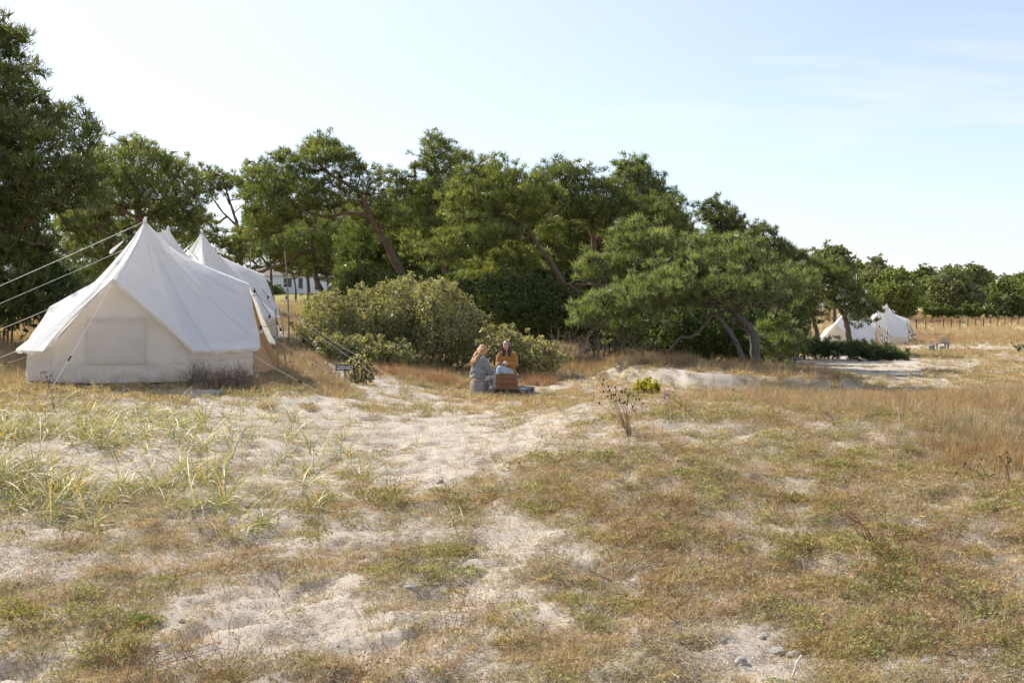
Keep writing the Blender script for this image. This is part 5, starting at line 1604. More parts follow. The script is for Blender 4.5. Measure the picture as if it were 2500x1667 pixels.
def house(name, label, px0, px1, py_base, Y, h, depth, roof_h, wins, wall_m, door_px=None, ridge_over=.35):
    x0, x1 = XP(px0, Y), XP(px1, Y)
    z0 = EYE - (py_base - HZ) / F * Y
    root = empty(name, ((x0 + x1) / 2, Y, z0), 0, label, 'house')
    W = x1 - x0
    MB().box((0, depth / 2, h / 2 - .25), (W, depth, h + .5)).build('wall', wall_m, root)
    mb = MB()
    ov = ridge_over
    a = [(-W / 2 - ov, -ov, h - .1), (W / 2 + ov, -ov, h - .1), (W / 2 + ov, depth + ov, h - .1), (-W / 2 - ov, depth + ov, h - .1)]
    r0, r1 = (-W / 2 - ov, depth / 2, h + roof_h), (W / 2 + ov, depth / 2, h + roof_h)
    def up(p, d=.16):
        return (p[0], p[1], p[2] + d)
    for q in ((a[0], a[1], r1, r0), (a[2], a[3], r0, r1)):
        mb.poly([up(p) for p in q]); mb.poly(q[::-1])
    for p, q in ((a[0], a[1]), (a[2], a[3]), (a[1], r1), (r1, a[2]), (a[3], r0), (r0, a[0])):
        mb.poly((p, q, up(q), up(p)))
    roof = mb.build('roof', roof_m, root)
    if roof_h > .3:
        g = MB()
        for sx in (-1, 1):
            g.poly([(sx * (W / 2), 0, h - .02), (sx * W / 2, depth, h - .02), (sx * W / 2, depth / 2, h + roof_h - .05)])
        g.build('gable', wall_m, root)
    MB().box((0, -ov - .012, h + .02), (W + 2 * ov, .02, .2)).build('fascia', trim_m, roof)
    for (a0, a1, zz0, zz1, panes) in wins:
        wx0, wx1 = XP(a0, Y) - (x0 + x1) / 2, XP(a1, Y) - (x0 + x1) / 2
        wdw = MB()
        cxw, czw, ww, hw = (wx0 + wx1) / 2, (zz0 + zz1) / 2, wx1 - wx0, zz1 - zz0
        for q in (((cxw, -.03, zz1), (ww + .12, .08, .09)), ((cxw, -.03, zz0), (ww + .12, .08, .09)), ((wx0, -.03, czw), (.09, .08, hw - .09)), ((wx1, -.03, czw), (.09, .08, hw - .09))):
            wdw.box(*q)
        for i in range(1, panes):
            wdw.box((wx0 + ww * i / panes, -.03, czw), (.06, .07, hw - .09))
        win = wdw.build('window', frame_m, root)
        for i in range(panes):
            MB().box((wx0 + ww * (i + .5) / panes, -.012, czw), (ww / panes - .06, .02, hw - .08)).build('pane', glass_m, win)
        MB().box((cxw, -.07, zz0 - .07), (ww + .2, .14, .05)).build('sill', trim_m, win)
    return root
house('cottage', 'white single-storey cottage behind the pines beyond the lawn', 610, 842, 716, 140, 2.55, 7, 1.35, [(694, 711, .95, 2.05, 1), (730, 738, .75, 2.1, 1), (770, 780, .5, 2.2, 1), (800, 812, .5, 2.2, 1), (815, 829, .95, 2.05, 2)], white_wall)
h2 = house('cottage', 'beige flat-roofed house glimpsed behind the juniper', 158, 300, 705, 135, 3.0, 6, .25, [(196, 204, .6, 2.2, 1), (180, 188, 1.0, 2.1, 1)], grey_wall)
MB().box((XP(192, 138) - h2.location.x, 2.5, 3.9), (.7, .7, 1.5)).build('chimney', frame_m, h2)
house('cottage', 'white shed wall glimpsed at the left edge through the pine boughs', -60, 118, 700, 120, 3.2, 6, .4, [], white_wall)
bush('garden_bush', 'dark round garden bush against the cottage wall', 136, Z6([(195, 1085), (200, 1040), (235, 1015), (275, 1040), (290, 1085)]), juniper_m, 1.2, .6, 160, .3, stems=3)
bush('garden_bush', 'spindly garden bush right of the round one', 135, Z6([(280, 1085), (290, 1055), (330, 1050), (335, 1085)]), oak_m, .8, .4, 120, .25, stems=3)

# ------------------------------------------------------------------ fences
def fence(name, label, posts, top_h, wires, r=.05, wm=None):
    """posts: ground points; every post and wire is a part"""
    root = empty(name, posts[0], 0, label, 'fence')
    o = Vector(posts[0])
    for p in posts:
        q = Vector(p) - o
        MB().tube([q - Vector((0, 0, .3)), q + Vector((0, 0, top_h))], r, 6).build('post', post_m, root)
    for hgt in wires:
        pts = [Vector(p) - o + Vector((0, 0, hgt)) for p in posts]
        MB().tube(pts, .007, 4).build('wire', wm or metal_m, root)
    return root
fp = []
for px, py in [(2212, 804), (2237, 802), (2260, 799), (2303.5, 794), (2323, 795), (2343.5, 794), (2363, 792), (2382, 791), (2401, 790), (2418.5, 788), (2436, 787), (2453.5, 787), (2470, 786), (2487, 785), (2503, 784), (2520, 784)]:
    Y = 118 + (px - 2212) * .12
    fp.append((XP(px, Y), Y, gz(XP(px, Y), Y)))
fence('post_fence', 'row of dark posts with wire crossing the golden meadow', fp, 1.3, (.45, .85, 1.2), .07)
fp = []
for px in (560, 610, 661, 749.5, 838, 930, 1020):
    Y = 112
    fp.append((XP(px, Y), Y, gz(XP(px, Y), Y)))
fence('post_fence', 'dark posts of the lawn fence behind the willow bush', fp, 1.0, (.2, .4, .6, .8, .97), .06)

# ------------------------------------------------------------------ flagpole
def flagpole():
    Y = 170
    b = Vector((XP(2091, Y), Y, gz(XP(2091, Y), Y)))
    top = EYE - (618 - HZ) / F * Y
    root = empty('flagpole', b, 0, 'white flagpole with a small pennant above the far trees', 'flagpole')
    H = top - b.z
    MB().tube([(0, 0, -.2), (0, 0, H * .5), (0, 0, H)], [.10, .075, .04], 8).build('mast', trim_m, root)
    MB().ball((0, 0, H + .08), .1).build('finial', simple('gold_ball', (.6, .42, .1), .35, .1), root)
    m, nt, bs = mat('blue_yellow_pennant')
    sep = nnode(nt, 'ShaderNodeSeparateXYZ'); tc = nnode(nt, 'ShaderNodeTexCoord'); nt.links.new(tc.outputs['Generated'], sep.inputs[0])
    a = nnode(nt, 'ShaderNodeMath', operation='SUBTRACT'); nt.links.new(sep.outputs[2], a.inputs[0]); nt.links.new(sep.outputs[0], a.inputs[1])
    nt.links.new(ramp(nt, sep.outputs[2], [(.0, (.10, .14, .2)), (.45, (.10, .14, .2)), (.5, (.45, .38, .12)), (1, (.45, .38, .12))]), bs.inputs['Base Color'])
    mb = MB()
    rows = []
    for i in range(9):
        t = i / 8
        x_ = -.04 - t * .95; drop = -.55 * t - .1 * t * t; hh = .85 * (1 - .72 * t)
        yv = .12 * math.sin(t * 7)
        rows.append((mb.bm.verts.new((x_, yv, H - .15 + drop)), mb.bm.verts.new((x_, yv + .05, H - .15 + drop - hh))))
    for p, q in zip(rows, rows[1:]):
        mb.bm.faces.new((p[0], q[0], q[1], p[1]))
    mb.build('pennant', m, root)
flagpole()

# ------------------------------------------------------------------ signs
black_board = simple('black_painted_board', (.022, .024, .028), .7, .3, 12)
white_paint = simple('white_brush_paint', (.74, .74, .72), .75, .12, 30)
def text_mesh(body, w, h):
    cu = bpy.data.curves.new('lettering', 'FONT')
    cu.body = body; cu.align_x = 'CENTER'; cu.align_y = 'CENTER'; cu.size = 1; cu.extrude = .02; cu.offset = .022
    cu.space_character = 1.02
    t = bpy.data.objects.new('lettering_tmp', cu); C.objects.link(t)
    dg = bpy.context.evaluated_depsgraph_get()
    me = bpy.data.meshes.new_from_object(t.evaluated_get(dg))
    bpy.data.objects.remove(t)
    co = np.zeros(len(me.vertices) * 3); me.vertices.foreach_get('co', co); co = co.reshape(-1, 3)
    mn, mx = co.min(0), co.max(0)
    co = (co - (mn + mx) / 2)
    co[:, 0] *= w / (mx[0] - mn[0]); co[:, 1] *= h / (mx[1] - mn[1]); co[:, 2] *= .004 / (mx[2] - mn[2])
    wob = fbm(co[:, 0] * 26, co[:, 1] * 26, 3, 2) - .5
    co[:, 1] += wob * .012 + co[:, 0] * .0
    v = np.stack([co[:, 0], -co[:, 2], co[:, 1]], 1)
    me.vertices.foreach_set('co', v.ravel().astype(np.float32)); me.update()
    return me
def sign(label, loc, board, wh, text, tw, th, post_h, rz=0, roll=0):
    root = empty('name_sign', loc, rz, label, 'sign')
    bz = post_h
    MB().tube([(0, .035, -.25), (0, .035, bz + board[1] * .62)], .036, 4).build('post', wood_m, root)
    bo = MB().box((0, 0, bz), (board[0], .022, board[1]), (0, roll, 0), .004).build('board', black_board, root)
    MB().box((0, .0, bz + board[1] * .5 + .012), (.10, .05, .02)).build('post_cap', grey_wood, root)
    t = obj('lettering', text_mesh(text, tw, th), white_paint, bo)
    t.location = (0, -.0145, bz); t.rotation_euler = (0, roll, 0)
    return root
p = on_ground(842, 941)
print('SIGN1', p, 'px/m', F / p.y)
s1 = F / p.y
sign('black board reading GNISVARD in white letters on a short post', (p.x, p.y, p.z), (44 / s1, 13.5 / s1), None, 'GNISVARD', 39.5 / s1, 10.2 / s1, (941 - 896.5) / s1, 0, R(.5))
Yl = 40.5
pl_ = Vector((XP(1936, Yl), Yl, gz(XP(1936, Yl), Yl)))
s2 = F / Yl
zb = EYE - (879.5 - HZ) / s2 + .14
print('SIGN2', pl_, zb)
sign('small dark board reading LAUSVIK in white at the dune foot', (pl_.x, pl_.y, pl_.z), (26 / s2, 16.5 / s2), None, 'LAUSVIK', 23 / s2, 12 / s2, zb - pl_.z, R(-8), R(-4))

# ------------------------------------------------------------------ string lights and sticks by the tents
stick_m = simple('bare_stick', (.30, .22, .15), .85, .3, 10, .3)
bulb_m, _nt, _b = mat('bulb_glass')
_b.inputs['Base Color'].default_value = (.75, .78, .8, 1); _b.inputs['Roughness'].default_value = .08
_b.inputs['Transmission Weight'].default_value = .55
_nt.links.new(ramp(_nt, noise(_nt, 3, 2, .5, objco(_nt)), [(.3, (.70, .74, .77)), (.7, (.85, .86, .86))]), _b.inputs['Base Color'])
def stick(label, pts, r0, r1, group='sticks for the string lights'):
    pts = [Vector(p) for p in pts]
    b = pts[0].copy(); b.z = gz(b.x, b.y)
    ln = [b - Vector((0, 0, .15))] + pts[1:] if pts[0].z <= b.z + .4 else [b - Vector((0, 0, .15))] + pts
    ln = smooth_line(ln, 3)
    g = np.random.default_rng(int(abs(b.x * 1000)))
    ln = [q + Vector(g.normal(0, .008, 3)) for q in ln]
    o = MB().tube([q - b for q in ln], [r0 + (r1 - r0) * i / (len(ln) - 1) for i in range(len(ln))], 6).build('stick', stick_m)
    o.location = b
    tag(o, label, 'stick', group)
    return pts[-1]
sA = stick('leaning light stick just right of the big tent door', [P(682, 884, 20.6), P(676, 820, 20.6), P(672, 752, 20.6)], .022, .014)
sB = stick('crooked pale stick beside the leaning one at the tent door', [P(698, 876, 22.0), P(692, 810, 22.0), P(682, 752, 22.0)], .024, .014)
sC = stick('tall thin stick right of the second tent', [P(705, 800, 29.5), P(701, 700, 29.5), P(695, 616, 29.5)], .032, .018)
sD = stick('tall straight stick showing above the second tent edge', [P(613, 800, 33), P(612, 690, 33), P(612, 606, 33)], .03, .018)
def string_lights(label, line, bulbs, scale=1.0):
    """a sagging black cable through anchor points, with bulbs at fractions of each span"""
    o = Vector(line[0][0])
    root = empty('string_lights', o, 0, label, 'string lights', 'strings of light bulbs')
    for (a, b, sag), fr in zip(line, bulbs):
        a = Vector(a); b = Vector(b)
        pts = [a.lerp(b, i / 10) - Vector((0, 0, sag * 4 * (i / 10) * (1 - i / 10))) - o for i in range(11)]
        MB().tube(pts, .006 * scale, 5).build('cable', cable_m, root)
        for t in fr:
            p = a.lerp(b, t) - Vector((0, 0, sag * 4 * t * (1 - t))) - o
            c = MB().tube([p, p - Vector((0, 0, .07 * scale))], .022 * scale, 8).build('socket', cable_m, root)
            MB().ball(p - Vector((0, 0, .115 * scale)), .04 * scale, 2, (1, 1, 1.2)).build('bulb', bulb_m, c)
string_lights('string of clear bulbs hung from the big tent door to the sticks', [(P(619, 702, 19.7), P(659, 770, 20.2), .02), (P(659, 770, 20.2), P(672, 754, 20.6), .10), (P(672, 760, 20.6), P(688, 800, 22.0), .12), (P(636, 795, 19.6), P(672, 790, 20.6), .04)], [(.05, .97), (), (.3, .8), (.02,)])
string_lights('string of bulbs from the second tent to the tall thin stick', [(P(640, 705, 30), P(697, 690, 29.5), .35), (P(697, 690, 29.5), P(699, 725, 29.5), .0)], [(.25,), (.1, .95)], 1.2)
# near the distant tents
for i, (lb, a, b_, c) in enumerate((('short pole with bulbs before the left distant tent', (2166, 846, 70), (2166, 826, 70), (2167, 803, 70)), ('thin leaning pole at the right distant tent door', (2238, 838, 77), (2237, 826, 77), (2233, 812, 77)), ('dark upright pole at the corner of the right distant tent', (2217, 842, 76), (2217, 810, 76), (2214, 783, 76)))):
    stick(lb, [P(*a), P(*b_), P(*c)], .045, .03)
string_lights('string of bulbs across the front of the left distant tent', [(P(2146, 794, 72), P(2154, 818, 71), .1), (P(2154, 818, 71), P(2167, 812, 70), .3)], [(.02, .98), (.4, .75, 1.0)], 2.0)
string_lights('string of bulbs at the right distant tent door', [(P(2213, 790, 77), P(2220, 808, 77), .1), (P(2220, 808, 77), P(2234, 814, 77), .3)], [(.5, .99), (.3, .97)], 2.0)

# ------------------------------------------------------------------ crates, stumps, pallet
def crate(label, loc, rz, W, D, H, m, m2, rows, board=.0, group='wooden crates'):
    """slatted box: every board its own part"""
    root = empty('wooden_crate', loc, rz, label, 'crate', group)
    t = .016; gap = .012
    bh = (H - gap * (rows - 1)) / rows
    for i in range(rows):
        z = bh * (i + .5) + gap * i
        for sy in (-1, 1):
            MB().box((0, sy * (D / 2 - t / 2), z), (W, t, bh), None, .003).build('plank', m, root)
        for sx in (-1, 1):
            MB().box((sx * (W / 2 - t / 2), 0, z), (t, D - 2 * t - .002, bh), None, .003).build('plank', m2, root)
    for sx in (-1, 1):
        for sy in (-1, 1):
            MB().box((sx * (W / 2 - t - .02), sy * (D / 2 - t - .02), H / 2 + .002), (.036, .036, H - .01)).build('corner_post', m2, root)
    for i in range(4):
        MB().box((0, -D / 2 + t + (D - 2 * t) * (i + .5) / 4, .009), (W - 2 * t - .004, (D - 2 * t) / 4 - .01, .014)).build('plank', m2, root)
    return root
def stump(label, loc, r, h, m, group='sawn log seats', cut=True):
    root = empty('log_stump', loc, 0, label, 'stump', group)
    g = np.random.default_rng(int(abs(loc[0] * 977)) + 3)
    V, Fc = [], []
    n = 28
    ph = g.uniform(0, 6, 4)
    for j, z in enumerate((-.03, 0, h * .35, h * .7, h * .97, h)):
        for i in range(n):
            a = 2 * math.pi * i / n
            rr = r * (1 + .05 * math.sin(3 * a + ph[0]) + .03 * math.sin(7 * a + ph[1]) + .02 * math.sin(15 * a + ph[2])) * (1.03 - .03 * z / h) * (.97 if j == 5 else 1)
            V.append((rr * math.cos(a), rr * math.sin(a), z))
    for j in range(5):
        for i in range(n):
            Fc.append((j * n + i, j * n + (i + 1) % n, (j + 1) * n + (i + 1) % n, (j + 1) * n + i))
    me = np_mesh('bark', V, Fc, None, True)
    obj('bark', me, m, root)
    mb = MB()
    vs = [mb.bm.verts.new((V[5 * n + i][0], V[5 * n + i][1], h - .001)) for i in range(n)]
    c = mb.bm.verts.new((0, 0, h + .002))
    for i in range(n):
        mb.bm.faces.new((vs[i], vs[(i + 1) % n], c))
    mb.build('sawn_top', pale_wood, root)
    return root
stump_m = simple('grey_stump_wood', (.25, .235, .225), .9, .3, 4, .6, 0, (6, 6, .8))
GZ = gz(-.5, 24.4)
sA_loc = (-.785, 24.3, gz(-.785, 24.3))
stump('cut grey log the blonde woman sits on', sA_loc, .215, .32, stump_m)
sB_loc = (-.10, 25.15, gz(-.10, 25.15))
stump('cut log under the woman in the brown jacket', sB_loc, .2, .40, stump_m)
# pallet
def pallet(label, loc, rz, W, D, m):
    root = empty('wooden_pallet', loc, rz, label, 'pallet')
    for i in range(7):
        MB().box((0, -D / 2 + D * (i + .5) / 7, .133), (W, D / 7 - .035, .018), (0, 0, 0), .002).build('deck_board', m, root)
    for sx in (-1, 0, 1):
        MB().box((sx * (W / 2 - .05), 0, .113), (.095, D, .018)).build('stringer', m, root)
        MB().box((sx * (W / 2 - .05), 0, .009), (.095, D, .018)).build('skid', m, root)
        for sy in (-1, 0, 1):
            MB().box((sx * (W / 2 - .05), sy * (D / 2 - .07), .061), (.09, .13, .084)).build('block', m, root)
    return root
pz = gz(.05, 24.6)
rzp = R(-14)
pal = pallet('grey wooden pallet lying under the brown crate', (.02, 24.55, pz + .005), rzp, .84, 1.2, grey_wood)
crate('brown slatted crate used as a table between the two women', (-.115, 24.1, pz + .152), R(-5), .52, .34, .355, crate_m, grey_wood, 3)
# loop handle of rope beside the crate
rp_ = MB().tube(smooth_line([Vector((.0, 0, 0)), Vector((.05, .02, .06)), Vector((.12, .05, .035)), Vector((.18, .08, -.0))]), .007, 5).build('rope_end', simple('dark_rope', (.05, .045, .04), .8, .2))
rp_.location = (.17, 24.25, pz + .155)
tag(rp_, 'dark rope end lying on the pallet right of the crate', 'rope')
# far furniture by the distant tents
def at_px(px, py):
    p_ = on_ground(px, py)
    return p_
q = Vector((XP(2293, 66), 66, gz(XP(2293, 66), 66)))
sf = F / 66
stump('pale log stool left of the distant crate table', (XP(2273, 65), 65, gz(XP(2273, 65), 65)), 6.4 / sf, 14.5 / sf, stump_m)
stump('pale log stool in front of the distant crate table', (XP(2298.5, 64.5), 64.5, gz(XP(2298.5, 64.5), 64.5)), 6 / sf, 13 / sf, stump_m)
def plank_table():
    root = empty('plank_table', (XP(2297, 66.5), 66.5, gz(XP(2297, 66.5), 66.5)), R(4), 'low plank table under the pale distant crate', 'table')
    for i in range(3):
        MB().box((0, -.22 + .22 * i, .46), (.98, .2, .04)).build('table_plank', grey_wood, root)
    for sx in (-.38, .38):
        for sy in (-.2, .2):
            MB().box((sx, sy, .20), (.09, .08, .5), (0, R(8) * (1 if sx < 0 else -1) * -1, 0)).build('leg', grey_wood, root)
plank_table()
crate('pale distant crate standing on the plank table', (XP(2302, 66.5), 66.5, gz(XP(2297, 66.5), 66.5) + .485), R(12), .70, .45, .36, pale_wood, crate_m, 3)
def slab_on(label, px, py, w, d, h, m, rz=0, name='plank', cat='plank', Y=None):
    p_ = at_px(px, py) if Y is None else Vector((XP(px, Y), Y, gz(XP(px, Y), Y)))
    o = MB().box((0, 0, h / 2), (w, d, h), None, .006).build(name, m)
    o.location = p_; o.rotation_euler = (0, 0, rz)
    tag(o, label, cat)
    return o
slab_on('thick grey beam on the grass before the distant stools', 2306, 862, .78, .2, .14, grey_wood, R(3), 'wood_beam', 'beam', 63.5)
slab_on('long pale plank on the sand beyond the folding frame', 2395, 855, 1.25, .16, .05, pale_wood, R(-2), 'loose_plank', 'plank', 66)
slab_on('short pale board far right of the long plank', 2458, 856, .5, .14, .04, pale_wood, R(2), 'loose_plank', 'plank', 66.5)
def lounger_frame():
    Y = 66
    b = Vector((XP(2362, Y), Y, gz(XP(2362, Y), Y)))
    root = empty('folding_chair_frame', b, 0, 'collapsed wooden folding chair frame on the sand', 'chair')
    k = Y / F
    def pt(px, py, dy=0):
        v = P(px, py, Y + dy) - b
        v.z = max(v.z, .03)
        return v
    for a, c in (((2353, 839), (2371, 857)), ((2349, 856), (2366, 844)), ((2356, 857), (2369, 847))):
        for dy in (-.22, .22):
            MB().tube([pt(*a, dy), pt(*c, dy)], .028, 5).build('rail', pale_wood, root)
    MB().tube([pt(2353, 839, -.22), pt(2353, 839, .22)], .026, 5).build('cross_bar', pale_wood, root)
    MB().tube([pt(2366, 845, -.22), pt(2366, 845, .22)], .026, 5).build('cross_bar', pale_wood, root)
    MB().tube([pt(2371, 857, -.22), pt(2371, 857, .22)], .026, 5).build('cross_bar', pale_wood, root)
lounger_frame()
# ------------------------------------------------------------------ people
skin_m, _nt, _b = mat('skin')
_nt.links.new(ramp(_nt, noise(_nt, 9, 4, .5, objco(_nt)), [(.3, (.46, .25, .18)), (.7, (.56, .33, .25))]), _b.inputs['Base Color'])
_b.inputs['Roughness'].default_value = .55
_b.inputs['Subsurface Weight'].default_value = .1
_b.inputs['Subsurface Radius'].default_value = (.01, .004, .002)
lip_m = simple('lips', (.40, .16, .13), .5, .1, 20)
eye_m = simple('eyes', (.03, .025, .02), .25, .1)
def knit(name, col, sc_=90, var=.25):
    m, nt, b = mat(name)
    co = objco(nt)
    n = noise(nt, 14, 4, .6, co)
    wv = nnode(nt, 'ShaderNodeTexWave'); wv.bands_direction = 'Z'
    wv.inputs['Scale'].default_value = sc_ * .35; wv.inputs['Distortion'].default_value = 2.2; wv.inputs['Detail'].default_value = 2
    nt.links.new(co, wv.inputs[0])
    nt.links.new(ramp(nt, n, [(.3, tuple(c * (1 - var) for c in col)), (.7, tuple(c * (1 + var) for c in col))]), b.inputs['Base Color'])
    b.inputs['Roughness'].default_value = .95
    b.inputs['Sheen Weight'].default_value = .25
    bump(nt, b, wv.outputs['Fac'], .5, .006)
    return m
shawl_m = knit('grey_knit', (.20, .215, .22))
coat_m = knit('rust_corduroy', (.37, .16, .028), 160, .2)
fur_m = knit('dark_fur_trim', (.035, .022, .015), 60)
jeans_m = simple('light_denim', (.36, .43, .52), .85, .14, 30, .2)
hair_a = simple('strawberry_blonde_hair', (.46, .25, .10), .5, .3, 30, .8, 0, (9, 9, .7))
hair_b = simple('dark_brown_hair', (.075, .04, .024), .5, .35, 30, .8, 0, (9, 9, .7))
cup_m = simple('cream_cup', (.66, .52, .42), .5, .06, 6)
shoe_m = simple('brown_shoe', (.10, .06, .04), .6, .2)
floral_m, _nt, _b = mat('floral_print')
_co = objco(_nt)
_v = nnode(_nt, 'ShaderNodeTexVoronoi'); _v.inputs['Scale'].default_value = 13; _v.inputs['Randomness'].default_value = 1
_nt.links.new(_co, _v.inputs[0])
_spot = ramp(_nt, _v.outputs['Distance'], [(.30, (1, 1, 1)), (.42, (0, 0, 0))])
_hue = nnode(_nt, 'ShaderNodeSeparateColor'); _nt.links.new(_v.outputs['Color'], _hue.inputs[0])
_rp = _nt.nodes.new('ShaderNodeValToRGB'); _rp.color_ramp.interpolation = 'CONSTANT'
_e = _rp.color_ramp.elements
_e[0].position, _e[0].color = 0, (.38, .075, .04, 1)
_e[1].position, _e[1].color = .3, (.05, .06, .09, 1)
for _p, _c in ((.5, (.12, .16, .12, 1)), (.66, (.50, .25, .12, 1)), (.82, (.74, .71, .68, 1))):
    _x = _e.new(_p); _x.color = _c
_nt.links.new(_hue.outputs[0], _rp.inputs[0])
_nt.links.new(mixc(_nt, _spot, (.76, .73, .70), _rp.outputs[0]), _b.inputs['Base Color'])
_b.inputs['Roughness'].default_value = .85

def cap_bm(bm, p0, p1, r0, r1, n=14):
    """tapered capsule"""
    p0 = Vector(p0); p1 = Vector(p1)
    d = p1 - p0; L = d.length
    if L < 1e-6:
        d = Vector((0, 0, 1)); L = 1e-6
    t = d.normalized(); a = t.orthogonal().normalized(); b = t.cross(a)
    prof = []
    for i in range(6):
        q = -math.pi / 2 + math.pi / 2 * i / 5
        prof.append((r0 * math.sin(q), r0 * math.cos(q)))
    for i in range(1, 4):
        prof.append((L * i / 4, r0 + (r1 - r0) * i / 4))
    for i in range(6):
        q = math.pi / 2 * i / 5
        prof.append((L + r1 * math.sin(q), r1 * math.cos(q)))
    rings = []
    for s, r in prof:
        rings.append([bm.verts.new(p0 + t * s + (a * math.cos(2 * math.pi * j / n) + b * math.sin(2 * math.pi * j / n)) * max(r, 1e-4)) for j in range(n)])
    for q, w in zip(rings, rings[1:]):
        for j in range(n):
            bm.faces.new((q[j], q[(j + 1) % n], w[(j + 1) % n], w[j]))
    bm.faces.new(rings[0][::-1]); bm.faces.new(rings[-1])
def ell_bm(bm, c, r, rot=(0, 0, 0)):
    t = bmesh.new()
    bmesh.ops.create_icosphere(t, subdivisions=3, radius=1)
    M = Matrix.Translation(Vector(c)) @ Euler(rot).to_matrix().to_4x4() @ Matrix.Diagonal((*r, 1))
    t.transform(M)
    me = bpy.data.meshes.new('tmp'); t.to_mesh(me); t.free()
    bm.from_mesh(me); bpy.data.meshes.remove(me)
def flesh(name, shapes, m, parent, voxel=.008, smooth=6, rumple=0.0, seed=0):
    """several rounded shapes fused into ONE continuous surface"""
    bm = bmesh.new()
    for s in shapes:
        if s[0] == 'c':
            cap_bm(bm, *s[1:])
        else:
            ell_bm(bm, *s[1:])
    me = bpy.data.meshes.new(name); bm.to_mesh(me); bm.free()
    o = bpy.data.objects.new(name, me); C.objects.link(o)
    r = o.modifiers.new('fuse', 'REMESH'); r.mode = 'VOXEL'; r.voxel_size = voxel; r.use_smooth_shade = True
    s = o.modifiers.new('relax', 'SMOOTH'); s.iterations = smooth; s.factor = .5
    dg = bpy.context.evaluated_depsgraph_get()
    me2 = bpy.data.meshes.new_from_object(o.evaluated_get(dg))
    bpy.data.objects.remove(o); bpy.data.meshes.remove(me)
    if rumple:
        n = len(me2.vertices)
        co = np.zeros(n * 3); me2.vertices.foreach_get('co', co); co = co.reshape(-1, 3)
        no = np.zeros(n * 3); me2.vertices.foreach_get('normal', no); no = no.reshape(-1, 3)
        f1 = fbm(co[:, 0] * 9 + co[:, 1] * 4, co[:, 2] * 16 + co[:, 1] * 7, seed, 3) - .5
        f2 = fbm(co[:, 0] * 22 - co[:, 1] * 9, co[:, 2] * 30 + co[:, 0] * 8, seed + 5, 2) - .5
        co = co + no * (f1 * rumple * 2 + f2 * rumple * .8)[:, None]
        me2.vertices.foreach_set('co', co.ravel().astype(np.float32))
    me2.polygons.foreach_set('use_smooth', np.ones(len(me2.polygons), bool))
    me2.update(); me2.name = name
    return obj(name, me2, m, parent)
def hand(wrist, direction, palm_n, side, curl=.7):
    """palm, four unequal bent fingers and a thumb; direction: along the fingers, palm_n: out of the palm, side: +1/-1 thumb side"""
    w = Vector(wrist); d = Vector(direction).normalized(); n = Vector(palm_n); n = (n - d * n.dot(d)).normalized()
    s = d.cross(n) * side
    out = [('c', w, w + d * .03, .022, .024), ('c', w + d * .025 - s * .018, w + d * .075 - s * .022, .016, .014), ('c', w + d * .025 + s * .016, w + d * .075 + s * .02, .016, .014), ('c', w + d * .03, w + d * .08, .018, .015)]
    for i, ln in enumerate((.066, .076, .072, .056)):
        p = w + d * .082 + s * (.027 - .018 * i)
        a = 0
        r = .0085
        for k in range(3):
            a += curl * (.5 + .25 * k)
            q = p + (d * math.cos(a) + n * math.sin(a)) * ln * (.42, .33, .25)[k]
            out.append(('c', p, q, r, r * .92)); p = q; r *= .92
    p = w + d * .022 + s * .026
    q = p + (d * .6 + s * .75 + n * .25).normalized() * .036
    e = q + (d * .85 + s * .15 + n * .45).normalized() * .03
    out += [('c', p, q, .0115, .010), ('c', q, e, .010, .008)]
    return out
def head_shapes(c, fwd, up=(0, 0, 1), k=1.0):
    c = Vector(c); f = Vector(fwd).normalized(); u = Vector(up); u = (u - f * u.dot(f)).normalized(); s = f.cross(u)
    yaw = math.atan2(-f.x, f.y)
    rot = (math.asin(max(-1, min(1, f.z))), 0, yaw)
    sh = [('e', c + u * .025 - f * .012, (.074 * k, .092 * k, .092 * k), rot), ('e', c - u * .028 + f * .022, (.062 * k, .072 * k, .084 * k), rot), ('e', c - u * .088 + f * .052, (.030 * k, .028 * k, .026 * k), rot),
          ('c', c + u * .012 + f * .092, c - u * .022 + f * .110, .009, .013), ('e', c - u * .052 + f * .090, (.024, .012, .012), rot)]
    for q in (-1, 1):
        sh += [('e', c + s * .074 * q - u * .012 - f * .008, (.010, .020, .030), rot), ('e', c + s * .036 * q - u * .02 + f * .068, (.022, .020, .020), rot)]
    return sh, (c, f, u, s, rot)
def face_bits(fr, parent):
    c, f, u, s, rot = fr
    for q in (-1, 1):
        MB().ball((0, 0, 0), .011, 2, (1, .7, .7)).build('eye', eye_m, parent).location = c + s * .032 * q + u * .008 + f * .083
        b = MB().tube([s * (.018 * q), s * (.034 * q) + u * .006, s * (.05 * q) + u * .0], .0038, 5).build('eyebrow', hair_b, parent)
        b.location = c + u * .028 + f * .087
    mo = MB().tube([s * -.022, f * .004, s * .022], [.003, .0065, .003], 6).build('mouth', lip_m, parent)
    mo.location = c - u * .053 + f * .099
def strands(c, fr, n, lens, rad, g, back=1.0, blow=(0, 0, 0), spread=.09):
    out = []
    c0, f, u, s, rot = fr
    for i in range(n):
        a = (i / (n - 1) - .5) * 2
        st = c0 + u * (.03 - .02 * abs(a)) + s * (.078 * a) - f * (.055 * math.cos(a * 1.3) * back)
        L = lens * g.uniform(.8, 1.1)
        pts = [st]
        d = (-u + s * a * .25 - f * .18)
        for k in range(4):
            d = (d + Vector(blow) * (k * .22) + Vector(g.normal(0, .10, 3))).normalized()
            pts.append(pts[-1] + d * L / 4)
        for k in range(4):
            out.append(('c', pts[k], pts[k + 1], rad * (1 - .16 * k), rad * (1 - .16 * (k + 1))))
    return out

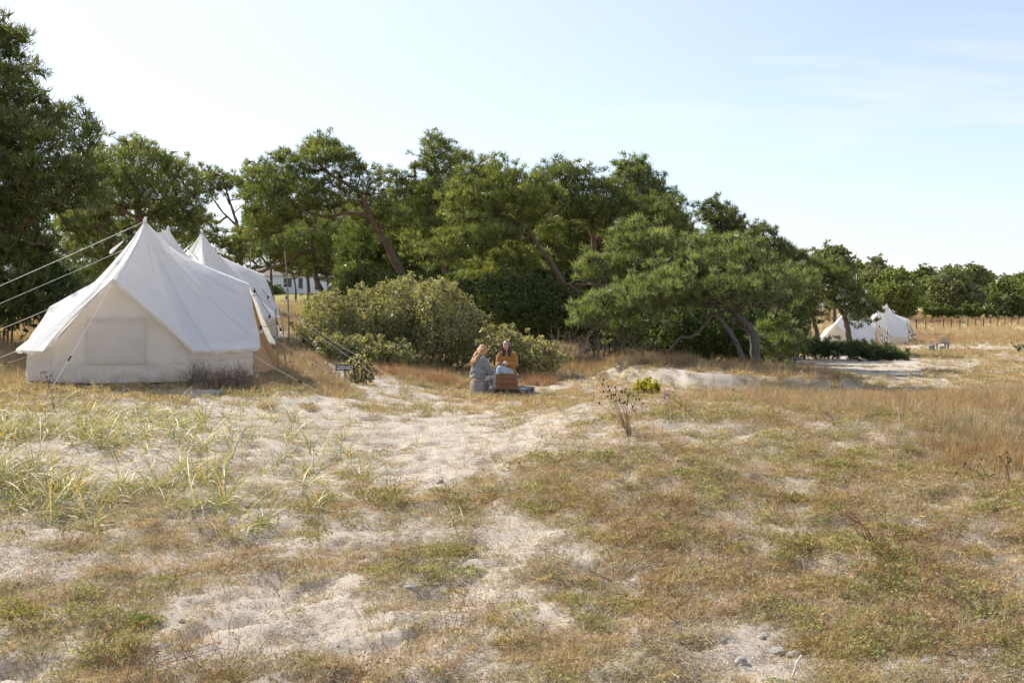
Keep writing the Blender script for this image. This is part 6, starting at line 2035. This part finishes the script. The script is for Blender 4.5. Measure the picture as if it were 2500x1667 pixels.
def person_blonde():
    fwd = Vector((.80, .60, 0)).normalized()
    rz = math.atan2(-fwd.x, fwd.y)
    root = empty('person', (-.80, 24.28, sA_loc[2]), rz, 'blonde person in a grey knitted wrap and floral trousers, seen from behind', 'person')
    g = np.random.default_rng(3)
    hs, fr = head_shapes((0.0, .125, 1.085), (.10, 1, -.06))
    body = hs + [('c', (0, .085, .98), (0, .04, .88), .048, .055), ('e', (0, .01, .78), (.165, .105, .15)), ('e', (0, -.01, .60), (.135, .10, .16)), ('e', (0, -.02, .43), (.165, .125, .12)), ('c', (-.16, .015, .85), (.16, .015, .85), .055, .055)]
    for q in (-1, 1):
        body += [('c', (.085 * q, .02, .41), (.10 * q, .43, .455), .085, .058), ('c', (.10 * q, .43, .455), (.095 * q, .40, .10), .055, .036), ('c', (.095 * q, .385, .055), (.10 * q, .50, .032), .036, .03), ('c', (.10 * q, .50, .032), (.105 * q, .575, .022), .034, .02)]
        for t in range(5):
            body.append(('c', (.105 * q + (t - 2) * .013, .57, .02), (.105 * q + (t - 2) * .014, .605 - abs(t - (1 if q > 0 else 3)) * .008, .016), .0095, .008))
        body += [('c', (.185 * q, .02, .83), (.225 * q, .13, .60), .045, .038), ('c', (.225 * q, .13, .60), (.10 * q, .36, .555), .036, .024)]
    body += hand((.10, .36, .555), (-.35, .9, -.15), (0, -.1, -1), 1, .35) + hand((-.10, .36, .555), (.35, .9, -.05), (0, -.1, -1), -1, .55)
    flesh('body', body, skin_m, root, .0078, 3)
    face_bits(fr, root)
    flesh('knitted_wrap', [('c', (-.15, .005, .84), (.15, .005, .84), .085, .085), ('e', (0, .0, .72), (.225, .155, .19)), ('e', (0, -.025, .54), (.245, .18, .20)), ('e', (0, -.035, .42), (.25, .185, .085)), ('c', (.19, .02, .81), (.245, .14, .58), .085, .088), ('c', (-.19, .02, .81), (-.245, .14, .58), .085, .088), ('c', (.24, .13, .57), (.155, .30, .545), .085, .062), ('c', (-.24, .13, .57), (-.155, .30, .545), .085, .062), ('c', (0, .045, .905), (0, .02, .86), .075, .11)], shawl_m, root, .012, 5, .018, 11)
    tr = []
    for q in (-1, 1):
        tr += [('c', (.088 * q, .0, .40), (.105 * q, .435, .455), .115, .083), ('c', (.105 * q, .435, .455), (.098 * q, .39, .165), .083, .09), ('c', (.098 * q, .39, .20), (.098 * q, .385, .15), .09, .094)]
    tr += [('e', (0, -.03, .395), (.215, .17, .085))]
    flesh('floral_trousers', tr, floral_m, root, .010, 4, .012, 23)
    for q in (-1, 1):
        flesh('floral_cuff', [('c', (.165 * q, .27, .55), (.115 * q, .345, .555), .05, .043)], floral_m, root, .007, 3, .006, 31)
    hair = [('e', fr[0] + fr[2] * .032 - fr[1] * .022, (.086, .098, .092), fr[4]), ('e', fr[0] - fr[2] * .03 - fr[1] * .055, (.082, .06, .09), fr[4]), ('c', fr[0] - fr[1] * .06 - fr[2] * .04, fr[0] - fr[1] * .10 - fr[2] * .22 + fr[3] * -.02, .075, .06)]
    for i in range(17):
        a = (i / 16 - .5) * 2
        j = g.normal(0, .012, (5, 3))
        pts = [Vector((a * .075, .10 - .075 * math.cos(a * 1.3), 1.10)), Vector((a * .085 - .01, .02 - .06 * math.cos(a * 1.2), 1.00)), Vector((a * .095 - .02, -.075 - .03 * math.cos(a), .90)), Vector((a * .085 - .035, -.165, .80)), Vector((a * .06 - .05, -.20, .72 + .05 * g.normal()))]
        pts = [q + Vector(w_) for q, w_ in zip(pts, j)]
        for k in range(4):
            hair.append(('c', pts[k], pts[k + 1], .027 - .005 * k, .022 - .005 * k))
    hair += [('c', fr[0] + Vector((-.07, -.07, -.05)), fr[0] + Vector((-.15, -.12, -.06)), .02, .008), ('c', fr[0] + Vector((-.15, -.12, -.06)), fr[0] + Vector((-.17, -.13, -.02)), .01, .004)]
    flesh('hair', hair, hair_a, root, .008, 2, .010, 41)
person_blonde()

def person_brown():
    fwd = Vector((-.10, -1, 0)).normalized()
    rz = math.atan2(-fwd.x, fwd.y)
    z0 = sB_loc[2]
    root = empty('person', (-.125, 25.12, z0), rz, 'person in a rust-brown jacket and pale jeans holding a cup, facing the camera', 'person')
    g = np.random.default_rng(4)
    hs, fr = head_shapes((.02, .085, 1.165), (-.03, 1, -.04))
    body = hs + [('c', (0, .05, 1.06), (0, .01, .96), .046, .052), ('e', (0, -.01, .86), (.165, .105, .15)), ('e', (0, -.02, .68), (.135, .10, .16)), ('e', (0, -.02, .50), (.165, .125, .12)), ('c', (-.16, 0, .93), (.16, 0, .93), .055, .055)]
    # local +X is to the picture's left here; legs swing that way, one knee over the other
    kneeA, kneeB = (.13, .40, .60), (.05, .42, .50)
    body += [('c', (-.09, .03, .48), kneeA, .085, .058), ('c', kneeA, (.26, .50, .26), .055, .036), ('c', (.26, .50, .24), (.33, .60, .20), .034, .026),
             ('c', (.09, .03, .48), kneeB, .085, .058), ('c', kneeB, (.04, .40, .10), .055, .036), ('c', (.04, .40, .05), (.05, .54, .03), .036, .026)]
    wr, wl_ = (-.02, .30, .715), (.075, .33, .70)
    body += [('c', (-.185, .0, .91), (-.215, .06, .69), .045, .038), ('c', (-.215, .06, .69), wr, .036, .025), ('c', (.185, .0, .91), (.215, .07, .69), .045, .038), ('c', (.215, .07, .69), wl_, .036, .025)]
    body += hand(wr, (.35, .75, .1), (.9, -.3, 0), 1, .75) + hand(wl_, (-.75, .5, .15), (-.4, -.6, .0), -1, .75)
    flesh('body', body, skin_m, root, .0078, 3)
    face_bits(fr, root)
    coat = [('c', (-.155, -.005, .92), (.155, -.005, .92), .088, .088), ('e', (0, -.01, .80), (.21, .15, .19)), ('e', (0, -.02, .62), (.215, .16, .18)), ('e', (0, -.03, .50), (.235, .18, .12)), ('c', (-.19, 0, .89), (-.222, .06, .68), .078, .07), ('c', (-.222, .06, .68), (-.05, .275, .71), .068, .045), ('c', (.19, 0, .89), (.222, .07, .68), .078, .07), ('c', (.222, .07, .68), (.11, .30, .70), .068, .045)]
    flesh('corduroy_jacket', coat, coat_m, root, .011, 5, .016, 51)
    for q in (-1, 1):
        flesh('collar', [('c', (.055 * q, .075, 1.05), (.075 * q, .105, .93), .032, .04), ('c', (.055 * q, .06, 1.05), (.03 * q, -.05, 1.045), .03, .03)], fur_m, root, .008, 3, .008, 61)
    flesh('fur_cuff', [('c', (.12, .29, .70), (.17, .23, .69), .055, .06)], fur_m, root, .008, 3, .01, 71)
    je = [('e', (0, -.01, .475), (.20, .165, .10)), ('c', (-.09, .03, .48), kneeA, .105, .078), ('c', kneeA, (.255, .49, .29), .077, .062), ('c', (.09, .03, .48), kneeB, .105, .078), ('c', kneeB, (.04, .40, .13), .077, .062)]
    flesh('jeans', je, jeans_m, root, .010, 4, .008, 81)
    for a, b_ in (((.27, .51, .225), (.335, .60, .195)), ((.04, .41, .045), (.05, .55, .035))):
        flesh('shoe', [('c', a, b_, .046, .036)], shoe_m, root, .008, 3)
    hair = [('e', fr[0] + fr[2] * .035 - fr[1] * .030, (.082, .09, .088), fr[4]), ('e', fr[0] + fr[2] * .115 - fr[1] * .05, (.034, .034, .028), fr[4]), ('e', fr[0] - fr[2] * .02 - fr[1] * .06, (.08, .05, .09), fr[4])]
    for q in (-1, 1):
        hair += [('c', fr[0] + fr[3] * (.074 * q) + fr[2] * .02 - fr[1] * .02, fr[0] + fr[3] * (.082 * q) - fr[2] * .10 - fr[1] * .005, .024, .026), ('c', fr[0] + fr[3] * (.082 * q) - fr[2] * .10, fr[0] + fr[3] * (.085 * q) - fr[2] * .24 + fr[1] * .045, .022, .012)]
    hair += strands(None, fr, 9, .30, .022, g, 1.0, (.35, -.1, 0))
    flesh('hair', hair, hair_b, root, .008, 2, .008, 91)
    # the cup is a thing of its own, held in both hands
    cup = empty('cup', root.matrix_world @ Vector((0, 0, 0)), 0, 'small cream cup held in both hands above the knees', 'cup')
    loc = Vector(root.location) + Matrix.Rotation(rz, 3, 'Z') @ Vector((-.0, .395, .70))
    cup.location = loc
    prof = [(.0, .0), (.028, .0), (.034, .03), (.037, .085), (.034, .085), (.031, .03), (.025, .006), (0, .006)]
    n = 18
    V = [(r_ * math.cos(2 * math.pi * i / n), r_ * math.sin(2 * math.pi * i / n), z) for r_, z in prof for i in range(n)]
    Fc = [(j * n + i, j * n + (i + 1) % n, (j + 1) * n + (i + 1) % n, (j + 1) * n + i) for j in range(len(prof) - 1) for i in range(n)]
    obj('cup_wall', np_mesh('cup_wall', V, Fc, None, True), cup_m, cup)
    h_ = [Vector((-.036, 0, .07)), Vector((-.056, 0, .06)), Vector((-.058, 0, .035)), Vector((-.036, 0, .022))]
    MB().tube(smooth_line(h_), .005, 6).build('handle', cup_m, cup)
person_brown()

# ------------------------------------------------------------------ stones, sticks and single plants in the foreground
stone_m, _nt, _b = mat('pale_limestone')
_co = objco(_nt)
_nt.links.new(ramp(_nt, noise(_nt, 22, 6, .65, _co), [(.3, (.18, .17, .155)), (.5, (.29, .275, .255)), (.75, (.40, .38, .355))]), _b.inputs['Base Color'])
_b.inputs['Roughness'].default_value = .9
bump(_nt, _b, noise(_nt, 60, 5, .65, _co), .6, .006)
def stone(label, px, py, w, h, seed, group='pale stones in the sand'):
    w *= .85
    p_ = on_ground(px, py)
    g = np.random.default_rng(seed)
    bm = bmesh.new()
    bmesh.ops.create_icosphere(bm, subdivisions=3, radius=1)
    a, b_ = g.uniform(0, 9, 2)
    cuts = [Vector(g.normal(size=3)).normalized() for _ in range(7)]
    for v in bm.verts:
        c = v.co.copy()
        for n_ in cuts:
            d = c.dot(n_)
            if d > .72:
                c -= n_ * (d - .72) * .85
        f = float(fbm(np.array([c.x * 1.7 + a]), np.array([c.y * 1.7 + c.z * 1.3 + b_]), 7, 3)[0])
        v.co = c * (.86 + .3 * f)
        v.co = Vector((v.co.x * w, v.co.y * w * .75, v.co.z * h))
    for f in bm.faces:
        f.smooth = True
    me = bpy.data.meshes.new('stone'); bm.to_mesh(me); bm.free()
    o = obj('stone', me, stone_m)
    o.location = p_ + Vector((0, 0, h * .15)); o.rotation_euler = (0, 0, g.uniform(0, 6))
    tag(o, label, 'stone', group)
ZB = zoomer(1650, 1250, 2.767)
for i, (u, v, w, h, lb) in enumerate(((640, 195, .022, .020, 'small round pale stone alone in turf below the reddish stems'), (315, 880, .03, .022, 'pale pebble left of the two flat stones'), (685, 895, .06, .022, 'flat pale stone in the sand patch'), (780, 920, .036, .025, 'angular pale stone touching another, right of the flat one'), (815, 915, .034, .026, 'rounded pale stone at the right end of the group'), (440, 1010, .05, .028, 'grey wedge-shaped stone at the sand edge'), (1970, 1110, .085, .02, 'long flat stone at the lower right corner'), (2070, 722, .045, .02, 'pale stone below the brown stems at the right'), (1205, 975, .05, .02, 'flat pale stone half sunk in brown turf'), (1435, 1045, .03, .014, 'small flat stone in the dark turf, lower right'), (575, 815, .04, .016, 'flat sandy stone above the flat pale one'), (1690, 985, .04, .016, 'pale stone in mossy turf right of centre'))):
    (px, py), = ZB([(u, v)])
    stone(lb, px, py, w, h, 300 + i)
for i, (px, py, w, h, lb) in enumerate(((1073, 1189, .045, .03, 'lone bluish-white stone at the edge of the bare sand'), (198, 1490, .045, .025, 'white crusted lump in the turf at the lower left'), (1585, 1425, .025, .016, 'small white stone in the middle turf'), (1000, 1436, .05, .02, 'grey flat stone in bare sand below centre'), (757, 985, .10, .06, 'sandy clod on the ridge before the tent'), (1640, 1528, .04, .02, 'pale stone pair member by the lower sand patch'), (445, 1515, .03, .018, 'small stone in the turf left of the sand strip'))):
    stone(lb, px, py, w, h, 400 + i)

stem_m = simple('dry_brown_stem', (.20, .13, .085), .85, .3, 12)
head_m = simple('dry_seed_head', (.065, .035, .02), .9, .35, 40, .6)
purple_m = simple('purple_petals', (.42, .10, .45), .6, .2, 40)
petal_m = simple('yellow_petals', (.80, .55, .02), .55, .1, 40)
green_m = simple('green_stem', (.10, .13, .05), .8, .3, 12)
redstem_m = simple('reddish_stem', (.25, .11, .085), .85, .3, 12)
basal_m = leafy('basal_leaves', [(0, (.05, .075, .03)), (.5, (.09, .12, .045)), (1, (.16, .19, .07))], .3, .55)
def weed(label, px, py, tips, stem, head, hr, name='knapweed', r=.0028, heads_per=1, basal=True, hname='seed_head', branch=2, Y=None):
    """tips: pixel tips of the stems; the height follows from where the foot stands"""
    b = on_ground(px, py) if Y is None else Vector((XP(px, Y), Y, gz(XP(px, Y), Y)))
    root = empty(name, b, 0, label, 'plant', 'tall weeds in the foreground')
    g = np.random.default_rng(int(px) * 7 + int(py))
    for tx, ty in tips:
        tip = P(tx, ty, b.y + g.uniform(-.12, .12)) - b
        mid = tip * .5 + Vector((g.normal(0, .02), g.normal(0, .02), .03 * tip.length))
        st = Vector((g.normal(0, .015), g.normal(0, .015), -.03))
        ln = smooth_line([st, mid, tip], 5)
        s = MB().tube(ln, [r * (1.2 - .6 * i / (len(ln) - 1)) for i in range(len(ln))], 5)
        ends = [tip]
        for k in range(branch):
            i = int(len(ln) * g.uniform(.55, .85))
            e = ln[i] + Vector((g.normal(0, .07), g.normal(0, .05), abs(g.normal(.09, .03)))) * min(1.0, tip.length * 1.6)
            s.tube([ln[i], ln[i].lerp(e, .6) + Vector((0, 0, -.008)), e], [r * .6, r * .5, r * .4], 4)
            ends.append(e)
        so = s.build('stem', stem, root)
        if head is not None:
            for e in ends:
                mb = MB().ball(e + Vector((0, 0, hr * .5)), hr, 1, (1, 1, 1.15))
                mb.tube([e - Vector((0, 0, hr * .8)), e], [hr * .3, hr * .7], 5)
                mb.build(hname, head, so)
    if basal:
        V, Fc, T = leaves(np.array([[0., 0, .03]]), np.array([.085]), 9000, .02, g, .5, .4, .3)
        obj('basal_leaves', np_mesh('basal_leaves', V, Fc, T), basal_m, root)
    return root
ZK = zoomer(1400, 900, 5.88)
weed('tall dried knapweed with dark seed heads on the dune crest', 1539, 1072, ZK([(420, 225), (500, 260), (430, 330), (600, 270), (515, 320), (600, 380), (495, 400), (700, 345), (370, 495), (715, 495), (780, 375), (770, 510)]), stem_m, head_m, .0105, branch=1)
weed('dried knapweed sprig with dark heads right of the taller one', 1560, 1010, ZK([(810, 360), (860, 390), (945, 445), (740, 340)]), stem_m, head_m, .011, branch=1, basal=False)
weed('knapweed with two purple flowers on the dune crest', 1636, 1036, ZK([(1300, 415), (1345, 375)]), green_m, purple_m, .015, branch=0, hname='flower')
weed('leaning bare knapweed stem right of the purple flowers', 1708, 1030, ZK([(1230, 270), (1250, 330)]), stem_m, None, .01, branch=1)
ZG = zoomer(1400, 900, 2.138)
weed('dark-headed weed standing at the right edge of the dune', 2462, 1200, ZG([(2225, 460), (2265, 465), (2270, 490), (2280, 480)]), stem_m, head_m, .0075, branch=1)
weed('leaning weed with dark round heads left of the right-edge one', 2420, 1190, ZG([(2000, 545), (2040, 500), (2070, 525), (2120, 500)]), stem_m, head_m, .0075, branch=1)
weed('reddish leaning dock stems in the right turf', 2135, 1330, ZG([(1420, 760), (1440, 740), (1450, 770), (1470, 790), (1410, 800), (1490, 800), (1430, 780), (1400, 745)]), redstem_m, None, .006, 'dock', .0026, basal=True, branch=4)
weed('fan of thin brown stems in the turf right of centre', 1506, 1420, [(1480, 1335), (1345, 1355), (1375, 1375), (1400, 1390), (1600, 1345), (1640, 1340), (1620, 1370), (1570, 1360), (1660, 1372)], stem_m, None, .006, 'dock', .002, branch=4, basal=False)
weed('reddish dead stem clump at the bottom left', 300, 1625, [(190, 1555), (215, 1570), (250, 1560), (230, 1590), (370, 1590), (420, 1570), (520, 1570), (545, 1580), (490, 1600)], redstem_m, None, .006, 'dock', .002, branch=4, basal=False)
weed('brown stem fan at the lower right edge', 2420, 1500, [(2285, 1400), (2300, 1420), (2330, 1430), (2260, 1480), (2350, 1400), (2380, 1420), (2400, 1440), (2280, 1450)], stem_m, None, .006, 'dock', .002, branch=4, basal=True)
weed('thin seed-headed weed in front of the big tent', 136, 1005, Z1([(320, 1295), (345, 1330), (350, 1360), (390, 1420), (300, 1300)]), stem_m, head_m, .011, branch=1, basal=False)
weed('short dark weed beside the path at the dune foot', 2020, 905, Z4([(420, 1110), (440, 1080), (470, 1120), (450, 1140)]), stem_m, head_m, .014, branch=1, basal=False, Y=33)
weed('sparse weed standing on the path edge at the right', 2170, 905, Z4([(1035, 1160), (1060, 1190)]), stem_m, head_m, .016, branch=1, basal=False, Y=37)
for i, (u, v, lb) in enumerate(((1035, 1375, 0), )):
    pass
def stick_on(label, pts, r, m, name='dry_stalk'):
    p0 = on_ground(*pts[0])
    ln = [P(a, b, p0.y) - p0 for a, b in pts]
    ln[0] = Vector((0, 0, -.03))
    o = MB().tube(smooth_line(ln, 3), r, 5).build(name, m); o.location = p0
    tag(o, label, 'stalk')
bleach_m = simple('bleached_straw', (.66, .62, .52), .8, .1, 20)
stick_on('bleached white stalk standing in the right brown grass', ZG([(1715, 325), (1702, 285), (1697, 240), (1692, 202)]), .005, bleach_m)
stick_on('pale bent straw lying in the right turf', ZB([(880, 345), (850, 310), (815, 292)]), .003, bleach_m)
stick_on('bleached twig at the lower edge right of the sand patch', ZB([(770, 1110), (805, 1060), (820, 1010), (850, 965)]), .005, bleach_m)
stick_on('pale straw lying left of the dock stems', ZB([(1840, 465), (1800, 440), (1755, 415)]), .003, bleach_m)
ZL = zoomer(0, 1300, 2.613)
stick_on('pale bent stalk above the white lump at the left', ZL([(495, 465), (475, 430), (467, 380), (470, 355)]), .003, bleach_m)
def flower(label, px, py, hgt, r):
    b = on_ground(px, py)
    root = empty('yellow_flower', b, 0, label, 'flower', 'yellow flowers in the turf')
    MB().tube([(0, 0, -.02), (.004, 0, hgt * .6), (0, 0, hgt)], .0018, 5).build('stem', green_m, root)
    hd = MB().ball((0, 0, hgt), r * .35, 1, (1, 1, .5)).build('flower_head', petal_m, root)
    for k in range(12):
        a = k * math.pi / 6
        d = Vector((math.cos(a), math.sin(a), .15)); s_ = Vector((-math.sin(a), math.cos(a), 0))
        MB().poly([d * r * .2 + Vector((0, 0, hgt)) - s_ * r * .12, d * r * .9 - s_ * r * .14 + Vector((0, 0, hgt)), d * r + Vector((0, 0, hgt)), d * r * .9 + s_ * r * .14 + Vector((0, 0, hgt)), d * r * .2 + Vector((0, 0, hgt)) + s_ * r * .12]).build('petal', petal_m, hd)
flower('single bright yellow flower in the right turf', 2250, 1285, .05, .018)
flower('small yellow flower on bare sand below centre', 1202, 1288, .025, .013)
flower('yellow flower at the far left of the right turf', 1596, 1262, .03, .010)
flower('tiny yellow flower beside the dock stems', 2240, 1243, .04, .010)
flower('yellow flower high on the right grassy crest', 2432, 994, .06, .018)
print('TREES', TREE_N[0], 'objects', len(bpy.data.objects), 'tris', sum(sum(len(p_.vertices) - 2 for p_ in o.data.polygons) if len(o.data.polygons) < 2000 else len(o.data.polygons) * (1 if o.data.polygons[0].loop_total == 3 else 2) for o in sc.objects if o.type == 'MESH'))
